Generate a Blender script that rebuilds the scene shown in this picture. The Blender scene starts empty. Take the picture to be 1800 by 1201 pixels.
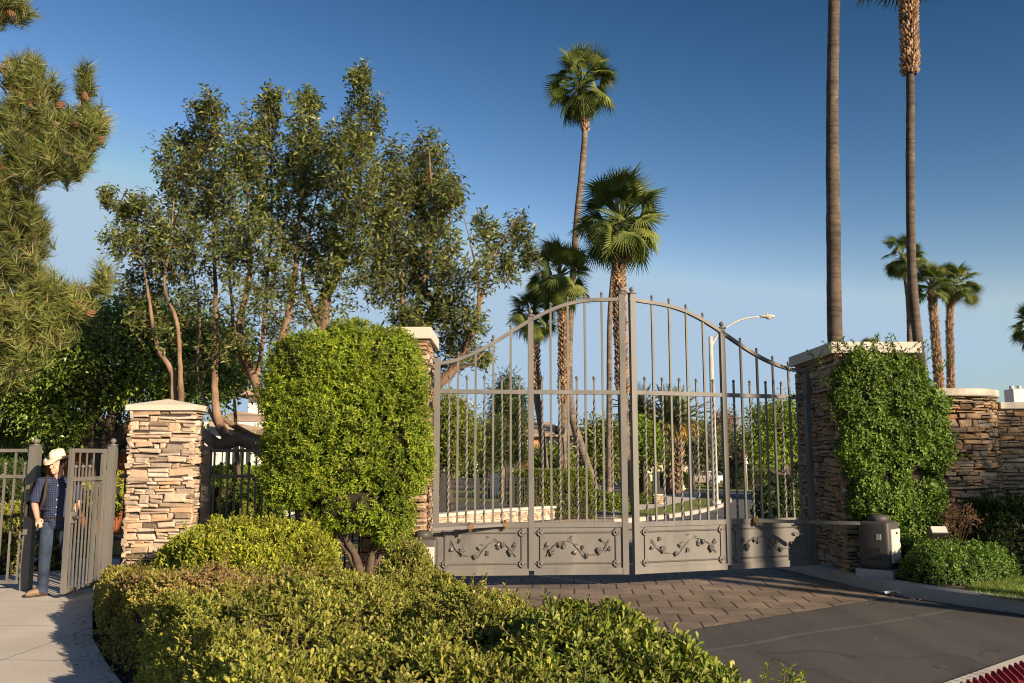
import bpy, bmesh, math, random
import numpy as np
from mathutils import Vector, Matrix

random.seed(11)
rng = np.random.default_rng(11)
SC = bpy.context.scene
COL = SC.collection
PI = math.pi

# ------------------------------------------------------------------ camera model
FPX, CX, CY, CAMZ = 1542.0, 900.0, 600.5, 1.7
TH = math.atan(205.0 / FPX)
CT, ST = math.cos(TH), math.sin(TH)


def gz(y):
    """height of the terrain at distance y (falls gently beyond the gate)"""
    return float(np.interp(y, [13.5, 42, 75, 110, 200], [0, -.54, -.9, -1.3, -1.5]))


def ray(px, py):
    u, v = (px - CX) / FPX, (CY - py) / FPX
    return u, CT - v * ST, ST + v * CT


def A(px, py, Y):
    d = ray(px, py)
    t = Y / d[1]
    return Vector((t * d[0], Y, CAMZ + t * d[2]))


def P(px, py, z=0.0):
    d = ray(px, py)
    t = (z - CAMZ) / d[2]
    return Vector((t * d[0], t * d[1], z))


def G(px, py):
    d = ray(px, py)
    lo, hi = 0.5, 400.0
    for _ in range(60):
        m = (lo + hi) / 2
        if CAMZ + m * d[2] > gz(m * d[1]):
            lo = m
        else:
            hi = m
    return Vector((lo * d[0], lo * d[1], gz(lo * d[1])))


def M(px, Y):
    return px * Y * CT / FPX


# ------------------------------------------------------------------ objects
def link(o, parent=None):
    COL.objects.link(o)
    if parent is not None:
        o.parent = parent
    return o


def tag(o, label=None, cat=None, group=None, kind=None):
    if label:
        o['label'] = label
    if cat:
        o['category'] = cat
    if group:
        o['group'] = group
    if kind:
        o['kind'] = kind
    return o


def thing(name, label, cat, loc=(0, 0, 0), group=None, rz=0.0):
    o = bpy.data.objects.new(name, None)
    o.empty_display_size = .2
    o.location = loc
    o.rotation_euler = (0, 0, rz)
    link(o)
    return tag(o, label, cat, group)


def origin_of(o):
    v = Vector((0, 0, 0))
    while o is not None:
        v += o.location
        o = o.parent
    return v


def mesh_np(name, V, F, mat, parent=None, smooth=False):
    """V (n,3) array, F (m,k) index array, all in world space"""
    V = np.asarray(V, dtype=np.float64).reshape(-1, 3)
    F = np.asarray(F, dtype=np.int32)
    off = np.array(origin_of(parent)) if parent is not None else np.zeros(3)
    me = bpy.data.meshes.new(name)
    k = F.shape[1]
    me.vertices.add(len(V))
    me.loops.add(F.size)
    me.polygons.add(len(F))
    me.vertices.foreach_set('co', (V - off).astype(np.float32).ravel())
    me.loops.foreach_set('vertex_index', F.ravel())
    me.polygons.foreach_set('loop_start', np.arange(0, F.size, k, dtype=np.int32))
    me.polygons.foreach_set('use_smooth', np.full(len(F), smooth, dtype=bool))
    me.update(calc_edges=True)
    if mat:
        me.materials.append(mat)
    return link(bpy.data.objects.new(name, me), parent)


def icos():
    t = (1 + 5 ** .5) / 2
    v = np.array([(-1, t, 0), (1, t, 0), (-1, -t, 0), (1, -t, 0), (0, -1, t), (0, 1, t), (0, -1, -t), (0, 1, -t), (t, 0, -1), (t, 0, 1), (-t, 0, -1), (-t, 0, 1)])
    return v / np.linalg.norm(v[0])


class MB:
    def __init__(s):
        s.v, s.f, s.mi = [], [], []
        s.cur = 0

    def add(s, vs, fs):
        b = len(s.v)
        s.v.extend([tuple(v) for v in vs])
        for f in fs:
            s.f.append([i + b for i in f])
            s.mi.append(s.cur)
        return s

    def box(s, x0, x1, y0, y1, z0, z1, fn=None):
        vs = [Vector((x, y, z)) for z in (z0, z1) for y in (y0, y1) for x in (x0, x1)]
        if fn:
            vs = [fn(v) for v in vs]
        return s.add(vs, [(0, 2, 3, 1), (4, 5, 7, 6), (0, 1, 5, 4), (2, 6, 7, 3), (0, 4, 6, 2), (1, 3, 7, 5)])

    def rbox(s, x0, x1, y0, y1, z0, z1, r=.01, fn=None, n=2):
        """box with rounded edges"""
        bm = bmesh.new()
        bmesh.ops.create_cube(bm, size=1)
        for v in bm.verts:
            v.co = Vector(((x0 + x1) / 2 + v.co.x * (x1 - x0), (y0 + y1) / 2 + v.co.y * (y1 - y0), (z0 + z1) / 2 + v.co.z * (z1 - z0)))
        bmesh.ops.bevel(bm, geom=bm.edges[:], offset=r, segments=n, affect='EDGES', profile=.5)
        return s.bm(bm, fn)

    def bm(s, bm, fn=None):
        bm.verts.index_update()
        vs = [fn(v.co.copy()) if fn else v.co.copy() for v in bm.verts]
        fs = [[v.index for v in f.verts] for f in bm.faces]
        bm.free()
        return s.add(vs, fs)

    def sqbar(s, p0, p1, hw, hd=None, side=Vector((1, 0, 0)), twist=0.0, seg=1, plain=0.0):
        """square bar from p0 to p1, half width hw along `side`, half depth hd"""
        p0, p1 = Vector(p0), Vector(p1)
        hd = hw if hd is None else hd
        ax = (p1 - p0).normalized()
        a = (Vector(side) - ax * ax.dot(Vector(side))).normalized()
        b = ax.cross(a)
        vs, fs = [], []
        for i in range(seg + 1):
            t = i / seg
            tt = min(max((t - plain) / max(1e-6, 1 - 2 * plain), 0), 1)
            r = twist * tt
            c, si = math.cos(r), math.sin(r)
            for sx, sy in ((-1, -1), (1, -1), (1, 1), (-1, 1)):
                x, y = sx * hw, sy * hd
                vs.append(p0.lerp(p1, t) + a * (x * c - y * si) + b * (x * si + y * c))
        for i in range(seg):
            for j in range(4):
                k = (j + 1) % 4
                fs.append((i * 4 + j, i * 4 + k, i * 4 + 4 + k, i * 4 + 4 + j))
        fs.append((3, 2, 1, 0))
        n = seg * 4
        fs.append((n, n + 1, n + 2, n + 3))
        return s.add(vs, fs)

    def tube(s, pts, radii, n=8, cap=True, ell=None):
        pts = [Vector(p) for p in pts]
        if not hasattr(radii, '__len__'):
            radii = [radii] * len(pts)
        vs, fs = [], []
        up = None
        for i, p in enumerate(pts):
            t = (pts[min(i + 1, len(pts) - 1)] - pts[max(i - 1, 0)])
            t = t.normalized() if t.length > 1e-9 else Vector((0, 0, 1))
            if up is None:
                up = Vector((0, -1, 0)) if abs(t.y) < .9 else Vector((1, 0, 0))
            up = (up - t * t.dot(up))
            up = up.normalized() if up.length > 1e-6 else t.orthogonal().normalized()
            sd = t.cross(up)
            r = radii[i]
            rx, ry = (r, r) if not hasattr(r, '__len__') else r
            for j in range(n):
                a = 2 * PI * j / n
                vs.append(p + sd * (math.cos(a) * rx) + up * (math.sin(a) * ry))
        m = len(pts)
        for i in range(m - 1):
            for j in range(n):
                k = (j + 1) % n
                fs.append((i * n + j, i * n + k, i * n + n + k, i * n + n + j))
        if cap:
            fs.append(tuple(range(n))[::-1])
            fs.append(tuple((m - 1) * n + j for j in range(n)))
        return s.add(vs, fs)

    def lathe(s, c, prof, n=16, fn=None):
        """prof list of (r, z) from bottom to top about vertical axis at c"""
        c = Vector(c)
        vs, fs = [], []
        for r, z in prof:
            for j in range(n):
                a = 2 * PI * j / n
                v = Vector((c.x + r * math.cos(a), c.y + r * math.sin(a), c.z + z))
                vs.append(fn(v) if fn else v)
        for i in range(len(prof) - 1):
            for j in range(n):
                k = (j + 1) % n
                fs.append((i * n + j, i * n + k, i * n + n + k, i * n + n + j))
        fs.append(tuple(range(n))[::-1])
        fs.append(tuple((len(prof) - 1) * n + j for j in range(n)))
        return s.add(vs, fs)

    def ell(s, c, rx, ry, rz, n=12, m=8, rot=None):
        c = Vector(c)
        vs = [Vector((0, 0, -rz))]
        for i in range(1, m):
            b = -PI / 2 + PI * i / m
            for j in range(n):
                a = 2 * PI * j / n
                vs.append(Vector((rx * math.cos(b) * math.cos(a), ry * math.cos(b) * math.sin(a), rz * math.sin(b))))
        vs.append(Vector((0, 0, rz)))
        if rot is not None:
            vs = [rot @ v for v in vs]
        fs = [(0, 1 + (j + 1) % n, 1 + j) for j in range(n)]
        for i in range(m - 2):
            for j in range(n):
                k = (j + 1) % n
                fs.append((1 + i * n + j, 1 + i * n + k, 1 + (i + 1) * n + k, 1 + (i + 1) * n + j))
        l = len(vs) - 1
        fs += [(l, 1 + (m - 2) * n + j, 1 + (m - 2) * n + (j + 1) % n) for j in range(n)]
        return s.add([v + c for v in vs], fs)

    def prism(s, outline, fn, d0, d1):
        """outline 2d list; fn(u, v, d) -> point"""
        n = len(outline)
        vs = [fn(u, v, d0) for u, v in outline] + [fn(u, v, d1) for u, v in outline]
        fs = [tuple(range(n))[::-1], tuple(range(n, 2 * n))]
        for i in range(n):
            k = (i + 1) % n
            fs.append((i, k, n + k, n + i))
        return s.add(vs, fs)

    def build(s, name, mat, parent=None, smooth=False, fix=False, local=False):
        off = Vector((0, 0, 0)) if (local or parent is None) else origin_of(parent)
        me = bpy.data.meshes.new(name)
        me.from_pydata([Vector(v) - off for v in s.v], [], s.f)
        mats = mat if isinstance(mat, (list, tuple)) else [mat]
        for m in mats:
            me.materials.append(m)
        if len(mats) > 1:
            me.polygons.foreach_set('material_index', np.array(s.mi, dtype=np.int32))
        if fix:
            bm = bmesh.new()
            bm.from_mesh(me)
            bmesh.ops.recalc_face_normals(bm, faces=bm.faces[:])
            bm.to_mesh(me)
            bm.free()
        me.polygons.foreach_set('use_smooth', np.full(len(me.polygons), smooth, dtype=bool))
        me.update()
        return link(bpy.data.objects.new(name, me), parent)


def remeshed(mb, name, mat, parent, voxel, smooth_it=6, local=False):
    """union of overlapping closed shapes as one continuous smooth surface"""
    o = mb.build(name + '_raw', mat, None, fix=True)
    md = o.modifiers.new('r', 'REMESH')
    md.mode = 'VOXEL'
    md.voxel_size = voxel
    if smooth_it:
        sm = o.modifiers.new('s', 'SMOOTH')
        sm.factor = .5
        sm.iterations = smooth_it
    bpy.context.view_layer.update()
    dg = bpy.context.evaluated_depsgraph_get()
    me = bpy.data.meshes.new_from_object(o.evaluated_get(dg))
    raw = o.data
    bpy.data.objects.remove(o)
    bpy.data.meshes.remove(raw)
    me.name = name
    if not local and parent is not None:
        me.transform(Matrix.Translation(-origin_of(parent)))
    me.polygons.foreach_set('use_smooth', np.full(len(me.polygons), True, dtype=bool))
    me.materials.clear()
    me.materials.append(mat)
    return link(bpy.data.objects.new(name, me), parent)


def copy_tree(o, parent=None):
    c = o.copy()
    COL.objects.link(c)
    if parent is not None:
        c.parent = parent
    for ch in list(o.children):
        copy_tree(ch, c)
    return c


# ------------------------------------------------------------------ materials
def nmat(name):
    m = bpy.data.materials.new(name)
    m.use_nodes = True
    nt = m.node_tree
    bs = nt.nodes['Principled BSDF']
    return m, nt, bs


def N(nt, t, **kw):
    n = nt.nodes.new(t)
    for k, v in kw.items():
        if k in n.inputs.keys():
            n.inputs[k].default_value = v
        else:
            setattr(n, k, v)
    return n


def ramp(nt, fac, cols, interp='LINEAR'):
    r = nt.nodes.new('ShaderNodeValToRGB')
    r.color_ramp.interpolation = interp
    el = r.color_ramp.elements
    while len(el) < len(cols):
        el.new(.5)
    for e, (p, c) in zip(el, cols):
        e.position = p
        e.color = (c[0], c[1], c[2], 1)
    nt.links.new(fac, r.inputs[0])
    return r.outputs[0]


def mix(nt, fac, a, b, mode='MIX'):
    m = nt.nodes.new('ShaderNodeMix')
    m.data_type = 'RGBA'
    m.blend_type = mode
    for sock, v in ((m.inputs[0], fac), (m.inputs[6], a), (m.inputs[7], b)):
        if hasattr(v, 'is_linked'):
            nt.links.new(v, sock)
        elif isinstance(v, (int, float)):
            sock.default_value = v
        else:
            sock.default_value = (v[0], v[1], v[2], 1)
    return m.outputs[2]


def noise(nt, scale, detail=4, rough=.55, coord=None, dist=0.0):
    n = N(nt, 'ShaderNodeTexNoise', Scale=scale, Detail=detail, Roughness=rough, Distortion=dist)
    if coord is not None:
        nt.links.new(coord, n.inputs['Vector'])
    return n.outputs['Fac']


def objco(nt, scale=(1, 1, 1), rot=(0, 0, 0), world=False):
    if world:
        g = nt.nodes.new('ShaderNodeNewGeometry').outputs['Position']
    else:
        g = nt.nodes.new('ShaderNodeTexCoord').outputs['Object']
    mp = nt.nodes.new('ShaderNodeMapping')
    mp.inputs['Scale'].default_value = scale
    mp.inputs['Rotation'].default_value = rot
    nt.links.new(g, mp.inputs['Vector'])
    return mp.outputs['Vector']


def bump(nt, bs, h, strength=.3, dist=.02):
    b = N(nt, 'ShaderNodeBump', Strength=strength, Distance=dist)
    nt.links.new(h, b.inputs['Height'])
    nt.links.new(b.outputs[0], bs.inputs['Normal'])
    return b


def surf(name, cols, scale=3.0, detail=6, rough=.85, bstr=.3, bscale=None, bdist=.01, metal=0.0, spec=.3, co=(1, 1, 1), world=True):
    """noise-coloured surface with noise bump"""
    m, nt, bs = nmat(name)
    c = objco(nt, co, world=world)
    f = noise(nt, scale, detail, .6, c)
    k = len(cols)
    nt.links.new(ramp(nt, f, [(.3 + .4 * i / max(1, k - 1), q) for i, q in enumerate(cols)]), bs.inputs['Base Color'])
    bs.inputs['Roughness'].default_value = rough
    bs.inputs['Metallic'].default_value = metal
    bs.inputs['Specular IOR Level'].default_value = spec
    if bstr:
        bump(nt, bs, noise(nt, bscale or scale * 4, 5, .6, c), bstr, bdist)
    return m


def leafmat(name, cols, rough=.45, trans=.28, spec=.45, patch=1.2, tcol=None, pvar=.35, brown=None):
    m, nt, bs = nmat(name)
    g = nt.nodes.new('ShaderNodeNewGeometry')
    k = len(cols)
    base = ramp(nt, g.outputs['Random Per Island'], [(i / max(1, k - 1), q) for i, q in enumerate(cols)])
    f = noise(nt, patch, 2, .5, g.outputs['Position'])
    mr = N(nt, 'ShaderNodeMapRange')
    mr.inputs['From Min'].default_value = .3
    mr.inputs['From Max'].default_value = .7
    mr.inputs['To Min'].default_value = 1 - pvar
    mr.inputs['To Max'].default_value = 1 + pvar
    nt.links.new(f, mr.inputs['Value'])
    hs = N(nt, 'ShaderNodeHueSaturation')
    nt.links.new(base, hs.inputs['Color'])
    nt.links.new(mr.outputs[0], hs.inputs['Value'])
    col = hs.outputs[0]
    if brown:
        # die-back: a real brown patch of the plant around given places
        for (cx, cy, cz, r, bc) in brown:
            d = N(nt, 'ShaderNodeVectorMath', operation='DISTANCE')
            nt.links.new(g.outputs['Position'], d.inputs[0])
            d.inputs[1].default_value = (cx, cy, cz)
            f2 = noise(nt, 3.5, 4, .65, g.outputs['Position'])
            ad = N(nt, 'ShaderNodeMath', operation='MULTIPLY_ADD')
            nt.links.new(f2, ad.inputs[0])
            ad.inputs[1].default_value = 1.6 * r
            nt.links.new(d.outputs['Value'], ad.inputs[2])
            m2 = N(nt, 'ShaderNodeMapRange')
            m2.inputs['From Min'].default_value = r * 1.25
            m2.inputs['From Max'].default_value = r * 1.8
            m2.inputs['To Min'].default_value = .85
            m2.inputs['To Max'].default_value = 0
            nt.links.new(ad.outputs[0], m2.inputs['Value'])
            col = mix(nt, m2.outputs[0], col, bc)
    nt.links.new(col, bs.inputs['Base Color'])
    bs.inputs['Roughness'].default_value = rough
    bs.inputs['Specular IOR Level'].default_value = spec
    tr = nt.nodes.new('ShaderNodeBsdfTranslucent')
    tc = mix(nt, 1.0, col, tcol or (1.0, 1.15, .45), 'MULTIPLY')
    nt.links.new(tc, tr.inputs['Color'])
    mx = nt.nodes.new('ShaderNodeMixShader')
    mx.inputs[0].default_value = trans
    nt.links.new(bs.outputs[0], mx.inputs[1])
    nt.links.new(tr.outputs[0], mx.inputs[2])
    nt.links.new(mx.outputs[0], nt.nodes['Material Output'].inputs['Surface'])
    return m


def island(name, cols, scale=14, rough=.85, bstr=.5, bdist=.012, spec=.25, rvar=.25, co=(1, 1, 1)):
    """one colour per loose piece (stones, boots) with noise mottling"""
    m, nt, bs = nmat(name)
    g = nt.nodes.new('ShaderNodeNewGeometry')
    k = len(cols)
    base = ramp(nt, g.outputs['Random Per Island'], [(i / max(1, k - 1), q) for i, q in enumerate(cols)])
    c = objco(nt, co, world=True)
    f = noise(nt, scale, 6, .65, c)
    mr = N(nt, 'ShaderNodeMapRange')
    mr.inputs['From Min'].default_value = .25
    mr.inputs['From Max'].default_value = .75
    mr.inputs['To Min'].default_value = 1 - rvar
    mr.inputs['To Max'].default_value = 1 + rvar
    nt.links.new(f, mr.inputs['Value'])
    hs = N(nt, 'ShaderNodeHueSaturation')
    nt.links.new(base, hs.inputs['Color'])
    nt.links.new(mr.outputs[0], hs.inputs['Value'])
    nt.links.new(hs.outputs[0], bs.inputs['Base Color'])
    bs.inputs['Roughness'].default_value = rough
    bs.inputs['Specular IOR Level'].default_value = spec
    bump(nt, bs, noise(nt, scale * 2.5, 6, .65, c), bstr, bdist)
    return m


def plain(name, col, rough=.5, metal=0.0, spec=.4, var=.12, scale=6.0, bstr=.05):
    a = tuple(c * (1 - var) for c in col)
    b = tuple(min(1, c * (1 + var)) for c in col)
    return surf(name, [a, b], scale, 5, rough, bstr, scale * 8, .003, metal, spec)


MT = {}
# ground
def mk_asphalt(name, base):
    m, nt, bs = nmat(name)
    c = objco(nt, world=True)
    f1 = noise(nt, .55, 5, .6, c)
    f2 = noise(nt, 160, 2, .7, c)
    a = ramp(nt, f1, [(.3, tuple(x * .82 for x in base)), (.7, tuple(x * 1.2 for x in base))])
    sp = ramp(nt, f2, [(.3, (.55, .55, .55)), (.7, (1.45, 1.42, 1.38))])
    col = mix(nt, 1, a, sp, 'MULTIPLY')
    # thin pale seam scratches across the lane
    w = N(nt, 'ShaderNodeTexWave', Scale=.33, Distortion=1.2, Detail=3)
    w.wave_profile = 'SIN'
    nt.links.new(objco(nt, (.25, 1, 1), (0, 0, .35), True), w.inputs['Vector'])
    sc_ = ramp(nt, w.outputs['Fac'], [(.9991, (0, 0, 0)), (.9999, (1, 1, 1))])
    col = mix(nt, sc_, col, tuple(x * 1.6 for x in base))
    # fine cracks, oil spots and worn patches of the surface itself
    wv = N(nt, 'ShaderNodeTexNoise', Scale=1.4, Detail=5)
    nt.links.new(c, wv.inputs['Vector'])
    off = N(nt, 'ShaderNodeVectorMath', operation='MULTIPLY_ADD')
    nt.links.new(wv.outputs['Color'], off.inputs[0])
    off.inputs[1].default_value = (.9, .9, 0)
    nt.links.new(c, off.inputs[2])
    vo = N(nt, 'ShaderNodeTexVoronoi', Scale=.42)
    vo.feature = 'DISTANCE_TO_EDGE'
    nt.links.new(off.outputs[0], vo.inputs['Vector'])
    ck = ramp(nt, vo.outputs['Distance'], [(.0, (.35, .35, .35)), (.006, (1, 1, 1))])
    col = mix(nt, .8, col, ck, 'MULTIPLY')
    oil = ramp(nt, noise(nt, 1.1, 3, .5, c), [(.66, (1, 1, 1)), (.78, (.62, .6, .58))])
    col = mix(nt, 1, col, oil, 'MULTIPLY')
    tr = noise(nt, 1.0, 4, .6, objco(nt, (2.2, .12, 1), (0, 0, .25), True))
    col = mix(nt, 1, col, ramp(nt, tr, [(.35, (.82, .82, .82)), (.65, (1.16, 1.15, 1.13))]), 'MULTIPLY')
    nt.links.new(col, bs.inputs['Base Color'])
    bs.inputs['Roughness'].default_value = .8
    bump(nt, bs, f2, .5, .006)
    return m


MT['asphalt'] = mk_asphalt('asphalt', (.062, .06, .06))
MT['street'] = mk_asphalt('street_asphalt', (.085, .085, .09))


def mk_pavers():
    m, nt, bs = nmat('stamped_pavers')
    c = objco(nt, (1, 1, 1), (0, 0, math.radians(4)), True)
    dn = N(nt, 'ShaderNodeTexNoise', Scale=5, Detail=3)
    nt.links.new(c, dn.inputs['Vector'])
    sub = N(nt, 'ShaderNodeVectorMath', operation='MULTIPLY_ADD')
    nt.links.new(dn.outputs['Color'], sub.inputs[0])
    sub.inputs[1].default_value = (.02, .03, 0)
    nt.links.new(c, sub.inputs[2])
    rot = N(nt, 'ShaderNodeMapping')
    rot.inputs['Scale'].default_value = (.4, 1, 1)
    nt.links.new(sub.outputs[0], rot.inputs['Vector'])
    br = N(nt, 'ShaderNodeTexBrick', Scale=1.0)
    br.inputs['Brick Width'].default_value = .15
    br.inputs['Row Height'].default_value = .46
    br.inputs['Mortar Size'].default_value = .0055
    br.inputs['Mortar Smooth'].default_value = .35
    br.inputs['Color1'].default_value = (.165, .128, .1, 1)
    br.inputs['Color2'].default_value = (.225, .178, .14, 1)
    br.inputs['Mortar'].default_value = (.03, .024, .02, 1)
    nt.links.new(rot.outputs[0], br.inputs['Vector'])
    f = noise(nt, 1.6, 6, .65, c)
    st = ramp(nt, f, [(.3, (.5, .5, .52)), (.5, (.95, .93, .9)), (.68, (1.45, 1.38, 1.25))])
    col = mix(nt, 1, br.outputs['Color'], st, 'MULTIPLY')
    nt.links.new(col, bs.inputs['Base Color'])
    bs.inputs['Roughness'].default_value = .72
    inv = N(nt, 'ShaderNodeMath', operation='SUBTRACT')
    inv.inputs[0].default_value = 1
    nt.links.new(br.outputs['Fac'], inv.inputs[1])
    ad = N(nt, 'ShaderNodeMath', operation='MULTIPLY_ADD')
    nt.links.new(noise(nt, 18, 5, .6, c), ad.inputs[0])
    ad.inputs[1].default_value = .5
    nt.links.new(inv.outputs[0], ad.inputs[2])
    bump(nt, bs, ad.outputs[0], .7, .014)
    return m


MT['pavers'] = mk_pavers()


def mk_concrete(name, c0, c1, joints=None):
    m, nt, bs = nmat(name)
    c = objco(nt, world=True)
    f = noise(nt, .9, 7, .65, c)
    f2 = noise(nt, 60, 3, .6, c)
    col = ramp(nt, f, [(.3, c0), (.7, c1)])
    col = mix(nt, 1, col, ramp(nt, f2, [(.3, (.86, .86, .86)), (.7, (1.1, 1.1, 1.1))]), 'MULTIPLY')
    h = f2
    if joints:
        br = N(nt, 'ShaderNodeTexBrick', Scale=1.0)
        br.offset = 0
        br.inputs['Brick Width'].default_value = joints[0]
        br.inputs['Row Height'].default_value = joints[1]
        br.inputs['Mortar Size'].default_value = .008
        nt.links.new(objco(nt, (1, 1, 1), (0, 0, joints[2]), True), br.inputs['Vector'])
        col = mix(nt, br.outputs['Fac'], col, tuple(x * .5 for x in c0))
    nt.links.new(col, bs.inputs['Base Color'])
    bs.inputs['Roughness'].default_value = .9
    bump(nt, bs, h, .2, .006)
    return m


MT['walk'] = mk_concrete('concrete_walk', (.44, .405, .365), (.58, .54, .49), (2.4, 1.5, .06))
MT['kerb'] = mk_concrete('concrete_kerb', (.3, .285, .26), (.42, .4, .37))
MT['cap'] = mk_concrete('cap_concrete', (.42, .385, .33), (.56, .52, .45))
MT['soil'] = surf('soil', [(.05, .035, .022), (.1, .072, .045), (.16, .12, .08)], 2.5, 8, .95, .6, 18, .03)
MT['mulch'] = surf('mulch', [(.045, .03, .02), (.11, .075, .05), (.2, .15, .1)], 7, 8, .95, .8, 30, .03)
MT['lawn'] = surf('lawn', [(.11, .13, .025), (.17, .19, .035), (.23, .23, .06)], 6, 8, .9, .9, 90, .03)
MT['gravel'] = surf('decomposed_granite', [(.3, .25, .2), (.42, .36, .29)], 4, 7, .95, .5, 60, .01)
# stone
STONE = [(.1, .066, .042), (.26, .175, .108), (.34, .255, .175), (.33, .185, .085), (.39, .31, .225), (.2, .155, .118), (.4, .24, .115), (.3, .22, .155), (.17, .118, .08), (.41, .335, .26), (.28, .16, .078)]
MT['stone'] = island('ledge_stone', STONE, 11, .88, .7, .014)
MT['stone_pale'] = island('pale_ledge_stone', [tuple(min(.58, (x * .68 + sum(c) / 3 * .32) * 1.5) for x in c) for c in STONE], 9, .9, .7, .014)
MT['mortar'] = surf('stone_backing', [(.03, .024, .02), (.07, .055, .045)], 8)
# metal
MT['gate'] = surf('gate_paint', [(.085, .082, .078), (.118, .114, .108), (.132, .127, .12), (.165, .155, .14)], 3.2, 9, .55, .08, 40, .002, .0, .35, co=(1, 1, .3))
MT['gate_dark'] = surf('gate_ornament_paint', [(.095, .091, .086), (.125, .12, .113)], 4, 6, .4, .06, 40, .002, .0, .5)
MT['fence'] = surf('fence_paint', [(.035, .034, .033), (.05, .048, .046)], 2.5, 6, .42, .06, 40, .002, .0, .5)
MT['rust'] = surf('rusty_steel', [(.09, .04, .02), (.17, .1, .05), (.06, .045, .04)], 18, 6, .7, .4, 60, .004, .3)
MT['steel'] = surf('dark_steel', [(.05, .048, .045), (.09, .085, .08)], 10, 5, .5, .1, 60, .002, .5)
MT['galv'] = surf('galvanised_pole', [(.4, .385, .36), (.52, .5, .465)], 3, 5, .55, .05, 30, .002, .1)
MT['opbox'] = surf('operator_shell', [(.045, .043, .041), (.07, .066, .062)], 3, 6, .5, .1, 60, .002)
MT['oppanel'] = surf('operator_panel', [(.42, .39, .36), (.52, .49, .45)], 3, 6, .5, .1, 60, .002)
MT['white'] = plain('white_paint', (.72, .7, .66), .6)
MT['black'] = plain('black_plastic', (.02, .02, .02), .5)
MT['red'] = plain('red_paint', (.2, .022, .03), .55, var=.45, scale=14)
# bark
MT['bark'] = surf('camphor_bark', [(.08, .055, .038), (.19, .122, .08), (.3, .205, .14)], 5, 8, .9, .9, 22, .03, co=(1, 1, .35))
MT['bark_dark'] = surf('dark_bark', [(.055, .04, .03), (.12, .09, .065)], 6, 8, .92, .9, 22, .03, co=(1, 1, .35))
MT['twig'] = surf('twig_bark', [(.075, .06, .032), (.14, .11, .065)], 20, 4, .9, .3, 60, .004)
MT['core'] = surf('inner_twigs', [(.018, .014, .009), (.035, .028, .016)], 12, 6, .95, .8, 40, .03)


def mk_palmtrunk(name, k):
    m, nt, bs = nmat(name)
    c = objco(nt, (1, 1, 1), world=True)
    rings = noise(nt, 3.0, 5, .7, objco(nt, (.35, .35, 3.2), world=True), .4)
    f = noise(nt, 2.2, 6, .7, c)
    a = ramp(nt, rings, [(p, tuple(x * k for x in c_)) for p, c_ in [(.28, (.07, .052, .04)), (.45, (.17, .132, .102)), (.62, (.25, .198, .155)), (.75, (.12, .09, .07))]])
    col = mix(nt, 1, a, ramp(nt, f, [(.32, (.42, .42, .42)), (.62, (1.35, 1.3, 1.25)), (.72, (2.3, 2.2, 2.1))]), 'MULTIPLY')
    nt.links.new(col, bs.inputs['Base Color'])
    bs.inputs['Roughness'].default_value = .95
    bump(nt, bs, rings, .9, .04)
    return m


MT['palmtrunk'] = mk_palmtrunk('palm_trunk', .72)
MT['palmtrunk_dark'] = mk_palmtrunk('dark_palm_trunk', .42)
MT['boots'] = island('palm_boots', [(.13, .07, .035), (.32, .2, .11), (.42, .29, .18), (.22, .12, .06), (.09, .05, .03), (.36, .24, .14)], 9, .9, .5, .01)
# foliage
MT['lf_hedge'] = leafmat('hedge_leaf', [(0.089, 0.1221, 0.0162), (0.1991, 0.2221, 0.027), (0.3143, 0.311, 0.0486), (0.1362, 0.1722, 0.0216), (0.3562, 0.3331, 0.0756), (0.2515, 0.211, 0.0648), (0.1048, 0.1499, 0.0194)], .52, .2, .35, 1.3)
MT['lf_hedge_b'] = leafmat('hedge_leaf_browning', [(0.0978, 0.1265, 0.0184), (0.2185, 0.2127, 0.0299), (0.3335, 0.2818, 0.0517), (0.138, 0.1552, 0.023), (0.345, 0.23, 0.0805)], .52, .22, .45, 1.3,
                           brown=[(-2.35, 7.7, .66, .75, (.27, .175, .085)), (-3.3, 8.2, .62, .42, (.24, .16, .07))])
MT['lf_mound'] = leafmat('mound_leaf', [(0.1062, 0.1475, 0.0142), (0.2478, 0.2773, 0.0236), (0.354, 0.354, 0.0354), (0.1534, 0.1947, 0.0189)], .52, .2, .45, 1.6)
MT['lf_pitt'] = leafmat('pittosporum_leaf', [(0.0676, 0.1035, 0.0184), (0.1127, 0.161, 0.023), (0.2141, 0.2415, 0.0345), (0.2818, 0.2875, 0.0517), (0.0902, 0.1323, 0.0207)], .5, .2, .35, 1.5)
MT['lf_bush'] = leafmat('pruned_bush_leaf', [(0.0875, 0.15, 0.0125), (0.1875, 0.25, 0.0175), (0.3, 0.3375, 0.025), (0.1375, 0.2063, 0.015), (0.075, 0.1375, 0.015)], .5, .24, .35, 2.2)
MT['lf_vine'] = leafmat('vine_leaf', [(0.0455, 0.0975, 0.013), (0.091, 0.1625, 0.0182), (0.1625, 0.2405, 0.0286), (0.065, 0.13, 0.0156)], .5, .2, .35, 2.0)
MT['lf_cover'] = leafmat('ground_cover_leaf', [(0.0546, 0.117, 0.0187), (0.117, 0.2028, 0.0312), (0.1716, 0.2574, 0.0468)], .5, .2, .35, 2.0)
MT['lf_camphor'] = leafmat('camphor_leaf', [(0.063, 0.0931, 0.0236), (0.1126, 0.1428, 0.0325), (0.2102, 0.225, 0.0592), (0.0825, 0.1164, 0.0266), (0.0451, 0.0698, 0.0193)], .42, .26, .4, .9)
MT['lf_ficus'] = leafmat('ficus_leaf', [(0.0787, 0.1313, 0.0263), (0.1445, 0.2233, 0.0315), (0.2233, 0.302, 0.042), (0.105, 0.1708, 0.0315)], .35, .22, .5, .8)
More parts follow.
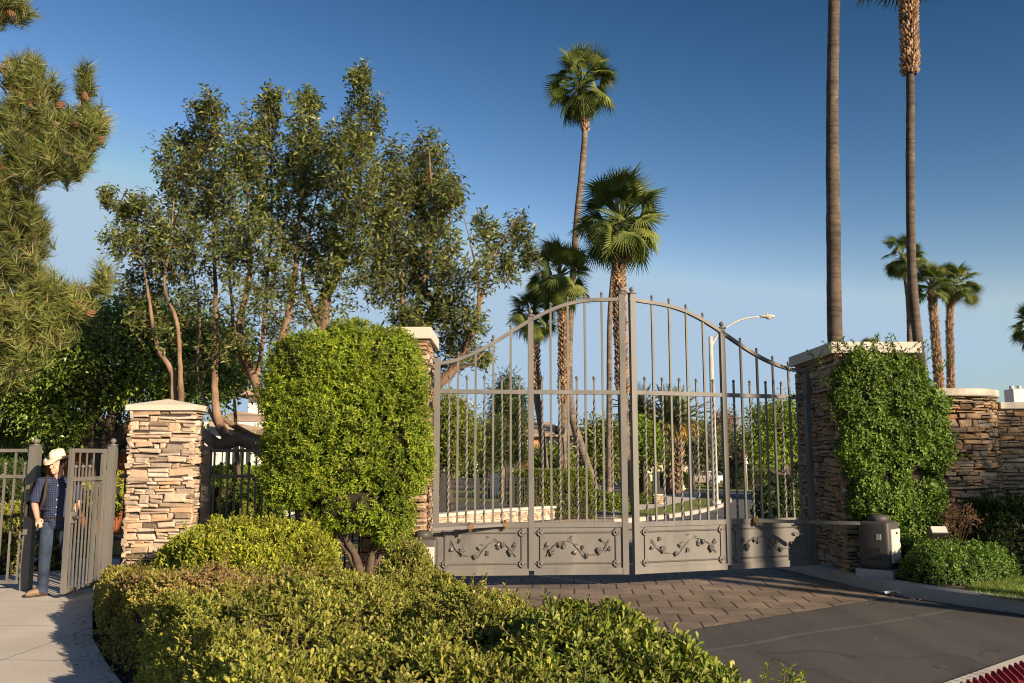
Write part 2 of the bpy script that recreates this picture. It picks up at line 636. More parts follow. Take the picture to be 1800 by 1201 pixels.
MT['lf_far'] = leafmat('far_leaf', [(0.0945, 0.1289, 0.0275), (0.1719, 0.2149, 0.0413), (0.2407, 0.2665, 0.0515), (0.1203, 0.1548, 0.0309)], .5, .25, .3, .5)
MT['lf_olive'] = leafmat('olive_leaf', [(0.084, 0.102, 0.048), (0.132, 0.15, 0.072), (0.168, 0.18, 0.09)], .5, .2, .3, .4)
MT['lf_bright'] = leafmat('bright_leaf', [(0.091, 0.1495, 0.0182), (0.169, 0.247, 0.026), (0.234, 0.299, 0.039)], .55, .28, .3, .8)
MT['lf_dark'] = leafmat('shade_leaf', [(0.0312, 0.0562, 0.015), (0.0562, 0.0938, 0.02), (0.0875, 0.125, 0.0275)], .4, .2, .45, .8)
MT['lf_dry'] = leafmat('dry_leaf', [(.2, .11, .075), (.3, .19, .13), (.15, .085, .06)], .7, .2, .2, 3)
MT['needle'] = leafmat('pine_needle', [(0.0497, 0.082, 0.0199), (0.0884, 0.123, 0.0243), (0.1436, 0.1698, 0.0387), (0.2099, 0.1757, 0.0608), (0.1105, 0.1406, 0.0309)], .5, .1, .3, 1.4, pvar=.5)
MT['needle_far'] = leafmat('far_pine_needle', [(0.048, 0.084, 0.0264), (0.084, 0.12, 0.036), (0.12, 0.156, 0.048)], .5, .2, .3, .5)
MT['frond'] = leafmat('palm_frond', [(0.042, 0.072, 0.0144), (0.084, 0.12, 0.0216), (0.168, 0.198, 0.042), (0.06, 0.096, 0.0168)], .6, .25, .3, .8)
MT['frond_dead'] = leafmat('dead_frond', [(.2, .13, .07), (.28, .19, .11)], .8, .15, .2, 2)
MT['datefrond'] = leafmat('date_frond', [(0.1275, 0.15, 0.0675), (0.195, 0.2175, 0.09), (0.255, 0.27, 0.12)], .5, .2, .3, .4)
MT['fruit'] = leafmat('date_fruit', [(.5, .26, .03), (.6, .35, .06)], .6, .1, .3, 2)
MT['grassblade'] = leafmat('grass_blade', [(0.096, 0.176, 0.0288), (0.176, 0.272, 0.048), (0.272, 0.304, 0.08)], .5, .3, .3, 2)
# buildings
MT['stucco_white'] = surf('white_stucco', [(.62, .585, .54), (.7, .665, .62)], 1.5, 6, .9, .2, 40, .004)
MT['stucco_tan'] = surf('tan_stucco', [(.52, .43, .34), (.6, .5, .4)], 1.5, 6, .9, .2, 40, .004)
MT['stucco_orange'] = surf('orange_stucco', [(.42, .2, .1), (.5, .25, .13)], 1, 6, .9, .2, 40, .004)
MT['glass'] = plain('window_glass', (.03, .04, .045), .08, 0, .6)


def mk_tile(name, cols):
    m, nt, bs = nmat(name)
    c = objco(nt, world=True)
    w = N(nt, 'ShaderNodeTexWave', Scale=.95)
    w.bands_direction = 'Z'
    w.inputs['Distortion'].default_value = .5
    nt.links.new(c, w.inputs['Vector'])
    col = ramp(nt, noise(nt, 5, 5, .7, c), [(.3, cols[0]), (.5, cols[1]), (.7, cols[2])])
    col = mix(nt, 1, col, ramp(nt, w.outputs['Fac'], [(0, (.6, .6, .6)), (.3, (1, 1, 1))]), 'MULTIPLY')
    nt.links.new(col, bs.inputs['Base Color'])
    bs.inputs['Roughness'].default_value = .9
    bump(nt, bs, w.outputs['Fac'], .6, .05)
    return m


MT['tile'] = mk_tile('roof_tile', [(.26, .19, .14), (.36, .27, .2), (.42, .33, .25)])
MT['tile_red'] = mk_tile('red_roof_tile', [(.3, .14, .09), (.38, .19, .12), (.42, .24, .16)])
MT['wood'] = surf('red_wood', [(.2, .06, .025), (.32, .11, .04)], 4, 6, .8, .3, 30, .005, co=(6, 6, 1))

# ------------------------------------------------------------------ leaves
LEAF2 = (np.array([(0, 0, 0), (.45, .5, .07), (1, 0, -.06), (.45, -.5, .07)], float), np.array([(0, 2, 1), (0, 3, 2)]))
LEAF8 = (np.array([(0, 0, 0), (.4, .3, .05), (.4, 0, 0), (.4, -.3, .05), (.78, .5, .03), (.78, 0, -.03), (.78, -.5, .03), (1, 0, -.08), (.96, .25, -.04), (.96, -.25, -.04)], float),
         np.array([(0, 2, 1), (0, 3, 2), (1, 2, 4), (2, 5, 4), (2, 3, 5), (3, 6, 5), (4, 5, 8), (5, 7, 8), (5, 6, 9), (5, 9, 7)]))
NEEDLE = (np.array([(0, .5, 0), (0, -.5, 0), (1, 0, 0)], float), np.array([(0, 1, 2)]))


def unit(a):
    return a / np.maximum(np.linalg.norm(a, axis=-1, keepdims=True), 1e-9)


def leaves(name, pos, d, nrm, length, width, mat, parent, tmpl=LEAF2):
    """place one template leaf per row"""
    T, Fc = tmpl
    n = len(pos)
    x = unit(d)
    z = nrm - x * np.sum(nrm * x, 1, keepdims=True)
    z = unit(z)
    y = np.cross(z, x)
    L = np.broadcast_to(np.asarray(length, float), (n,))[:, None, None]
    W = np.broadcast_to(np.asarray(width, float), (n,))[:, None, None]
    V = pos[:, None, :] + x[:, None, :] * T[None, :, 0:1] * L + y[:, None, :] * T[None, :, 1:2] * W + z[:, None, :] * T[None, :, 2:3] * L
    F = (Fc[None] + (np.arange(n) * len(T))[:, None, None]).reshape(-1, 3)
    return mesh_np(name, V.reshape(-1, 3), F, mat, parent)


def rosettes(pos, axis, K, length, wr, spread=(25, 85), jitter=.25):
    """K leaves around each shoot axis -> pos, dir, normal, length, width"""
    n = len(pos)
    ax = unit(axis)
    ref = np.where(np.abs(ax[:, 2:3]) < .9, np.array([[0, 0, 1.]]), np.array([[1., 0, 0]]))
    a = unit(np.cross(ax, ref))
    b = np.cross(ax, a)
    j = np.arange(K)
    ang = j[None, :] * 2.39996 + rng.uniform(0, 6.28, (n, 1)) + rng.normal(0, .2, (n, K))
    til = np.radians(np.linspace(spread[0], spread[1], K))[None, :] + rng.normal(0, jitter, (n, K))
    rad = np.cos(ang)[..., None] * a[:, None] + np.sin(ang)[..., None] * b[:, None]
    d = np.cos(til)[..., None] * ax[:, None] + np.sin(til)[..., None] * rad
    nr = np.sin(til)[..., None] * ax[:, None] - np.cos(til)[..., None] * rad + rng.normal(0, .15, (n, K, 3))
    back = -(j / K)[None, :, None] * ax[:, None] * (np.mean(length) * .9)
    p = pos[:, None] + back + rng.normal(0, .003, (n, K, 3))
    L = np.broadcast_to(np.asarray(length, float).reshape(-1, 1), (n, K)) * rng.uniform(.65, 1.15, (n, K))
    return p.reshape(-1, 3), d.reshape(-1, 3), nr.reshape(-1, 3), L.ravel(), (L * wr).ravel()


WAV = [(rng.normal(0, 1, 3), rng.uniform(0, 6.28)) for _ in range(14)]


def wob(p, scale):
    """cheap smooth noise in about -1..1"""
    s = np.zeros(len(p))
    for k, (v, ph) in enumerate(WAV):
        s += np.sin((p @ v) * scale * (1 + .18 * k) + ph) / (1 + .15 * k)
    return s / 5.0


def resample(poly, step):
    out = []
    n = len(poly)
    for i in range(n):
        a, b = np.array(poly[i], float), np.array(poly[(i + 1) % n], float)
        k = max(1, int(np.linalg.norm(b - a) / step))
        for j in range(k):
            out.append(a + (b - a) * j / k)
    return np.array(out)


def inside(poly, pts):
    x, y = pts[:, 0], pts[:, 1]
    c = np.zeros(len(pts), bool)
    n = len(poly)
    for i in range(n):
        x0, y0 = poly[i]
        x1, y1 = poly[(i + 1) % n]
        cond = ((y0 > y) != (y1 > y)) & (x < (x1 - x0) * (y - y0) / ((y1 - y0) if abs(y1 - y0) > 1e-9 else 1e-9) + x0)
        c ^= cond
    return c


def edge_dist(poly, pts):
    d = np.full(len(pts), 1e9)
    near = np.zeros((len(pts), 2))
    n = len(poly)
    for i in range(n):
        a, b = np.array(poly[i], float), np.array(poly[(i + 1) % n], float)
        ab = b - a
        t = np.clip(((pts - a) @ ab) / max(1e-9, ab @ ab), 0, 1)
        q = a + t[:, None] * ab
        e = np.linalg.norm(pts - q, axis=1)
        m = e < d
        d[m] = e[m]
        near[m] = q[m]
    return d, near


def hedge(name, label, poly, H, mat, dens=420, L=.045, wr=.42, K=8, r=.32, z0=0.0, bumpy=.07, bscale=3.2, cat='hedge', group=None, tmpl=LEAF8, spread=(20, 85), deep=.07, sprig=0, topz=None):
    """a clipped shrub bed: real leaves over a rounded twig core"""
    poly = [tuple(p) for p in poly]
    # smooth the outline
    q = resample(poly, .18)
    for _ in range(3):
        q = (np.roll(q, 1, 0) + 2 * q + np.roll(q, -1, 0)) / 4
    polyq = [tuple(p) for p in q]
    lo, hi = q.min(0), q.max(0)
    hf = topz if topz else (lambda p: np.full(len(p), H))

    def height(p, inset=0.0):
        d, nr = edge_dist(polyq, p)
        d = np.where(inside(polyq, p), d, 0) - inset
        t = np.clip(d / r, 0, 1)
        h = hf(p) * np.sqrt(np.maximum(0, 1 - (1 - t) ** 2))
        p3 = np.column_stack([p, np.zeros(len(p))])
        return h * (1 + wob(p3, bscale) * bumpy / max(H, .1) * 1.6), d, nr

    cx, cy = q.mean(0)
    root = thing(name, label, cat, (cx, cy, z0), group)
    # core
    st = .07
    xs = np.arange(lo[0], hi[0] + st, st)
    ys = np.arange(lo[1], hi[1] + st, st)
    gx, gy = np.meshgrid(xs, ys)
    pts = np.column_stack([gx.ravel(), gy.ravel()])
    hh, d, _ = height(pts, .05)
    V = np.column_stack([pts, z0 + np.maximum(hh - .11, -.02)])
    nx, ny = len(xs), len(ys)
    ii = (np.arange(ny - 1)[:, None] * nx + np.arange(nx - 1)[None]).ravel()
    ok = d.ravel() > -.06
    Fq = np.column_stack([ii, ii + 1, ii + 1 + nx, ii + nx])
    Fq = Fq[ok[Fq].all(1)]
    if len(Fq):
        mesh_np('twig_core', V, Fq, MT['core'], root, True)
    # shoots on the top
    area = (hi - lo).prod()
    n = int(area * dens)
    p2 = rng.uniform(lo, hi, (n, 2))
    p2 = p2[inside(polyq, p2)]
    d, nr = edge_dist(polyq, p2)
    p2 = p2[d > r * .8]
    e = .04
    h, _, _ = height(p2)
    hx, _, _ = height(p2 + [e, 0])
    hy, _, _ = height(p2 + [0, e])
    nt_ = unit(np.column_stack([-(hx - h) / e, -(hy - h) / e, np.ones(len(h))]))
    top = np.column_stack([p2, z0 + h])
    # shoots on the rounded sides
    qs = resample(polyq, .02)
    seg = len(qs)
    ns = int(seg * .02 * (H + r * .6) * dens * 1.15)
    idx = rng.integers(0, seg, ns)
    base = qs[idx] + rng.normal(0, .015, (ns, 2))
    tang = unit(np.roll(qs, -2, 0) - np.roll(qs, 2, 0))[idx]
    out = np.column_stack([tang[:, 1], -tang[:, 0]])
    ctr = qs.mean(0)
    # outward test by a small step
    flip = inside(polyq, base + out * .05)
    out[flip] *= -1
    phi = rng.uniform(.03, PI / 2, ns)
    dd = r * (1 - np.cos(phi)) * .95
    pb = base - out * dd[:, None]
    hz = hf(pb) * np.sin(phi)
    p3 = np.column_stack([pb, hz])
    bw = wob(p3, bscale) * bumpy
    ns3 = unit(np.column_stack([out * np.cos(phi)[:, None], np.sin(phi) * .9 + .25]))
    side = np.column_stack([pb, z0 + hz]) + ns3 * bw[:, None]
    pos = np.vstack([top, side])
    nrm = np.vstack([nt_, ns3])
    pit = np.clip((wob(pos, 9.5) + .35 * wob(pos[:, [1, 2, 0]], 21) - .22) * 2.2, 0, 1)[:, None]
    pos = pos - nrm * (rng.uniform(-.02, deep, (len(pos), 1)) + pit * .075)
    ax = unit(nrm + rng.normal(0, .38, nrm.shape) + [0, 0, .25])
    p, dr, nn, LL, WW = rosettes(pos, ax, K, rng.uniform(.8, 1.2, len(pos)) * L, wr, spread)
    leaves('foliage', p, dr, nn, LL, WW, mat, root, tmpl)
    if sprig:
        # fresh shoots that stand above the clipped surface
        pick = rng.integers(0, len(top), sprig) if len(top) else []
        mb = MB()
        sp = []
        sa = []
        for i in pick:
            a = top[i]
            t = unit((nt_[i] * .6 + [0, 0, .8] + rng.normal(0, .3, 3))[None])[0]
            ln = rng.uniform(.06, .2)
            mb.tube([a - t * .05, a + t * ln], [.004, .002], 4)
            for s_ in np.arange(.2, 1.01, .2):
                sp.append(a + t * ln * s_)
                sa.append(t)
        mb.build('twigs', MT['twig'], root)
        p, dr, nn, LL, WW = rosettes(np.array(sp), np.array(sa), 4, L * .85, wr, (35, 80))
        leaves('shoot_foliage', p, dr, nn, LL, WW, mat, root, tmpl)
    return root


def super_points(c, rad, n, p=3.0, bumpy=.06, bscale=4.0):
    """points and normals on a rounded box (superellipsoid)"""
    d = unit(rng.normal(0, 1, (int(n * 9), 3)))
    r = (np.abs(d) ** p).sum(1) ** (-1 / p)
    s = d * r[:, None]
    rad = np.asarray(rad, float)
    g = np.sign(s) * np.abs(s) ** (p - 1) / rad
    g = unit(g)
    # area weight
    gn = unit(np.sign(s) * np.abs(s) ** (p - 1))
    cof = np.prod(rad) * np.linalg.norm(gn / rad, axis=1)
    w = r ** 2 / np.maximum(.2, np.abs((unit(s) * gn).sum(1))) * cof
    keep = rng.uniform(0, 1, len(s)) < w / w.max()
    s, g = s[keep][:n], g[keep][:n]
    pos = np.asarray(c) + s * rad
    pos = pos + g * (wob(pos, bscale) * bumpy)[:, None]
    return pos, g


def core_blob(mb, c, rad, p=3.0, k=.74):
    n, m = 24, 16
    vs = []
    for i in range(m + 1):
        b = -PI / 2 + PI * i / m
        for j in range(n):
            a = 2 * PI * j / n
            d = np.array([math.cos(b) * math.cos(a), math.cos(b) * math.sin(a), math.sin(b)])
            r = (np.abs(d) ** p).sum() ** (-1 / p)
            vs.append(np.asarray(c) + d * r * np.asarray(rad) * k)
    fs = [(i * n + j, i * n + (j + 1) % n, (i + 1) * n + (j + 1) % n, (i + 1) * n + j) for i in range(m) for j in range(n)]
    mb.add(vs, fs)


def shrub(root, blobs, mat, dens=300, L=.06, wr=.4, K=6, p=3.0, spread=(30, 85), bumpy=.06, bscale=4, deep=.12, tmpl=LEAF2, upbias=.2, core=True, hang=0.0, pitscale=8.5, pitd=.16, corek=.74):
    """leaves over one or more rounded volumes (c, rad)"""
    P_, N_ = [], []
    mb = MB()
    for i, (c, rad) in enumerate(blobs):
        rx, ry, rz = rad
        area = 4 * PI * (((rx * ry) ** 1.6 + (rx * rz) ** 1.6 + (ry * rz) ** 1.6) / 3) ** (1 / 1.6) * 1.2
        pos, g = super_points(c, rad, int(area * dens), p, bumpy, bscale)
        keep = np.ones(len(pos), bool)
        for k, (c2, r2) in enumerate(blobs):
            if k != i:
                q = (np.abs((pos - np.asarray(c2)) / np.asarray(r2)) ** p).sum(1)
                keep &= q > .8
        P_.append(pos[keep])
        N_.append(g[keep])
        if core:
            core_blob(mb, c, rad, p, corek)
    pos, g = np.vstack(P_), np.vstack(N_)
    pit = np.clip((wob(pos, pitscale) + .4 * wob(pos[:, [1, 2, 0]], pitscale * 2.3) - .12) * 2.2, 0, 1)[:, None]
    pos = pos - g * (rng.uniform(-.03, deep, (len(pos), 1)) + pit * pitd)
    ax = unit(g + rng.normal(0, .4, g.shape) + [0, 0, upbias])
    a, d, n, LL, WW = rosettes(pos, ax, K, rng.uniform(.75, 1.25, len(pos)) * L, wr, spread)
    if hang:
        d = unit(d + np.array([0, 0, -hang]))
    if core:
        mb.build('twig_core', MT['core'], root, True)
    return leaves('foliage', a, d, n, LL, WW, mat, root, tmpl)


def crown(root, blobs, n_leaf, L, wr, mat, clus=.22, per=26, shell=.45, droop=.3, name='crown', twigs_from=None, twig_mat=None, tw=.008, tmpl=LEAF2):
    """open tree crown: clusters of leaves through the volume of several ellipsoids (c, rad, weight)"""
    vol = np.array([max(.02, np.prod(r)) ** .75 * w for c, r, w in blobs])
    share = vol / vol.sum()
    C = []
    for (c, r, w), s in zip(blobs, share):
        k = max(2, int(n_leaf * s / per))
        d = unit(rng.normal(0, 1, (k, 3)))
        rr = rng.uniform(shell ** 2, 1, k) ** .5 * (1 + .12 * rng.normal(0, 1, k))
        C.append(np.asarray(c) + d * rr[:, None] * np.asarray(r))
    C = np.vstack(C)
    per_i = np.maximum(4, rng.normal(per, per * .35, len(C))).astype(int)
    idx = np.repeat(np.arange(len(C)), per_i)
    n = len(idx)
    csz = rng.uniform(.6, 1.4, len(C))[idx]
    off = rng.normal(0, 1, (n, 3)) * (clus * csz)[:, None] * np.array([1, 1, .8])
    pos = C[idx] + off
    d = unit(unit(off) * .7 + rng.normal(0, .6, (n, 3)) + [0, 0, -droop])
    nr = unit(rng.normal(0, .7, (n, 3)) + [0, -.1, .8])
    LL = rng.uniform(.65, 1.25, n) * L
    o = leaves(name, pos, d, nr, LL, LL * wr, mat, root, tmpl)
    if twigs_from is not None and len(twigs_from):
        B = np.asarray(twigs_from, float)
        mb = MB()
        for c in C:
            dv = B - c
            cost = np.linalg.norm(dv, axis=1) + np.maximum(0, dv[:, 2]) * 2.5
            b = B[np.argmin(cost)]
            ln = np.linalg.norm(b - c)
            if ln < .1 or ln > 2.4:
                continue
            mid = (b + c) / 2 + rng.normal(0, .06 * ln, 3) - [0, 0, .05 * ln]
            mb.tube([b, mid, c], [tw * 1.6, tw, tw * .45], 4, False)
        if mb.v:
            mb.build('twigs', twig_mat or MT['twig'], root)
    return o


def sprays(root, blobs, n_leaf, L, wr, mat, per=13, ln=(.22, .42), shell=.3, droop=.35, B=None, tw=.005, twig_mat=None, up=.55, name='crown'):
    """tree crown of leafy twigs: each twig leaves the nearest limb and carries alternate hanging leaves"""
    vol = np.array([max(.02, np.prod(r)) ** .72 * w for c, r, w in blobs])
    share = vol / vol.sum()
    C = []
    for (c, r, w), s_ in zip(blobs, share):
        k = max(2, int(n_leaf * s_ / per))
        d = unit(rng.normal(0, 1, (k, 3)))
        rr = rng.uniform(shell ** 3, 1, k) ** (1 / 3) * (1 + .13 * rng.normal(0, 1, k))
        C.append(np.asarray(c) + d * rr[:, None] * np.asarray(r))
    C = np.vstack(C)
    Ba = np.asarray(B, float)
    pos, dd, nn = [], [], []
    mb = MB()
    nb = len(Ba)
    NB = np.vstack([Ba, np.zeros((len(C), 3))])
    d0 = np.array([np.min(np.linalg.norm(Ba - c, axis=1)) for c in C])
    for c in C[np.argsort(d0)]:
        dv = NB[:nb] - c
        dist = np.linalg.norm(dv, axis=1)
        b = NB[np.argmin(dist + np.maximum(0, dv[:, 2]) * 1.5)]
        out = (c - b) / max(.05, np.linalg.norm(c - b))
        t = out * .55 + np.array([0, 0, up]) + rng.normal(0, .42, 3)
        t = t / np.linalg.norm(t)
        l_ = rng.uniform(*ln)
        s0 = c - t * l_ * .5
        s1 = c + np.array([0, 0, .02])
        s2 = c + t * l_ * .5 + np.array([0, 0, -.06 * l_])
        gap = np.linalg.norm(s0 - b)
        NB[nb] = s0
        nb += 1
        if .05 < gap < 1.5:
            mid = (b + s0) / 2 + rng.normal(0, .05 * gap, 3) + [0, 0, -.06 * gap]
            mb.tube([b, mid, s0, s1, s2], [tw * 1.25, tw, tw * .8, tw * .6, tw * .35], 3, False)
        else:
            mb.tube([s0, s1, s2], [tw * .8, tw * .6, tw * .35], 3, False)
        lat = np.cross(t, rng.normal(0, 1, 3))
        lat = lat / max(1e-6, np.linalg.norm(lat))
        lat2 = np.cross(t, lat)
        k = max(5, int(rng.normal(per, 3)))
        a0 = rng.uniform(0, 6.28)
        for q in range(k):
            u = (q + .6) / k
            p = s0 + (s2 - s0) * u
            an = a0 + q * 2.4
            o = lat * math.cos(an) + lat2 * math.sin(an)
            pos.append(p)
            dd.append(t * .45 + o * .75 + np.array([0, 0, -droop]) + rng.normal(0, .18, 3))
            nn.append(np.array([0, -.15, .8]) + o * .4 + rng.normal(0, .4, 3))
    n = len(pos)
    LL = rng.uniform(.65, 1.25, n) * L
    o = leaves(name, np.array(pos), np.array(dd), np.array(nn), LL, LL * wr, mat, root, LEAF2)
    mb.build('twigs', twig_mat or MT['twig'], root)
    return o


def smooth_path(pts, rad, step):
    """Catmull-Rom through the points"""
    pts = [Vector(p) for p in pts]
    out, rr = [], []
    n = len(pts)
    for i in range(n - 1):
        p0, p1, p2, p3 = pts[max(i - 1, 0)], pts[i], pts[i + 1], pts[min(i + 2, n - 1)]
        k = max(2, int((p2 - p1).length / step))
        for j in range(k):
            t = j / k
            out.append(.5 * ((2 * p1) + (p2 - p0) * t + (2 * p0 - 5 * p1 + 4 * p2 - p3) * t * t + (3 * p1 - p0 - 3 * p2 + p3) * t ** 3))
            rr.append(rad[i] + (rad[i + 1] - rad[i]) * t)
    out.append(pts[-1])
    rr.append(rad[-1])
    return out, rr


def limb(mb, pxs, Y, step=.12, n=9, wobble=.0, dy=None):
    """tube along picture points (px, py, width in px) at depth Y (+dy per point); returns the centre points"""
    pts, rad = [], []
    for i, q in enumerate(pxs):
        yy = Y + (dy[i] if dy else (q[3] if len(q) > 3 else 0))
        pts.append(A(q[0], q[1], yy))
        rad.append(M(q[2], yy) / 2)
    pts, rad = smooth_path(pts, rad, step)
    if wobble:
        pts = [p + Vector(rng.normal(0, wobble, 3)) * r for p, r in zip(pts, rad)]
        rad = [r * (1 + rng.normal(0, .06)) for r in rad]
    mb.tube(pts, rad, n)
    return [tuple(p) for p in pts]
# ------------------------------------------------------------------ ground sheets
def sheet(name, poly, zoff, mat, kind='structure', label=None, parent=None, thick=0.0):
    bm = bmesh.new()
    vs = [bm.verts.new((p[0], p[1], 0)) for p in poly]
    f = bm.faces.new(vs)
    if f.normal.z < 0:
        f.normal_flip()
    bmesh.ops.triangulate(bm, faces=bm.faces[:])
    for yb in (13.5, 42, 75, 110, 200):
        bmesh.ops.bisect_plane(bm, geom=bm.verts[:] + bm.edges[:] + bm.faces[:], plane_co=(0, yb, 0), plane_no=(0, 1, 0))
    for v in bm.verts:
        v.co.z = gz(v.co.y) + zoff
    bm.normal_update()
    for fc in bm.faces:
        if fc.normal.z < 0:
            fc.normal_flip()
    me = bpy.data.meshes.new(name)
    bm.to_mesh(me)
    bm.free()
    me.materials.append(mat)
    o = link(bpy.data.objects.new(name, me))
    if kind:
        tag(o, label, kind=kind)
    return o


def kerb(name, pts, w, h, mat, zoff=0.0, side=1, smooth=True):
    """kerb stone along a ground line; w extends to the left (side=1) or right of travel"""
    pts = [Vector((p[0], p[1], 0)) for p in pts]
    if smooth:
        pts, _ = smooth_path(pts, [0] * len(pts), .25)
    mb = MB()
    n = len(pts)
    prof = [(0, -.1), (.012, h - .02), (.035, h), (w, h), (w, -.1)]
    vs, fs = [], []
    for i, p in enumerate(pts):
        t = (pts[min(i + 1, n - 1)] - pts[max(i - 1, 0)]).normalized()
        nrm = Vector((-t.y, t.x, 0)) * side
        for a, z in prof:
            q = p + nrm * a
            vs.append((q.x, q.y, gz(q.y) + zoff + z))
    k = len(prof)
    for i in range(n - 1):
        for j in range(k - 1):
            fs.append((i * k + j, i * k + j + 1, (i + 1) * k + j + 1, (i + 1) * k + j))
    fs.append(tuple(range(k)))
    fs.append(tuple((n - 1) * k + j for j in range(k))[::-1])
    mb.add(vs, fs)
    o = mb.build(name, mat, None, fix=True)
    return tag(o, kind='structure')


sheet('ground', [(-500, -60), (500, -60), (500, 900), (-500, 900)], -.024, MT['soil'])

KB = [P(1395, 1003), P(1440, 1015), P(1560, 1042), P(1800, 1078)]     # foot of the right kerb
KB = [(4.05, 15.0)] + [(p.x, p.y) for p in KB] + [(7.3, 7.6), (9.2, 5.2), (12.0, 1.5)]
HEDGE_L = [(-5.26, 11.4), (-4.66, 10.05), (-4.02, 8.71), (-3.46, 7.75), (-2.97, 6.97), (-2.25, 5.5), (-1.65, 4.4), (-.95, 3.4), (0, 2.6), (.6, .5), (.8, -8)]
sheet('asphalt_driveway', [(-1.6, -20)] + [(40, -20), (40, 1.0)] + [(x + .05, y) for x, y in KB[::-1]] + [(-2.4, 15.0)], -.016, MT['asphalt'])
pl0, pl1 = P(1100, 1124), P(1562, 1049)
pdir = (pl1 - pl0).normalized()
pq0 = pl0 - pdir * 3.2
sheet('paver_apron', [(pq0.x, pq0.y), (pl0.x, pl0.y), (pl1.x + .02, pl1.y)] + [(x + .05, y) for x, y in KB[1:4][::-1]][1:] + [(4.1, 15.0), (-2.4, 15.0)], -.008, MT['pavers'])
kerb('kerb', KB[::-1], .17, .15, MT['kerb'], 0, -1)
# planted verge behind the right kerb
sheet('verge', [(x + .12, y + .1) for x, y in KB] + [(40, 1.5), (40, 15)], .125, MT['mulch'])
gp = [P(1690, 1037, .15), P(1745, 1047, .15), P(1830, 1060, .15), P(1990, 1075, .15), P(1990, 1012, .15), P(1800, 1014, .15), P(1735, 1018, .15)]
sheet('verge_lawn', [(p.x, p.y) for p in gp], .145, MT['lawn'])
# sidewalk on the left
sheet('sidewalk', HEDGE_L[::-1] + [(-5.1, 11.9), (-4.7, 13.6), (-8.2, 13.6), (-8.6, 12.1), (-30, 12.2), (-30, -20), (.8, -20)], -.004, MT['walk'])
cpx = A(-150, 900, 8.6).x
sheet('planting_bed', [(cpx + .75 * math.cos(a), 8.6 + .75 * math.sin(a)) for a in np.linspace(0, 2 * PI, 24, endpoint=False)], .004, MT['mulch'])
# exit strip at the lower right with its spikes
s0, s1 = P(1640, 1206), P(1806, 1148)
sd = (s1 - s0).normalized()
sn = Vector((sd.y, -sd.x, 0))
sheet('concrete_strip', [(q.x, q.y) for q in (s0 - sd * 2.5, s1 + sd * 4.5, s1 + sd * 4.5 + sn * 2.2, s0 - sd * 2.5 + sn * 2.2)], -.004, MT['walk'])
sp = thing('spike_strip', 'dark red tyre spike strip set in pale concrete beside the asphalt', 'spike strip', tuple(P(1745, 1185)))
b0 = P(1655, 1216) + sd * 0
mb = MB()


def onstrip(u, v, z):
    q = P(1786, 1180) - sd * .62 + sn * .0 + sd * u + sn * v
    return Vector((q.x, q.y, z))


mb.box(-.62, .62, -.02, .32, -.004, .012, lambda v: onstrip(v.x, v.y, v.z))
mb.build('base_plate', MT['red'], sp)
for i in range(11):
    u = -.55 + i * .105
    mb = MB()
    mb.prism([(0, .0), (.13, .0), (.115, .035), (.035, .1), (.02, .1)], lambda a, b, d, u=u: onstrip(u + d, .06 + a, .012 + b), 0, .012)
    mb.build('spike', MT['red'], sp)
# litter by the kerb
q = P(1572, 1045, 0)
mb = MB()
vs = []
for i in range(5):
    for j in range(4):
        vs.append((q.x - .13 + i * .065, q.y - .05 + j * .035, .012 + .03 * abs(math.sin(i * 2.1 + j * 1.3))))
mb.add(vs, [(i * 4 + j, i * 4 + j + 1, i * 4 + j + 5, i * 4 + j + 4) for i in range(4) for j in range(3)])
o = mb.build('paper_scrap', MT['white'], None)
tag(o, 'crumpled white scrap of paper lying against the right kerb', 'paper scrap')


# ------------------------------------------------------------------ stonework
def stones(mb, fn, W, H, seed, hmin=.028, hmax=.088, lmin=.1, lmax=.42, depth=.04, prev=.03):
    """dry-laid ledge stones on a face; fn(u, z, d) -> point, d outward"""
    r = random.Random(seed)
    z = 0.0
    while z < H - .01:
        h = r.uniform(hmin, hmax)
        if r.random() < .15:
            h *= 1.5
        if z + h > H - .02:
            h = H - z
        u = -r.uniform(0, .1)
        ph = r.uniform(0, 6)
        while u < W:
            l = r.uniform(lmin, lmax) * (1 if h < .07 else .75)
            if W - (u + l) < .07:
                l = W - u + .02
            split = h > .065 and r.random() < .4
            for k in range(2 if split else 1):
                zz0 = z + (h * k / 2 if split else 0)
                hh = h / 2 if split else h
                d = prev + r.uniform(-.6, 1) * depth * .6
                g = .004
                u0, u1 = max(u, -.0) + g, u + l - g
                if u1 - u0 < .03:
                    continue
                w = .012 * math.sin(u * 5 + ph)
                z0_, z1_ = zz0 + g + w, zz0 + hh - g + w
                j = lambda s_=.01: r.uniform(-s_, s_)
                cu = min(.02, (u1 - u0) * .2)
                cz = min(.014, hh * .22)
                tl = r.uniform(-.016, .016)
                sk = r.uniform(-.5, .5) * hh
                outer = [(u0 + j(), z0_ + j(.007)), (u1 + j(), z0_ + j(.007) + tl), (u1 + sk + j(), z1_ + j(.007) + tl), (u0 + sk * .5 + j(), z1_ + j(.007))]
                mu, mz = (u0 + u1) / 2, (z0_ + z1_) / 2
                inner = [(mu + (a - mu) * (1 - 2 * cu / (u1 - u0)), mz + (b - mz) * (1 - 2 * cz / hh)) for a, b in outer]
                vs = [fn(a, b, -.03) for a, b in outer] + [fn(a, b, d - .012 + j(.005)) for a, b in outer] + [fn(a + j(.004), b, d + j(.006)) for a, b in inner]
                fs = [(0, 1, 5, 4), (1, 2, 6, 5), (2, 3, 7, 6), (3, 0, 4, 7), (4, 5, 9, 8), (5, 6, 10, 9), (6, 7, 11, 10), (7, 4, 8, 11), (8, 9, 10, 11)]
                mb.add(vs, fs)
            u += l
        z += h


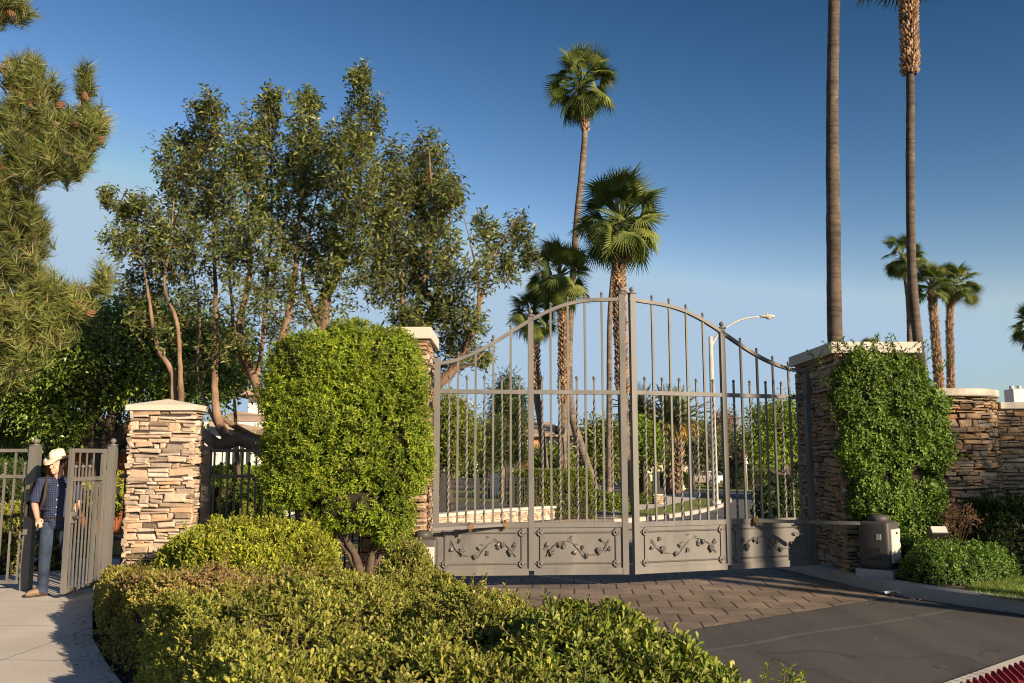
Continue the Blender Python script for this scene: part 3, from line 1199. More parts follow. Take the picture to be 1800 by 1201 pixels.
def pillar(name, label, x0, x1, y0, y1, z0, z1, cap_h, over, mat, hip=0.0, seed=1, faces='SEW', cat='pillar'):
    root = thing(name, label, cat, ((x0 + x1) / 2, (y0 + y1) / 2, z0))
    mb = MB()
    mb.box(x0 + .02, x1 - .02, y0 + .02, y1 - .02, z0 - .05, z1)
    mb.build('backing', MT['mortar'], root)
    mb = MB()
    H = z1 - z0
    if 'S' in faces:
        stones(mb, lambda u, z, d: Vector((x0 + u, y0 + .02 - d, z0 + z)), x1 - x0, H, seed)
    if 'N' in faces:
        stones(mb, lambda u, z, d: Vector((x1 - u, y1 - .02 + d, z0 + z)), x1 - x0, H, seed + 3)
    if 'E' in faces:
        stones(mb, lambda u, z, d: Vector((x1 - .02 + d, y0 + u, z0 + z)), y1 - y0, H, seed + 1)
    if 'W' in faces:
        stones(mb, lambda u, z, d: Vector((x0 + .02 - d, y1 - u, z0 + z)), y1 - y0, H, seed + 2)
    mb.build('stonework', mat, root, fix=True)
    mb = MB()
    X0, X1, Y0, Y1 = x0 - over, x1 + over, y0 - over, y1 + over
    if hip:
        vs = [(X0, Y0, z1 + .003), (X1, Y0, z1 + .003), (X1, Y1, z1 + .003), (X0, Y1, z1 + .003)]
        e = cap_h
        vs += [(a, b, z1 + e) for a, b, _ in vs]
        vs += [((X0 + X1) / 2, (Y0 + Y1) / 2, z1 + e + hip)]
        mb.add(vs, [(3, 2, 1, 0), (0, 1, 5, 4), (1, 2, 6, 5), (2, 3, 7, 6), (3, 0, 4, 7), (4, 5, 8), (5, 6, 8), (6, 7, 8), (7, 4, 8)])
    else:
        mb.rbox(X0, X1, Y0, Y1, z1 + .003, z1 + cap_h, .012)
    mb.build('cap', MT['cap'], root)
    return root


# left pillar beside the walk gate
YPIL = 11.6
px0, px1 = A(222, 860, YPIL).x, A(336, 860, YPIL).x
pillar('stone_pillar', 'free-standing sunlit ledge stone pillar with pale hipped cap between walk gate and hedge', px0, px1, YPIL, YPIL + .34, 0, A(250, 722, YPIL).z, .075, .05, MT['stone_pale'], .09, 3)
# gate pillars
PLX1 = A(747, 805, 11.5).x
pillar('stone_pillar', 'tall stone pillar mostly hidden behind the round clipped bush, holding the left gate leaf', PLX1 - .8, PLX1, 11.5, 12.6, 0, A(740, 597, 11.5).z, .16, .07, MT['stone'], 0, 11)
PRX, PRY = A(1476, 805, 12.45).x, 12.45
pillar('stone_pillar', 'massive stone pillar under the leafy vine, holding the right gate leaf', PRX, PRX + 1.15, PRY, PRY + 1.8, .1, A(1461, 622, PRY).z, .165, .07, MT['stone'], 0, 21, 'SWE')

# right garden wall with a rounded end bay
wall = thing('stone_wall', 'long shaded ledge stone wall with rounded bay and concrete coping, right of the vine', 'wall', (7.0, 12.6, .1))
zb = A(1700, 697, 12.7).z
zc = A(1780, 719, 13.0).z
cxw, cyw, rw = A(1664, 805, 13.3).x, 13.45, 0.75
mb = MB()
arc0, arc1 = math.radians(-178), math.radians(-8)


def bay(u, z, d):
    a = arc0 + u / rw
    return Vector((cxw + (rw + d) * math.cos(a), cyw + (rw + d) * math.sin(a), .1 + z))


stones(mb, bay, rw * (arc1 - arc0), zb - .1, 41, lmax=.34)
yw = 13.1
stones(mb, lambda u, z, d: Vector((cxw + rw * .9 + u, yw - d, .1 + z)), 3.6, zc - .1, 51)
mb.build('stonework', MT['stone'], wall, fix=True)
mb = MB()
mb.lathe((cxw, cyw, .05), [(rw - .03, 0), (rw - .03, zb - .06)], 40)
mb.box(cxw + rw * .9, cxw + 4.4, yw + .02, yw + .4, .05, zc - .005)
mb.build('backing', MT['mortar'], wall)
mb = MB()
mb.lathe((cxw, cyw, zb), [(rw + .07, .003), (rw + .085, .02), (rw + .085, .1), (rw + .06, .115), (0.01, .12)], 56)
mb.rbox(cxw + rw * .95, cxw + 4.4, yw - .08, yw + .48, zc + .003, zc + .105, .012)
mb.build('coping', MT['cap'], wall)

# ------------------------------------------------------------------ driveway gate
GL, GC0, GC1, GR = P(759, 1013, .17), P(1106, 1009.5, .17), P(1114, 1009.5, .17), P(1436, 993.5, .17)


class Leaf:
    def __init__(s, a, b):
        s.a = Vector((a.x, a.y, 0))
        b = Vector((b.x, b.y, 0))
        s.L = (b - s.a).length
        s.u = (b - s.a).normalized()
        s.n = Vector((s.u.y, -s.u.x, 0))
        if s.n.y > 0:
            s.n = -s.n

    def at(s, u, z, d=0.0):
        q = s.a + s.u * u + s.n * d
        return Vector((q.x, q.y, z))

    def hit(s, px, py):
        d = Vector(ray(px, py))
        t = (s.a - Vector((0, 0, CAMZ))).dot(s.n) / d.dot(s.n)
        p = Vector((0, 0, CAMZ)) + d * t
        return (p - s.a).dot(s.u), p.z


def ball_finial(mb, p, r):
    mb.lathe(p, [(r * .75, -.006), (r * .8, .004), (r * .45, .01), (r * .4, .014)], 10)
    mb.ell(p + Vector((0, 0, .012 + r * .9)), r, r, r, 12, 8)
    mb.lathe(p + Vector((0, 0, .012 + r * 1.8)), [(r * .35, -.004), (r * .3, .004), (.001, .01)], 8)


GRAPE = [(.60, .05), (.58, .35), (.30, .38), (.55, .62), (.28, .72), (.38, .98), (.0, 1.12), (-.38, .98), (-.28, .72), (-.55, .62), (-.30, .38), (-.58, .35), (-.60, .05), (-.2, .12), (0, 0), (.2, .12)]


def vine_ornament(root, lf, u0, u1, z0, z1, flip):
    W, H = u1 - u0, z1 - z0

    def q(a, b, d):
        a = 1 - a if flip else a
        return lf.at(u0 + a * W, z1 - b * H, .012 + d)
    mb = MB()
    cur = [(.04, .80), (.10, .56), (.18, .36), (.30, .24), (.40, .29), (.50, .5), (.58, .66), (.68, .75), (.80, .70), (.88, .52), (.95, .2)]
    pts, rr = smooth_path([q(a, b, .01 + .012 * math.sin(a * 9)) for a, b in cur], [.0052] * len(cur), .02)
    mb.tube(pts, [r * (1 + .15 * math.sin(i * .9)) for i, r in enumerate(rr)], 8)
    pts, rr = smooth_path([q(a, b, .012) for a, b in [(.44, .38), (.52, .6), (.58, .84)]], [.0055, .005, .003], .02)
    mb.tube(pts, rr, 6)

    def curl(a, b, s, r0):
        pts = []
        for i in range(16):
            t = i / 15
            ang = s * t * 5.2 + (PI if s < 0 else 0)
            rad = r0 * (1 - .75 * t)
            c = q(a, b, .012)
            pts.append(c + lf.u * (rad * math.cos(ang) - (r0 if s > 0 else -r0)) + Vector((0, 0, rad * math.sin(ang))))
        mb.tube(pts, .0035, 5)
    for a, b, s, r in [(.06, .52, 1, .028), (.36, .2, -1, .028), (.50, .4, 1, .026), (.86, .62, -1, .028), (.92, .34, 1, .025), (.42, .1, 1, .02)]:
        curl(a, b, s, r)
    mb.build('vine_stem', MT['gate_dark'], root, True)

    def leaf_(a, b, ang, sz):
        c = q(a, b, .018)
        ca, sa = math.cos(ang), math.sin(ang)
        m = MB()
        n = len(GRAPE)
        vs = []
        for x, y in GRAPE:
            x, y = x * sz * .85, y * sz * .85
            vs.append(c + lf.u * (x * ca - y * sa) + Vector((0, 0, x * sa + y * ca)) + lf.n * (.008 * math.sin(x * 90)))
        mid = c + lf.u * (-.55 * sz * sa) + Vector((0, 0, .55 * sz * ca)) + lf.n * .016
        bk = [v - lf.n * .012 for v in vs]
        m.add(vs + bk + [mid], [(i, (i + 1) % n, 2 * n) for i in range(n)] + [(i, (i + 1) % n, n + (i + 1) % n, n + i) for i in range(n)])
        m.build('vine_leaf', MT['gate_dark'], root, fix=True)
    sg = -1 if flip else 1
    for a, b, ang, sz in [(.08, .34, 2.2, .062), (.27, .36, -1.9, .06), (.30, .42, 2.6, .05), (.47, .66, 1.7, .06), (.54, .5, -1.3, .058), (.86, .22, 1.5, .055), (.93, .5, -2.2, .055)]:
        leaf_(a, b, ang * sg, sz)

    def grapes(a, b, sz):
        m = MB()
        c = q(a, b, .018)
        rows = [3, 4, 3, 2, 1]
        for i, k in enumerate(rows):
            for j in range(k):
                x = (j - (k - 1) / 2) * .021 * sz
                for dd in (0, .011):
                    m.ell(c + lf.u * x + Vector((0, 0, -i * .019 * sz)) + lf.n * (dd * (1 if k > 1 else .6)), .0125 * sz, .0125 * sz, .0125 * sz, 7, 5)
        m.build('grape_bunch', MT['gate_dark'], root, True)
    for a, b, s in [(.115, .55, 1), (.80, .52, 1), (.23, .3, .75), (.62, .72, .7)]:
        grapes(a, b, s)


def rosette(root, lf, u, z):
    mb = MB()
    prof = [(.046, 0), (.046, .008), (.036, .014), (.034, .008), (.024, .008), (.022, .016), (.010, .016), (.008, .024), (.001, .026)]
    vs, fs = [], []
    n = 20
    for r, d in prof:
        for j in range(n):
            a = 2 * PI * j / n
            rr = r * (1 + (.05 * math.cos(a * 10) if r > .03 else 0))
            vs.append(lf.at(u + rr * math.cos(a), z + rr * math.sin(a), .024 + d))
    for i in range(len(prof) - 1):
        for j in range(n):
            k = (j + 1) % n
            fs.append((i * n + j, i * n + k, (i + 1) * n + k, (i + 1) * n + j))
    fs.append(tuple((len(prof) - 1) * n + j for j in range(n)))
    mb.add(vs, fs)
    mb.build('rosette', MT['gate_dark'], root, True, fix=True)


def gate_leaf(label, hinge, meet, arch_px, mid_px, hinge_left):
    """hinge/meet: foot points; arch_px: picture points along the arch; everything is placed on the leaf's own plane"""
    a, b = (hinge, meet) if hinge_left else (meet, hinge)
    lf = Leaf(a, b)
    L = lf.L
    base = (lf.at(0, 0) + lf.at(L, 0)) / 2
    root = thing('gate_leaf', label, 'gate', (base.x, base.y, 0))
    arch = sorted([lf.hit(*p) for p in arch_px])
    au, az = [p[0] for p in arch], [p[1] for p in arch]
    S0, S1 = .045, L - .045
    ZB, ZT = .17, .82                      # solid panel
    ZM = (lf.hit(*mid_px[0])[1] + lf.hit(*mid_px[1])[1]) / 2
    k = len(au)
    pf = np.polyfit(au, az, 5)

    def arch_z(u):
        return float(np.polyval(pf, u))
    side = lf.u
    F_ = MT['gate']
    mb = MB()
    um = L / 2
    hl = .04
    zmeet = max(arch_z(S0), arch_z(S1))
    for u in (S0, S1):
        top = arch_z(u) + .07
        mb.sqbar(lf.at(u, ZB), lf.at(u, top), hl, .035, side)
    mb.sqbar(lf.at(um, ZB + .06), lf.at(um, arch_z(um) + .05), .036, .03, side)
    for z, h in ((ZM, .028), (ZT, .034), (ZB + .045, .043)):
        for u0, u1 in ((S0 + hl, um - .036), (um + .036, S1 - hl)):
            mb.sqbar(lf.at(u0, z), lf.at(u1, z), .027, h, lf.n)
    mb.build('frame', F_, root)
    # arch
    mb = MB()
    us = np.linspace(0.0, L, 36)
    pts = [lf.at(u, arch_z(u)) for u in us]
    vs, fs = [], []
    for i, p in enumerate(pts):
        t = (pts[min(i + 1, 35)] - pts[max(i - 1, 0)]).normalized()
        up = lf.n.cross(t)
        for x, y in ((-.03, -.023), (.03, -.023), (.03, .023), (-.03, .023)):
            vs.append(p + lf.n * x + up * y)
    for i in range(35):
        for j in range(4):
            fs.append((i * 4 + j, i * 4 + (j + 1) % 4, i * 4 + 4 + (j + 1) % 4, i * 4 + 4 + j))
    fs += [(3, 2, 1, 0), (140, 141, 142, 143)]
    mb.add(vs, fs)
    mb.build('arch_rail', F_, root, fix=True)
    # finials on stiles
    mb = MB()
    for u, r in ((S1 if hinge_left else S0, .034), (um, .034)):
        top = arch_z(u) + (.07 if u != um else .05)
        m = MB()
        m.sqbar(lf.at(u, top + .001), lf.at(u, top + .022), .05, .045, side)
        ball_finial(m, lf.at(u, top + .025), r)
        m.build('finial', F_, root, True)
    # bars
    for h in (0, 1):
        u0, u1 = (S0 + hl, um - .036) if h == 0 else (um + .036, S1 - hl)
        for i in range(1, 10):
            u = u0 + (u1 - u0) * i / 10
            if i % 2 == 0:
                m = MB()
                m.sqbar(lf.at(u, ZT + .034), lf.at(u, arch_z(u) - .02), .0138, .0138, side)
                bar = m.build('bar', F_, root)
                m = MB()
                z = arch_z(u) + .02
                m.sqbar(lf.at(u, z), lf.at(u, z + .03), .012, .012, side)
                ball_finial(m, lf.at(u, z + .035), .021)
                m.build('finial', MT['gate_dark'], bar, True)
            else:
                m = MB()
                m.sqbar(lf.at(u, ZT + .034), lf.at(u, ZM - .028), .0122, .0122, side, twist=8.5 * PI, seg=90, plain=.035)
                m.sqbar(lf.at(u, ZM + .028), lf.at(u, ZM + .16), .012, .012, side)
                bar = m.build('twisted_bar', F_, root)
                m = MB()
                ball_finial(m, lf.at(u, ZM + .165), .023)
                m.build('finial', MT['gate_dark'], bar, True)
    # solid panels with relief
    for h in (0, 1):
        u0, u1 = (S0 + hl - .003, um - .033) if h == 0 else (um + .033, S1 - hl + .003)
        m = MB()
        m.box(u0, u1, -.012, .008, ZB + .086, ZT - .03, lambda v: lf.at(v.x, v.z, v.y))
        m.build('panel', F_, root)
        i0, i1, j0, j1 = u0 + .09, u1 - .09, ZB + .15, ZT - .1
        m = MB()
        for z in (j0, j1):
            m.sqbar(lf.at(u0 + .02, z, .016), lf.at(u1 - .02, z, .016), .008, .008, lf.n, twist=40 * PI, seg=220)
        for u in (i0, i1):
            m.sqbar(lf.at(u, j0 - .06, .016), lf.at(u, j1 + .06, .016), .009, .009, lf.n)
        m.build('rope_border', MT['gate_dark'], root)
        for u in (i0, i1):
            for z in (j0, j1):
                rosette(root, lf, u, z)
        flip = (h == 0)
        vine_ornament(root, lf, i0 + .04, i1 - .04, j0 + .02, j1 - .02, flip)
    # hinges
    hu = S0 if hinge_left else S1
    for z in (.45, arch_z(hu) - .25):
        m = MB()
        m.tube([lf.at(hu + (-.06 if hinge_left else .06), z - .06, 0), lf.at(hu + (-.06 if hinge_left else .06), z + .06, 0)], .022, 10)
        m.build('hinge', MT['steel'], root, True)
    # weld bracket for the opener arm
    return root, lf


ARCH_L = [(758, 640), (790, 634.5), (823, 627), (859, 609), (895, 585), (929, 564), (965, 547), (998, 536), (1030, 529), (1064, 526), (1101, 526)]
ARCH_R = [(1112, 527), (1137, 530), (1168, 537), (1198, 546), (1230, 560), (1263, 579), (1294, 603), (1324, 622), (1355, 637), (1378, 646), (1418, 656)]
gl, LFL = gate_leaf('left wrought iron gate leaf with vine panels, arch rising from the round bush', GL, GC0, ARCH_L, [(765, 688.5), (1095, 690)], True)
gr, LFR = gate_leaf('right wrought iron gate leaf with vine panels, arch falling towards the stone pillar', GR, GC1, ARCH_R, [(1120, 691), (1380, 697)], False)


# ------------------------------------------------------------------ gate operators and arms
def operator(label, c, w, d, h, rz, z0, panel_side):
    root = thing('gate_operator', label, 'gate operator', (c[0], c[1], z0), None, rz)
    mb = MB()
    mb.rbox(-w * .58, w * .58, -d * .58, d * .58, -.06, .05, .01)
    mb.build('concrete_pad', MT['kerb'], root, local=True)
    mb = MB()
    bm = bmesh.new()
    bmesh.ops.create_cube(bm, size=1)
    for v in bm.verts:
        s = .93 if v.co.z > 0 else 1
        v.co = Vector((v.co.x * w * s, v.co.y * d * s, .05 + (v.co.z + .5) * h))
    bmesh.ops.bevel(bm, geom=bm.edges[:], offset=.045, segments=4, affect='EDGES', profile=.5)
    mb.bm(bm)
    mb.build('shell', MT['opbox'], root, True, local=True)
    mb = MB()
    for k in range(6):
        mb.rbox(-w * .5 - .006, -w * .5 + .01, -.09, .09, .05 + h * .2 + k * .028, .05 + h * .2 + k * .028 + .012, .002)
    mb.build('vent', MT['black'], root, local=True)
    mb = MB()
    mb.box(-w * .49 - .004, -w * .49 + .004, -.1, -.04, .05 + h * .62, .05 + h * .74)
    mb.build('sticker', MT['oppanel'], root, local=True)
    mb = MB()
    mb.rbox(-w * .505, w * .505, -d * .505, d * .505, .085, .1, .004)
    mb.build('base_seam', MT['black'], root, local=True)
    mb = MB()
    mb.lathe((0, 0, .05 + h), [(w * .3, -.01), (w * .3, .04), (w * .27, .07), (w * .18, .085), (.001, .09)], 24)
    mb.build('dome_lid', MT['opbox'], root, True, local=True)
    mb = MB()
    mb.rbox(-w * .36, w * .36, -d * .5 - .012, -d * .5 + .02, .13, .05 + h * .84, .01)
    pn = mb.build('access_panel', MT['oppanel'], root, local=True)
    mb = MB()
    mb.box(-.05, .06, -d * .5 - .0145, -d * .5 - .011, .05 + h * .52, .05 + h * .64)
    mb.build('sticker', MT['white'], pn, local=True)
    mb = MB()
    mb.tube([(0, -d * .5 - .03, .05 + h * .76), (0, -d * .5 - .011, .05 + h * .76)], .014, 12)
    mb.build('lock', MT['steel'], pn, True, local=True)
    return root


oq = P(1548, 1006, .22)
operator('dark grey gate operator housing with dome lid and pale panel, in front of the vine', (oq.x + .13, oq.y + .3), .46, .42, .62, math.radians(48), .19, 1)
ol = P(740, 1003, .06)
ol = A(742, 990, 11.2)
operator('dark grey gate operator housing with dome lid, half behind the hedge left of the gate', (ol.x, ol.y + .1), .37, .38, .64, math.radians(8), .02, 1)


def arm(label, p0, p1, w):
    root = thing('gate_opener', label, 'gate opener', tuple((p0 + p1) / 2))
    mb = MB()
    mb.sqbar(p0, p1, w, w * .8, Vector((0, 0, 1)))
    mb.build('bar', MT['gate'], root)
    d = (p1 - p0).normalized()
    for t in (.02, .5):
        q = p0 + (p1 - p0) * t
        mb = MB()
        mb.sqbar(q - d * .035, q + d * .035, w * 1.35, w * 1.3, Vector((0, 0, 1)))
        mb.tube([q + Vector((0, 0, -.06)), q + Vector((0, 0, .06))], .02, 10)
        mb.build('clevis', MT['rust'], root)
    return root


u_, z_ = LFR.hit(1322, 916)
arm('pale steel opener arm between the right gate leaf and its operator', LFR.at(u_, .83, .06), A(1512, 920, 12.0), .022)
u_, z_ = LFL.hit(890, 918)
arm('pale steel opener arm between the left gate leaf and its operator', LFL.at(u_, .83, .06), Vector((ol.x + .1, ol.y + .2, .80)), .02)


# ------------------------------------------------------------------ walk fence and walk gate
ZR0, ZR1, ZR2 = 1.80, 1.46, .1


def fence_run(root, x0, x1, y, n, first_tall, mat, zb=0.0, y1=None, hb=.0115):
    y1 = y if y1 is None else y1

    def q(x, z, d=0.0):
        t = (x - x0) / (x1 - x0)
        return Vector((x, y + (y1 - y) * t + d, z))
    for z, h in ((ZR0, .022), (ZR1, .022), (ZR2, .022)):
        mb = MB()
        mb.sqbar(q(x0, z), q(x1, z), h, .022, Vector((0, 0, 1)))
        mb.build('rail', mat, root)
    for i in range(n):
        x = x0 + (x1 - x0) * (i + .5) / n
        tall = (i % 2 == 0) == first_tall
        m = MB()
        m.sqbar(q(x, ZR2 + .02), q(x, ZR1 - .02), hb)
        if tall:
            m.sqbar(q(x, ZR1 + .02), q(x, ZR0 - .02), hb)
            m.build('picket', mat, root)
        else:
            m.sqbar(q(x, ZR1 + .02), q(x, ZR1 + .15), hb)
            pk = m.build('picket', mat, root)
            m = MB()
            m.ell(q(x, ZR1 + .165), .026, .026, .026, 10, 7)
            m.build('ball_tip', mat, pk, True)


def post(root, x, y, top, hw, mat, ball=True, zb=0.0):
    m = MB()
    m.sqbar((x, y, zb - .02), (x, y, top), hw)
    po = m.build('post', mat, root)
    m = MB()
    m.sqbar((x, y, top + .001), (x, y, top + .02), hw * 1.15)
    if ball:
        m.lathe((x, y, top + .02), [(.03, 0), (.02, .012)], 10)
        m.ell((x, y, top + .065), .038, .038, .038, 12, 9)
    m.build('post_cap', mat, po, ball)


fx = P(45, 1037).x
fy = 11.75
fl = thing('picket_fence', 'grey metal picket fence with ball tips at the left frame edge, beside the man', 'fence', (fx - 1.2, fy, 0))
fence_run(fl, fx - 2.9, fx - .06, fy, 22, True, MT['gate'])
post(fl, fx, fy, 1.86, .058, MT['gate'])
x0, x1 = px1 + .09, PLX1 - .85
f2 = thing('picket_fence', 'dark shaded picket fence between the hipped pillar and the round bush', 'fence', ((x0 + x1) / 2, 11.9, 0))
fence_run(f2, x0 + .05, x1, 11.9, 22, True, MT['fence'])
post(f2, x0, 11.9, 1.84, .05, MT['fence'], False)
hq = A(195, 850, 11.75)
f3 = thing('picket_fence', 'short dark picket panel filling the gap between walk gate and pillar', 'fence', ((hq.x + px0) / 2, 11.85, 0))
fence_run(f3, hq.x + .07, px0 + .1, 11.85, 2, False, MT['fence'])

wg = thing('walk_gate', 'open grey metal walk gate swung towards the hedge, with lock box', 'gate', (hq.x, hq.y, 0))
post(wg, hq.x, hq.y, 1.86, .05, MT['gate'])
fe = P(108, 1045, .06)
W0 = Leaf(Vector((fe.x, fe.y, 0)), Vector((hq.x - .07, hq.y - .06, 0)))
mb = MB()
for u in (.028, W0.L - .028):
    mb.sqbar(W0.at(u, .06), W0.at(u, 1.82), .028, .024, W0.u)
mb.sqbar(W0.at(W0.L * .78, .115), W0.at(W0.L * .78, 1.4), .022, .02, W0.u)
for z in (1.795, 1.44, .085):
    mb.sqbar(W0.at(.056, z), W0.at(W0.L - .056, z), .02, .025, W0.n)
mb.build('frame', MT['gate'], wg)
nb = 7
for i in range(1, nb):
    u = .05 + (W0.L * .76 - .05) * i / nb
    tall = i % 2 == 0
    m = MB()
    m.sqbar(W0.at(u, .11), W0.at(u, 1.415), .0078, .0078, W0.u)
    m.sqbar(W0.at(u, 1.465), W0.at(u, 1.77 if tall else 1.58), .0078, .0078, W0.u)
    pk = m.build('picket', MT['gate'], wg)
    if not tall:
        m = MB()
        m.ell(W0.at(u, 1.595), .025, .025, .025, 10, 7)
        m.build('ball_tip', MT['gate'], pk, True)
m = MB()
m.rbox(.03, .13, -.035, .035, .9, 1.04, .008, lambda v: W0.at(v.x, v.z, v.y))
lk = m.build('lock_box', MT['gate'], wg)
m = MB()
m.tube([W0.at(.08, .97, .035), W0.at(.08, .97, .07)], .02, 12)
m.ell(W0.at(.08, .97, .085), .028, .028, .028, 12, 8)
m.build('knob', MT['steel'], lk, True)
for z in (.35, 1.6):
    m = MB()
    m.tube([Vector((hq.x - .06, hq.y - .05, z - .05)), Vector((hq.x - .06, hq.y - .05, z + .05))], .016, 10)
    m.build('hinge', MT['steel'], wg, True)

# small plaque lamp in the right bed
q = A(1648, 944, 11.8)
sg = thing('landscape_lamp', 'small grey flood lamp box on a stake above the ground cover', 'garden lamp', (q.x, q.y, .15))
mb = MB()
R_ = Matrix.Rotation(math.radians(-35), 3, 'X')
mb.rbox(-.115, .115, -.07, .07, -.055, .055, .01, lambda v: Vector((q.x, q.y, q.z + .06)) + R_ @ v)
mb.build('housing', MT['opbox'], sg)
mb = MB()
mb.box(-.1, .1, -.074, -.0705, -.045, .045, lambda v: Vector((q.x, q.y, q.z + .06)) + R_ @ v)
mb.build('lens', MT['oppanel'], sg)
mb = MB()
mb.tube([(q.x, q.y, .1), (q.x, q.y, q.z + .04)], .015, 8)
mb.build('stake', MT['steel'], sg)
# ------------------------------------------------------------------ hedges in the foreground
def topz_mound(p):
    return .88 - .14 * np.clip((10.1 - p[:, 1]) / .8, 0, 1) - .22 * np.clip((-3.4 - p[:, 0]) / .8, 0, 1)


hedge('hedge', 'tall yellow-green hedge mound against the dark fence and hipped pillar', [(-4.5, 11.3), (-4.15, 10.1), (-3.4, 9.3), (-2.6, 9.1), (-2.15, 9.5), (-2.0, 10.3), (-2.1, 11.35), (-2.3, 11.6), (-4.35, 11.6)], 1.0, MT['lf_mound'], 520, .05, .46, 7, .36, bumpy=.12, sprig=60, topz=topz_mound, group='clipped hedges of the front bed')
hedge('hedge', 'low hedge with a dry brown patch along the left sidewalk edge', [(-5.2, 11.35), (-4.6, 10.05), (-3.96, 8.71), (-3.4, 7.75), (-2.92, 6.97), (-1.7, 6.8), (-1.05, 7.9), (-1.35, 9.6), (-1.9, 10.0), (-2.4, 9.4), (-3.4, 9.6), (-4.0, 10.2), (-4.35, 11.3)], .6, MT['lf_hedge_b'], 620, .04, .42, 8, .24, bumpy=.1, sprig=60, topz=lambda p: np.clip(.68 - .085 * (p[:, 1] - 7.2), .33, .7), group='clipped hedges of the front bed')
hedge('hedge', 'broad olive hedge in the foreground, between the sidewalk and the large-leaved clump', [(-2.92, 7.05), (-2.2, 5.5), (-1.6, 4.4), (-.9, 3.4), (.05, 2.6), (.45, 2.9), (.42, 4.2), (.35, 5.8), (-.1, 7.2), (-1.0, 8.0), (-1.9, 7.1)], .68, MT['lf_hedge'], 820, .039, .42, 8, .28, bumpy=.12, sprig=40, group='clipped hedges of the front bed')
hedge('hedge', 'glossy large-leaved pittosporum clump standing highest over the asphalt', [(-.15, 2.4), (1.28, 2.5), (1.38, 3.4), (1.37, 4.1), (1.17, 5.1), (.74, 5.78), (.3, 5.95), (-.1, 5.6), (-.1, 4.2)], .84, MT['lf_pitt'], 560, .055, .4, 9, .24, bumpy=.1, sprig=24, topz=lambda p: .69 + .06 * np.sin(p[:, 1] * 2.6 + .2) + .04 * np.sin(p[:, 0] * 5), group='clipped hedges of the front bed')
hedge('hedge', 'narrow hedge along the paved apron below the left gate leaf', [(.4, 6.3), (.15, 7.4), (-.45, 8.6), (-.8, 9.6), (-1.1, 10.2), (-1.5, 10.1), (-1.55, 9.1), (-1.15, 7.8), (-.3, 7.1), (.0, 6.0)], .6, MT['lf_hedge'], 620, .046, .42, 8, .26, bumpy=.12, sprig=60, topz=lambda p: .56 + .2 * np.exp(-((p[:, 0] + 1.12) ** 2 + (p[:, 1] - 9.6) ** 2) / .22), group='clipped hedges of the front bed')

# loose shoots rising by the road edge at the bottom of the bed
for i, (px, py, h) in enumerate([(1335, 1201, .16), (1366, 1201, .12)]):
    q = P(px, py, .35)
    rt = thing('sapling', ['leafy upright shoot at the tip of the large-leaved clump', 'smaller leafy shoot nearest the asphalt, outside the large-leaved clump'][i], 'sapling', (q.x, q.y, .0))
    mb = MB()
    sp_, sa_ = [], []
    for k in range(4):
        t = unit(np.array([[rng.normal(0, .35), rng.normal(0, .2), 1]]))[0]
        a = np.array([q.x, q.y, 0.02])
        ln = h + .3
        mb.tube([a, a + t * ln], [.007, .003], 5)
        for s_ in np.arange(.3, 1.01, .05):
            sp_.append(a + t * ln * s_)
            sa_.append(t)
    mb.build('stem', MT['twig'], rt)
    p, dr, nn, LL, WW = rosettes(np.array(sp_), np.array(sa_), 3, .05, .42, (40, 80))
    leaves('foliage', p, dr, nn, LL, WW, MT['lf_bush'], rt, LEAF8)

# ------------------------------------------------------------------ round clipped bush by the left pillar
YB = 11.0
MT['darkstem'] = surf('shrub_stem', [(.05, .035, .025), (.11, .08, .06)], 14, 6, .9, .6, 40, .01)
c = A(606, 752, YB)
sx, sz = M(130, YB), M(160, YB)
rt = thing('clipped_bush', 'large bright green rounded bush on bare stems in front of the gate pillar', 'bush', (c.x, YB, 0))
shrub(rt, [((c.x, YB, c.z), (sx, .5, sz)), (tuple(A(690, 905, YB - .05)), (M(42, YB), .3, M(60, YB))), (tuple(A(525, 835, YB)), (M(58, YB), .42, M(60, YB))), (tuple(A(618, 890, YB)), (M(80, YB), .4, M(48, YB))), (tuple(A(545, 656, YB)), (M(85, YB), .45, M(80, YB))), (tuple(A(615, 655, YB)), (M(84, YB), .46, M(91, YB))), (tuple(A(677, 681, YB)), (M(71, YB), .43, M(107, YB))), (tuple(A(700, 780, YB)), (M(58, YB), .42, M(110, YB)))], MT['lf_bush'], 960, .053, .36, 7, 2.6, (35, 95), .13, 2.6, .16, LEAF2, .15, pitd=.1)
mb = MB()
for q in ([(640, 1030, 20), (628, 985, 15), (600, 930, 12), (570, 860, 8)], [(648, 1030, 20), (655, 980, 15), (662, 930, 12), (655, 860, 9)], [(668, 1010, 14), (690, 975, 10), (705, 930, 8)], [(640, 1020, 14), (612, 975, 9), (585, 940, 6)], [(655, 1000, 10), (676, 950, 9), (640, 900, 7)]):
    limb(mb, q, YB, .1, 8, .12)
mb.build('stems', MT['darkstem'], rt, True)
# wispy shoots on top and sides
pos, g = super_points((c.x, YB, c.z), (sx, .5, sz), 320, 2.9)
mb = MB()
sp_, sa_ = [], []
for p0, g0 in zip(pos, g):
    if g0[2] < -.3:
        continue
    t = unit((g0 * .9 + [0, 0, .5] + rng.normal(0, .35, 3))[None])[0]
    ln = rng.uniform(.08, .26)
    mb.tube([p0, p0 + t * ln], [.004, .002], 4)
    for s_ in np.arange(.25, 1.01, .15):
        sp_.append(p0 + t * ln * s_)
        sa_.append(t)
mb.build('twigs', MT['twig'], rt)
p, dr, nn, LL, WW = rosettes(np.array(sp_), np.array(sa_), 4, .058, .36, (45, 85))
leaves('shoot_foliage', p, dr, nn, LL, WW, MT['lf_bush'], rt, LEAF2)

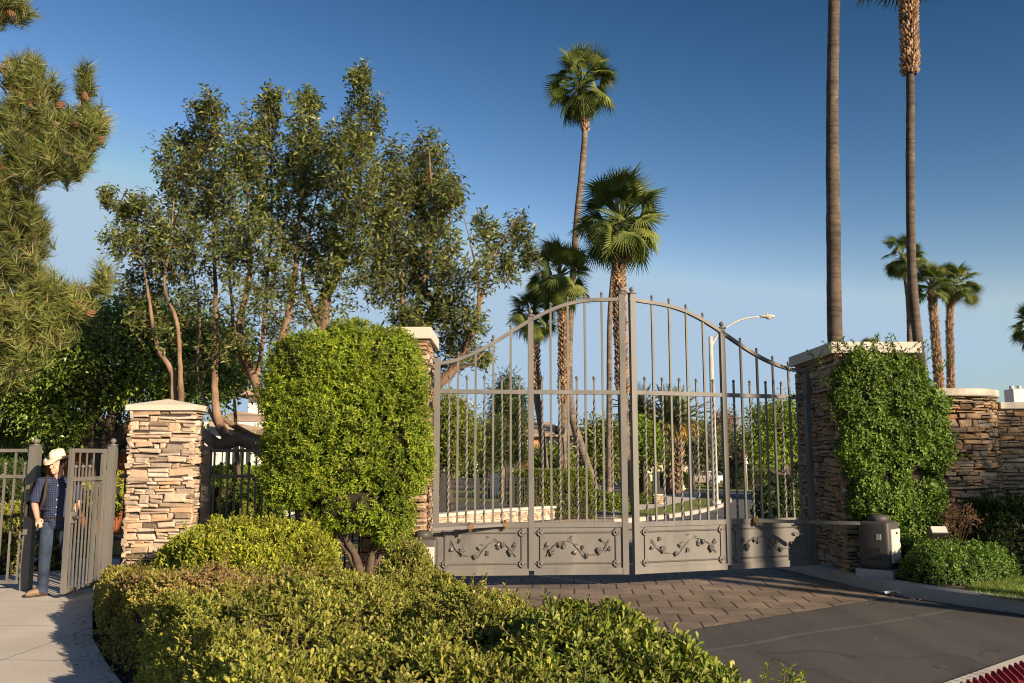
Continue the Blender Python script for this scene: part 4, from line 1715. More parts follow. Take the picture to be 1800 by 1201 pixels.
# ------------------------------------------------------------------ vine over the right pillar
YV = 12.35
rt = thing('wall_vine', 'dense glossy green vine covering the front of the right gate pillar', 'vine', (A(1560, 800, YV).x, YV, .15))


def slab(px, py, rx, ry, dep, Y=YV):
    return (tuple(A(px, py, Y)), (M(rx, Y), dep, M(ry, Y)))


shrub(rt, [slab(1548, 690, 82, 70, .2), slab(1562, 790, 88, 88, .26), slab(1574, 868, 86, 66, .26), slab(1604, 760, 62, 90, .3), slab(1606, 930, 46, 44, .22)], MT['lf_vine'], 900, .052, .5, 6, 3.0, (40, 95), .09, 4.0, .1, LEAF8, .0, pitd=.07, corek=.6)
mb = MB()
sp_, sa_ = [], []
for px, py in [(1440, 625), (1470, 606), (1493, 600), (1515, 604), (1540, 602), (1562, 604), (1590, 608), (1618, 630), (1648, 640), (1660, 700), (1668, 770), (1665, 800), (1452, 660), (1462, 720), (1480, 605), (1528, 606), (1575, 606), (1605, 612)]:
    p0 = np.array(A(px, py + 14, YV - .12))
    for k in range(2):
        t = unit(np.array([[rng.normal(0, .5) + (px - 1555) / 130, rng.normal(-.2, .3), .9]]))[0]
        ln = rng.uniform(.12, .34)
        mb.tube([p0 - t * .1, p0 + t * ln], [.005, .002], 4)
        for s_ in np.arange(.1, 1.01, .12):
            sp_.append(p0 + t * ln * s_)
            sa_.append(t)
mb.build('twigs', MT['twig'], rt)
p, dr, nn, LL, WW = rosettes(np.array(sp_), np.array(sa_), 3, .05, .5, (45, 85))
leaves('shoot_foliage', p, dr, nn, LL, WW, MT['lf_vine'], rt, LEAF8)
# hanging part over the pillar edge toward the gate
mb = MB()
limb(mb, [(1600, 1000, 12), (1604, 940, 9), (1590, 860, 7), (1575, 760, 6)], YV + .05, .15, 7, .1)
mb.build('stem', MT['bark_dark'], rt, True)

# ------------------------------------------------------------------ right bed
q = [P(1590, 1022, .15), P(1640, 1030, .15), P(1720, 1026, .15), P(1790, 1018, .15), P(1790, 985, .15), P(1700, 975, .15), P(1600, 985, .15)]
hedge('ground_cover_shrub', 'low spreading green shrub behind the kerb, right of the operator housing', [(p.x, p.y) for p in q], .42, MT['lf_cover'], 620, .042, .5, 7, .3, .14, .08, cat='shrub', sprig=40)
x0 = A(1690, 900, 12.2).x
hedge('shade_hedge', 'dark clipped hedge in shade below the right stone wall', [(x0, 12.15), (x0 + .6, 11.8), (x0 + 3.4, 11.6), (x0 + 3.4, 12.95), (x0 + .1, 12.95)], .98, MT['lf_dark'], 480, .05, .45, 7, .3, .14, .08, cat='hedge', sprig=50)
q = A(1672, 912, 12.25)
rt = thing('dry_shrub', 'withered reddish shrub between the vine and the dark hedge', 'shrub', (q.x, q.y, .15))
shrub(rt, [((q.x, q.y, q.z), (M(42, 11.9), .3, M(26, 11.9)))], MT['lf_dry'], 420, .05, .3, 5, 2.4, (20, 80), .1, 6, .2, core=False)
mb = MB()
for k in range(26):
    a = rng.uniform(0, 6.28)
    e = q + Vector((math.cos(a) * .33 * rng.uniform(.4, 1), math.sin(a) * .25, rng.uniform(-.1, .24)))
    mb.tube([(q.x, q.y, .14), ((q.x + e.x) / 2, (q.y + e.y) / 2, e.z * .62), tuple(e)], [.01, .006, .003], 5)
mb.build('stems', MT['twig'], rt)

# blades on the lawn at the right
lo = np.array([min(p.x for p in gp), min(p.y for p in gp)])
hi = np.array([7.2, max(p.y for p in gp)])


def blades(name, poly, n, h, mat, zoff=0.0, w=.006):
    pl = [(p[0], p[1]) for p in poly]
    a = np.array(pl)
    pts = rng.uniform(a.min(0), a.max(0), (n, 2))
    pts = pts[inside(pl, pts)]
    z = np.array([gz(y) for y in pts[:, 1]]) + zoff
    d = unit(np.column_stack([rng.normal(0, .45, (len(pts), 2)), np.ones(len(pts))]))
    nr = unit(rng.normal(0, 1, (len(pts), 3)))
    o = leaves(name, np.column_stack([pts, z]), d, nr, rng.uniform(.5, 1.2, len(pts)) * h, w, mat, None, NEEDLE)
    return tag(o, kind='stuff')


blades('grass', [(min(p.x, 7.2), p.y) for p in gp], 14000, .05, MT['grassblade'], .143)


# fallen leaves: along the kerb, under the hedge edge and on the walk
pt, sz_ = [], []
for a, b, n, sp in ((KB[3], KB[2], 60, .12), (KB[4], KB[3], 60, .16), (HEDGE_L[2], HEDGE_L[1], 50, .14), (HEDGE_L[4], HEDGE_L[2], 50, .14), ((1.3, 4.0), (.5, 6.6), 60, .2), ((.5, 6.6), (-.9, 10.4), 50, .2)):
    for k in range(n):
        t = rng.uniform()
        q = np.array(a) * (1 - t) + np.array(b) * t
        q = q + np.array([-abs(rng.normal(0, sp)) if a in KB else (-abs(rng.normal(0, sp)) if a in HEDGE_L else abs(rng.normal(0, sp))), rng.normal(0, .08)])
        pt.append((q[0], q[1], .006))
for k in range(70):
    pt.append((rng.uniform(-.5, 5), rng.uniform(6.5, 11.5), .006))
pt = np.array(pt)
d_ = np.column_stack([rng.normal(0, 1, (len(pt), 2)), rng.normal(0, .12, len(pt))])
n_ = np.column_stack([rng.normal(0, .25, (len(pt), 2)), np.ones(len(pt))])
tag(leaves('fallen_leaves', pt, d_, n_, rng.uniform(.02, .05, len(pt)), rng.uniform(.01, .022, len(pt)), MT['lf_dry'], None, LEAF8), kind='stuff')
# ------------------------------------------------------------------ palms
def fan_template(ns=28, spread=122):
    vs, fs = [(0, 0, 0)], []
    for i in range(ns):
        a0, a1 = (math.radians(-spread + 2 * spread * (i + k) / ns) for k in (0, 1))
        am = (a0 + a1) / 2
        ln = 1 - .28 * (abs(am) / math.radians(spread)) ** 2 + random.uniform(-.05, .05)
        dr = -.14 - random.uniform(0, .22)
        r = .46 * ln
        b = len(vs)
        zb = -.10 * (abs(am) / math.radians(spread)) ** 1.5
        vs += [(r * math.cos(a0), r * math.sin(a0), zb), (r * math.cos(a1), r * math.sin(a1), zb), (r * math.cos(am), r * math.sin(am), zb + .03),
               (ln * math.cos(am), ln * math.sin(am), dr + zb)]
        fs += [(0, b, b + 2), (0, b + 2, b + 1), (b, b + 3, b + 2), (b + 2, b + 3, b + 1)]
    return np.array(vs, float), np.array(fs)


FANS = [fan_template() for _ in range(3)]


def fan_crown(root, c, R, n, lo=-62, seed=1, dead=4):
    """fan leaves on curved stalks around c"""
    r = np.random.default_rng(seed)
    V, F, off = [], [], 0
    mb = MB()
    DV, DF, doff = [], [], 0
    for i in range(n + dead):
        isd = i >= n
        t = (i + .5) / n
        el = math.radians(88 - (88 - lo) * t ** .95 + r.normal(0, 11)) if not isd else math.radians(r.uniform(-80, -62))
        az = i * 2.39996 + r.normal(0, .2)
        h = np.array([math.cos(az), math.sin(az), 0])
        up = np.array([0, 0, 1.])
        d0 = h * math.cos(el) + up * math.sin(el)
        Lp = R * (.42 + .3 * r.random()) * (1 if not isd else .5)
        d1 = unit((d0 + np.array([0, 0, -.22]) * math.cos(el) + r.normal(0, .1, 3))[None])[0]
        p0 = np.asarray(c) - up * .12 * R * t
        p1 = p0 + d0 * Lp * .5
        p2 = p1 + d1 * Lp * .5
        mb.tube([p0, p1, p2], [.02 * R, .015 * R, .011 * R], 4, False)
        x = unit((d1 + np.array([0, 0, -.15 - .2 * t]) + r.normal(0, .12, 3))[None])[0]
        tang = np.cross(up, h)
        roll = r.normal(0, .6)
        y = tang
        z = np.cross(x, y)
        z = z if z[2] > -.3 else z
        y2 = y * math.cos(roll) + z * math.sin(roll)
        z2 = np.cross(x, y2)
        T, Fc = FANS[i % 3]
        s = R * (.42 + .12 * r.random())
        W = p2 + (T[:, 0:1] * x + T[:, 1:2] * y2 + T[:, 2:3] * z2) * s
        if isd:
            DV.append(W)
            DF.append(Fc + doff)
            doff += len(T)
        else:
            V.append(W)
            F.append(Fc + off)
            off += len(T)
    mesh_np('crown', np.vstack(V), np.vstack(F), MT['frond'], root)
    if dead:
        mesh_np('dead_fronds', np.vstack(DV), np.vstack(DF), MT['frond_dead'], root)
    mb.build('leaf_stalks', MT['frond'], root)


BOOT = (np.array([(0, -.5, 0), (0, .5, 0), (.0, 0, .28), (.75, -.32, .22), (.75, .32, .22), (.95, 0, .42), (1.0, 0, .16)], float),
        np.array([(0, 3, 2), (2, 3, 5), (2, 5, 4), (2, 4, 1), (0, 6, 3), (0, 1, 6), (1, 4, 6), (3, 6, 5), (4, 5, 6)]))


def boots(root, path, rad, size, name='boots', step=None, flare=1.0):
    """old leaf bases spiralling round the trunk"""
    step = step or size * .62
    pts = [np.array(p) for p in path]
    cum = np.concatenate([[0], np.cumsum([np.linalg.norm(pts[i + 1] - pts[i]) for i in range(len(pts) - 1)])])
    pos, dd, nn, LL = [], [], [], []
    h = 0
    k = 0
    while h < cum[-1]:
        i = min(len(pts) - 2, int(np.searchsorted(cum, h, 'right') - 1))
        f = (h - cum[i]) / max(1e-6, cum[i + 1] - cum[i])
        p = pts[i] + (pts[i + 1] - pts[i]) * f
        r_ = rad[i] + (rad[i + 1] - rad[i]) * f
        m = max(5, int(2 * PI * r_ / (size * .8)))
        for j in range(m):
            a = 2 * PI * (j + .5 * (k % 2)) / m + random.uniform(-.12, .12)
            o = np.array([math.cos(a), math.sin(a), 0])
            pos.append(p + o * r_ * .93 + [0, 0, random.uniform(-.02, .02)])
            dd.append([o[0] * .42 * flare, o[1] * .42 * flare, 1])
            nn.append(o)
            LL.append(size * random.uniform(.7, 1.25))
        h += step
        k += 1
    LL = np.array(LL)
    return leaves(name, np.array(pos), np.array(dd), np.array(nn), LL, LL * .8, MT['boots'], root, BOOT)


def fan_palm(label, trunk, Y, cpx, rpx, n=34, boot=None, seed=1, dead=3, smooth_seg=True, group='fan palms', lo=-62, mat='palmtrunk'):
    n = int(n * 1.45)
    b = A(trunk[0][0], trunk[0][1], Y)
    base = Vector((b.x, Y, gz(Y)))
    root = thing('fan_palm', label, 'palm', tuple(base), group)
    pts = [A(x, y, Y) for x, y, w in trunk]
    rad = [M(w, Y) / 2 * (.85 if boot else 1) for x, y, w in trunk]
    if pts[0].z > base.z:
        pts = [Vector((pts[0].x, Y, base.z - .1))] + pts
        rad = [rad[0] * 1.1] + rad
    c = A(cpx[0], cpx[1], Y)
    pts.append(Vector((c.x, Y, c.z)))
    rad.append(rad[-1])
    path, rr = smooth_path(pts, rad, .25)
    mb = MB()
    mb.tube(path, [r * (1 + random.uniform(-.04, .04)) for r in rr], 14)
    mb.build('trunk', MT[mat], root, True)
    if boot:
        zt = A(0, boot[1], Y).z
        zb_ = A(0, boot[0], Y).z
        sel = [(p, r) for p, r in zip(path, rr) if zb_ <= p.z <= zt]
        if len(sel) > 1:
            boots(root, [tuple(p) for p, _ in sel], [r * boot[3] for _, r in sel], boot[2] * .56)
    fan_crown(root, (c.x, Y, c.z), M(rpx, Y), n, lo, seed, dead)
    return root


fan_palm('tallest slender fan palm with a leaning lower trunk, behind the middle of the gate', [(1050, 880, 17), (1036, 828, 17), (1020, 780, 16), (1005, 726, 16), (1000, 640, 15), (1005, 520, 14), (1013, 400, 14), (1024, 290, 14), (1028, 220, 12)], 38, (1022, 148), 74, 38, (235, 150, .26, 1.05), 3, 5, lo=-75)
fan_palm('full fan palm on a thick shaggy trunk just behind the meeting stiles of the gate', [(1102, 890, 24), (1097, 760, 22), (1091, 600, 21), (1088, 450, 21)], 34, (1092, 385), 92, 44, (700, 400, .28, 1.0), 4, 6)
fan_palm('thin bare-trunked fan palm whose crown merges into the full palm in front', [(1071, 890, 11), (1071, 700, 10), (1072, 560, 9), (1079, 470, 8)], 41, (1088, 415), 48, 20, None, 5, 0)
fan_palm('dark mid-height fan palm carrying a black flood lamp, left of the leaning palm', [(988, 890, 20), (989, 760, 19), (991, 640, 17), (989, 540, 16)], 35, (985, 482), 68, 36, (720, 500, .25, 1.0), 6, 3)
fan_palm('shortest fan palm of the gate group, seen left through the arch', [(966, 890, 15), (960, 830, 14), (950, 745, 13), (942, 680, 15), (940, 590, 15)], 36, (938, 552), 54, 32, (700, 560, .24, 1.0), 7, 2)
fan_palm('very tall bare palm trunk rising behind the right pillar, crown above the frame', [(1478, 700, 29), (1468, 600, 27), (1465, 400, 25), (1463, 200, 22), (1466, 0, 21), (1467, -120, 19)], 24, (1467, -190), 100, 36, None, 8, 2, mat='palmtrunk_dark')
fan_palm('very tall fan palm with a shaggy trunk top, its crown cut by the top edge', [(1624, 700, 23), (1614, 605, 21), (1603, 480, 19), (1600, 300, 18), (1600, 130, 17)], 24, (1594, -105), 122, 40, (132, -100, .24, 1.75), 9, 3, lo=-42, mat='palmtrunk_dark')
fan_palm('distant loose-crowned fan palm half hidden by the shaggy-topped trunk', [(1600, 720, 9), (1599, 600, 9), (1596, 520, 9)], 48, (1586, 450), 45, 24, None, 10, 6, lo=-80)
fan_palm('left of the two squat distant fan palms beside the shaggy-topped trunk', [(1654, 720, 15), (1648, 640, 14), (1641, 550, 13)], 45, (1637, 500), 46, 26, (700, 510, .26, 1.0), 12, 2, lo=-35)
fan_palm('right of the two squat distant fan palms, leaning slightly', [(1674, 740, 12), (1671, 640, 11), (1670, 550, 11)], 46, (1680, 500), 45, 26, (710, 515, .24, 1.0), 13, 2, lo=-45)
fan_palm('distant fan palm cut by the right frame edge', [(1822, 760, 13), (1820, 650, 13)], 48, (1818, 575), 46, 26, None, 14, 4, lo=-75)
fan_palm('far fan palm of which only the crown tip shows over the right pillar cap', [(1532, 760, 8), (1531, 660, 8)], 62, (1531, 618), 28, 20, None, 15, 1)

q = A(990, 757, 34.6)
fl_ = thing('flood_lamp', 'black cylinder flood lamp fixed to the dark mid-height palm', 'lamp', tuple(q))
mb = MB()
mb.tube([q + Vector((-.02, -.05, .0)), q + Vector((-.3, -.22, .02))], .16, 14)
mb.build('housing', MT['black'], fl_, True)
mb = MB()
mb.tube([A(998, 765, 34.62), A(1001, 800, 34.62), A(999, 838, 34.62)], .02, 6)
mb.build('conduit', MT['galv'], fl_)


# date palms
def date_palm(label, bx, by, cx_, cy_, rpx, Y, w, seed, n=46):
    r = np.random.default_rng(seed)
    root = thing('date_palm', label, 'palm', (A(bx, by, Y).x, Y, gz(Y)), 'date palms by the far street')
    c = A(cx_, cy_, Y)
    pth, rr = smooth_path([(A(bx, by, Y).x, Y, gz(Y) - .1), A((bx + cx_) / 2, (by + cy_) / 2, Y), c], [M(w, Y) / 2] * 3, .3)
    mb = MB()
    mb.tube(pth, rr, 12)
    mb.build('trunk', MT['palmtrunk'], root, True)
    boots(root, [tuple(p) for p in pth], rr, .3)
    R = M(rpx, Y)
    pos, d, nn, L = [], [], [], []
    mb = MB()
    for i in range(n):
        t = (i + .5) / n
        el = math.radians(86 - 105 * t + r.normal(0, 5))
        az = i * 2.39996
        h = np.array([math.cos(az), math.sin(az), 0])
        p = np.array(c)
        dirv = h * math.cos(el) + np.array([0, 0, math.sin(el)])
        seg = 9
        pl_ = [p.copy()]
        for k in range(seg):
            p = p + dirv * R * 1.15 / seg
            dirv = unit((dirv + np.array([0, 0, -.085]))[None])[0]
            pl_.append(p.copy())
            sd_ = np.cross(dirv, [0, 0, 1])
            sd_ = sd_ / max(1e-6, np.linalg.norm(sd_))
            for s_ in (-1, 1):
                for u in (0, .33, .66):
                    pos.append(p - dirv * R * 1.15 / seg * u)
                    d.append(dirv * .9 + sd_ * s_ * .8 + np.array([0, 0, .25]))
                    nn.append([0, 0, 1])
                    L.append(R * .26 * (1 - .5 * (k / seg)))
        mb.tube(pl_, [.035] * 5 + [.02] * (len(pl_) - 5), 3, False)
    leaves('crown', np.array(pos), np.array(d), np.array(nn), np.array(L), np.array(L) * .09, MT['datefrond'], root)
    mb.build('leaf_stalks', MT['datefrond'], root)
    pos, d = [], []
    for i in range(9):
        az = i * 2.4
        o = np.array([math.cos(az), math.sin(az), -.35])
        e = np.array(c) + o * R * .45
        for k in range(60):
            pos.append(e + r.normal(0, 1, 3) * R * .07 * np.array([1, 1, 1.7]))
            d.append(r.normal(0, .4, 3) + [0, 0, -1])
    leaves('fruit_stalks', np.array(pos), np.array(d), r.normal(0, 1, (len(pos), 3)), R * .14, R * .05, MT['fruit'], root)


date_palm('date palm with orange fruit stalks, left of the pair by the far driveway', 1176, 845, 1172, 742, 56, 60, 11, 1)
date_palm('date palm with orange fruit stalks, right of the pair by the far driveway', 1190, 845, 1196, 745, 56, 63, 11, 2)
date_palm('date palm mostly hidden by the right gate meeting stile', 1130, 840, 1122, 728, 48, 62, 10, 3)


# ------------------------------------------------------------------ camphor trees behind the fence
def pxblob(px, py, rx, ry, Y, dz=.85, w=1.0, k=1.0):
    rx, ry = rx * k, ry * k
    return (np.array(A(px, py, Y)), np.array([M(rx, Y), M((rx + ry) / 2, Y) * dz, M(ry, Y)]), w)


YT = 14.2
rt = thing('camphor_tree', 'tall many-stemmed camphor tree with upright plumes, behind the round bush', 'tree', (A(525, 900, YT).x, YT, 0))
mb = MB()
B = []
stems = [
    ([(550, 985, 43), (540, 900, 39.6), (526, 845, 36.1), (510, 800, 31)], [0, 0, 0, 0]),
    ([(520, 835, 27.5), (460, 792, 24.9), (420, 772, 23.2), (385, 783, 21.5), (345, 752, 17.2), (318, 720, 12.9), (305, 703, 7.9)], [0, -.1, -.2, -.3, -.3, -.25, -.2]),
    ([(480, 788, 15.5), (432, 762, 11.2), (398, 740, 7.9), (385, 733, 5.8)], [.1, .1, .1, .1]),
    ([(305, 715, 12.9), (304, 658, 11.2), (285, 625, 8.9), (276, 608, 7.9), (263, 534, 5.8), (253, 472, 3.4), (235, 420, 2.4), (200, 360, 1)], [-.2] * 8),
    ([(318, 720, 11.2), (317, 658, 8.9), (310, 565, 6.8), (289, 503, 5), (299, 430, 3.4), (306, 348, 1)], [-.35] * 6),
    ([(400, 778, 17.2), (383, 735, 14.6), (378, 690, 12.9), (379, 600, 11.2), (379, 513, 7.9), (375, 410, 5), (370, 250, 1)], [-.2, -.2, -.1, 0, 0, 0, 0]),
    ([(395, 772, 6.8), (365, 715, 5.8), (348, 650, 5), (352, 560, 4.1), (340, 480, 2.7), (325, 330, 1)], [-.2, .1, .3, .3, .3, .3]),
    ([(505, 795, 25.8), (482, 735, 19.8), (456, 692, 17.2), (434, 625, 15.5), (421, 575, 14.6), (430, 529, 12), (441, 461, 7.9), (436, 368, 4.1), (440, 240, 1)], [0, 0, 0, 0, 0, 0, 0, 0, 0]),
    ([(450, 680, 8.9), (426, 640, 7.9), (412, 600, 6.8), (408, 540, 5.8), (402, 440, 3.4), (410, 330, 1)], [0, .1, .3, .3, .3, .3]),
    ([(478, 720, 13.8), (480, 660, 12.9), (494, 610, 12.9), (516, 503, 12.9), (524, 436, 7.9), (530, 348, 4.1), (542, 190, 1)], [.0, .1, .2, .2, .2, .2, .2]),
    ([(450, 668, 8.9), (462, 600, 7.9), (470, 480, 5.8), (478, 380, 3.4), (474, 190, 1)], [0, .25, .35, .35, .35]),
    ([(520, 835, 34.4), (543, 720, 27.5), (562, 640, 24.1), (568, 565, 21.5), (572, 510, 17.2), (600, 470, 14.6), (622, 400, 8.9), (635, 300, 4.1), (633, 140, 1)], [.2, .3, .4, .4, .4, .4, .4, .4, .4]),
    ([(566, 575, 15.5), (548, 540, 11.2), (533, 500, 6.8), (537, 450, 4.1), (560, 330, 2.4)], [.4, .3, .2, .2, .2]),
    ([(575, 520, 13.8), (592, 490, 8.9), (592, 430, 5.8), (590, 350, 3.4), (600, 260, 1)], [.4, .5, .6, .6, .6]),
    ([(600, 470, 6.8), (640, 450, 5.8), (680, 400, 4.1), (690, 300, 2.4)], [.4, .5, .5, .5]),
]
for s_, dy in stems:
    B += limb(mb, s_, YT, .12, 10, .1, dy)
mb.build('trunk', MT['bark'], rt, True)
bl = [(205, 430, 40, 33), (250, 395, 45, 65), (300, 440, 45, 70), (255, 500, 52, 40), (188, 348, 18, 16), (225, 365, 20, 20), (310, 285, 40, 62), (362, 235, 38, 62), (370, 190, 22, 32), (350, 335, 58, 80), (420, 330, 55, 90),
      (440, 255, 40, 60), (470, 215, 26, 52), (478, 175, 16, 24), (535, 235, 32, 68), (545, 180, 20, 24), (560, 290, 45, 70), (500, 330, 50, 80), (615, 300, 52, 100), (640, 205, 36, 68), (632, 138, 17, 24), (685, 330, 42, 80),
      (640, 410, 75, 66), (560, 420, 60, 66), (470, 430, 60, 60), (400, 450, 50, 60), (590, 480, 60, 40), (500, 500, 50, 36), (430, 520, 40, 36), (335, 520, 42, 50), (300, 590, 32, 40), (385, 590, 26, 60), (435, 600, 26, 40), (465, 560, 36, 50), (505, 590, 30, 40), (540, 545, 34, 36), (355, 650, 26, 40), (270, 560, 30, 40), (595, 545, 32, 28), (330, 430, 40, 50), (245, 560, 22, 40)]
wt = [.9, 1.1, 1.1, .9, .9, .9] + [1.15] * 18 + [1, .9, .9, .8, .7, .6, .5, .5, .4] + [.55] * 10
blobs = [pxblob(*q, YT + rng.normal(0, .5), w=w, k=1.02) for q, w in zip(bl, wt)]
sprays(rt, blobs, 41000, .1, .42, MT['lf_camphor'], 10, B=B)

YT2 = 14.6
rt = thing('camphor_tree', 'open camphor tree with a bare reddish limb reaching over the left gate leaf', 'tree', (A(720, 900, YT2).x, YT2, 0))
mb = MB()
B = []
for s_ in [[(715, 980, 44), (718, 850, 40), (722, 760, 36), (726, 690, 32), (733, 580, 16.3), (741, 513, 11.1), (760, 410, 7.3), (754, 260, 1)],
           [(724, 720, 34), (755, 688, 27), (795, 652, 16.3), (818, 612, 14.8), (832, 575, 12.6), (845, 530, 8.1), (853, 500, 7.3), (868, 450, 5.1), (884, 420, 3.2), (910, 380, 1)],
           [(727, 680, 13.3), (712, 560, 10.4), (706, 500, 8.1), (692, 400, 5.1), (690, 300, 1)],
           [(735, 590, 11.8), (752, 560, 8.9), (768, 520, 6.3), (785, 440, 4.1), (795, 340, 1)],
           [(838, 560, 7.3), (842, 500, 5.1), (830, 440, 3.2), (815, 380, 1)],
           [(800, 650, 6.2), (830, 640, 4.1), (850, 620, 2.4)]]:
    B += limb(mb, s_, YT2, .12, 10, .1)
mb.build('trunk', MT['bark'], rt, True)
bl = [(750, 285, 38, 55), (765, 350, 50, 60), (755, 440, 60, 60), (700, 470, 55, 60), (795, 340, 24, 33), (715, 350, 40, 60), (795, 500, 40, 55), (740, 530, 50, 40), (665, 505, 45, 40), (870, 430, 38, 33), (915, 405, 24, 36), (850, 480, 34, 36), (930, 450, 15, 26), (812, 600, 26, 55), (835, 560, 26, 32), (785, 620, 22, 40), (850, 395, 20, 20), (895, 470, 22, 22), (845, 625, 22, 20), (712, 560, 30, 30), (752, 548, 30, 34), (790, 560, 24, 30), (735, 590, 26, 20)]
wt = [1.1, 1.1, 1, .9, .9, 1, .8, .7, .7, .9, 1, .8, 1, .8, .7, .8, .8, .8, .7, 1.1, 1.1, .9, .9]
blobs = [pxblob(*q, YT2 + rng.normal(0, .4), w=w, k=1.02) for q, w in zip(bl, wt)]
sprays(rt, blobs, 18000, .1, .42, MT['lf_camphor'], 10, B=B)

# dark broad tree at the left
YF = 18.0
rt = thing('ficus_tree', 'broad dark evergreen tree with low forking limbs, left behind the walk gate', 'tree', (A(175, 850, YF).x, YF, 0))
mb = MB()
B = []
for s_ in [[(185, 880, 60), (180, 830, 50), (178, 780, 46)], [(180, 800, 36), (150, 745, 28), (110, 720, 20), (60, 690, 14), (20, 660, 8)], [(180, 790, 34), (165, 720, 26), (150, 660, 18), (130, 600, 10)], [(182, 790, 34), (200, 730, 26), (215, 670, 18), (230, 600, 10)],
           [(180, 800, 26), (120, 770, 20), (60, 740, 14), (10, 735, 8)], [(184, 800, 30), (225, 750, 22), (280, 700, 14), (330, 640, 8)]]:
    B += limb(mb, s_, YF, .2, 10, .1)
mb.build('trunk', MT['bark_dark'], rt, True)
bl = [(40, 640, 95, 75), (120, 610, 90, 70), (215, 585, 80, 62), (300, 600, 75, 70), (360, 620, 55, 70), (60, 700, 90, 45), (160, 680, 80, 45), (250, 670, 80, 50), (330, 690, 60, 45), (20, 760, 70, 40), (400, 660, 32, 50), (110, 740, 60, 30), (170, 560, 60, 40), (280, 560, 50, 40)]
blobs = [pxblob(*q, YF + rng.normal(0, .7), w=1) for q in bl]
crown(rt, blobs, 52000, .095, .5, MT['lf_ficus'], .2, 30, .3, .25, twigs_from=B, tw=.01, twig_mat=MT['bark_dark'])


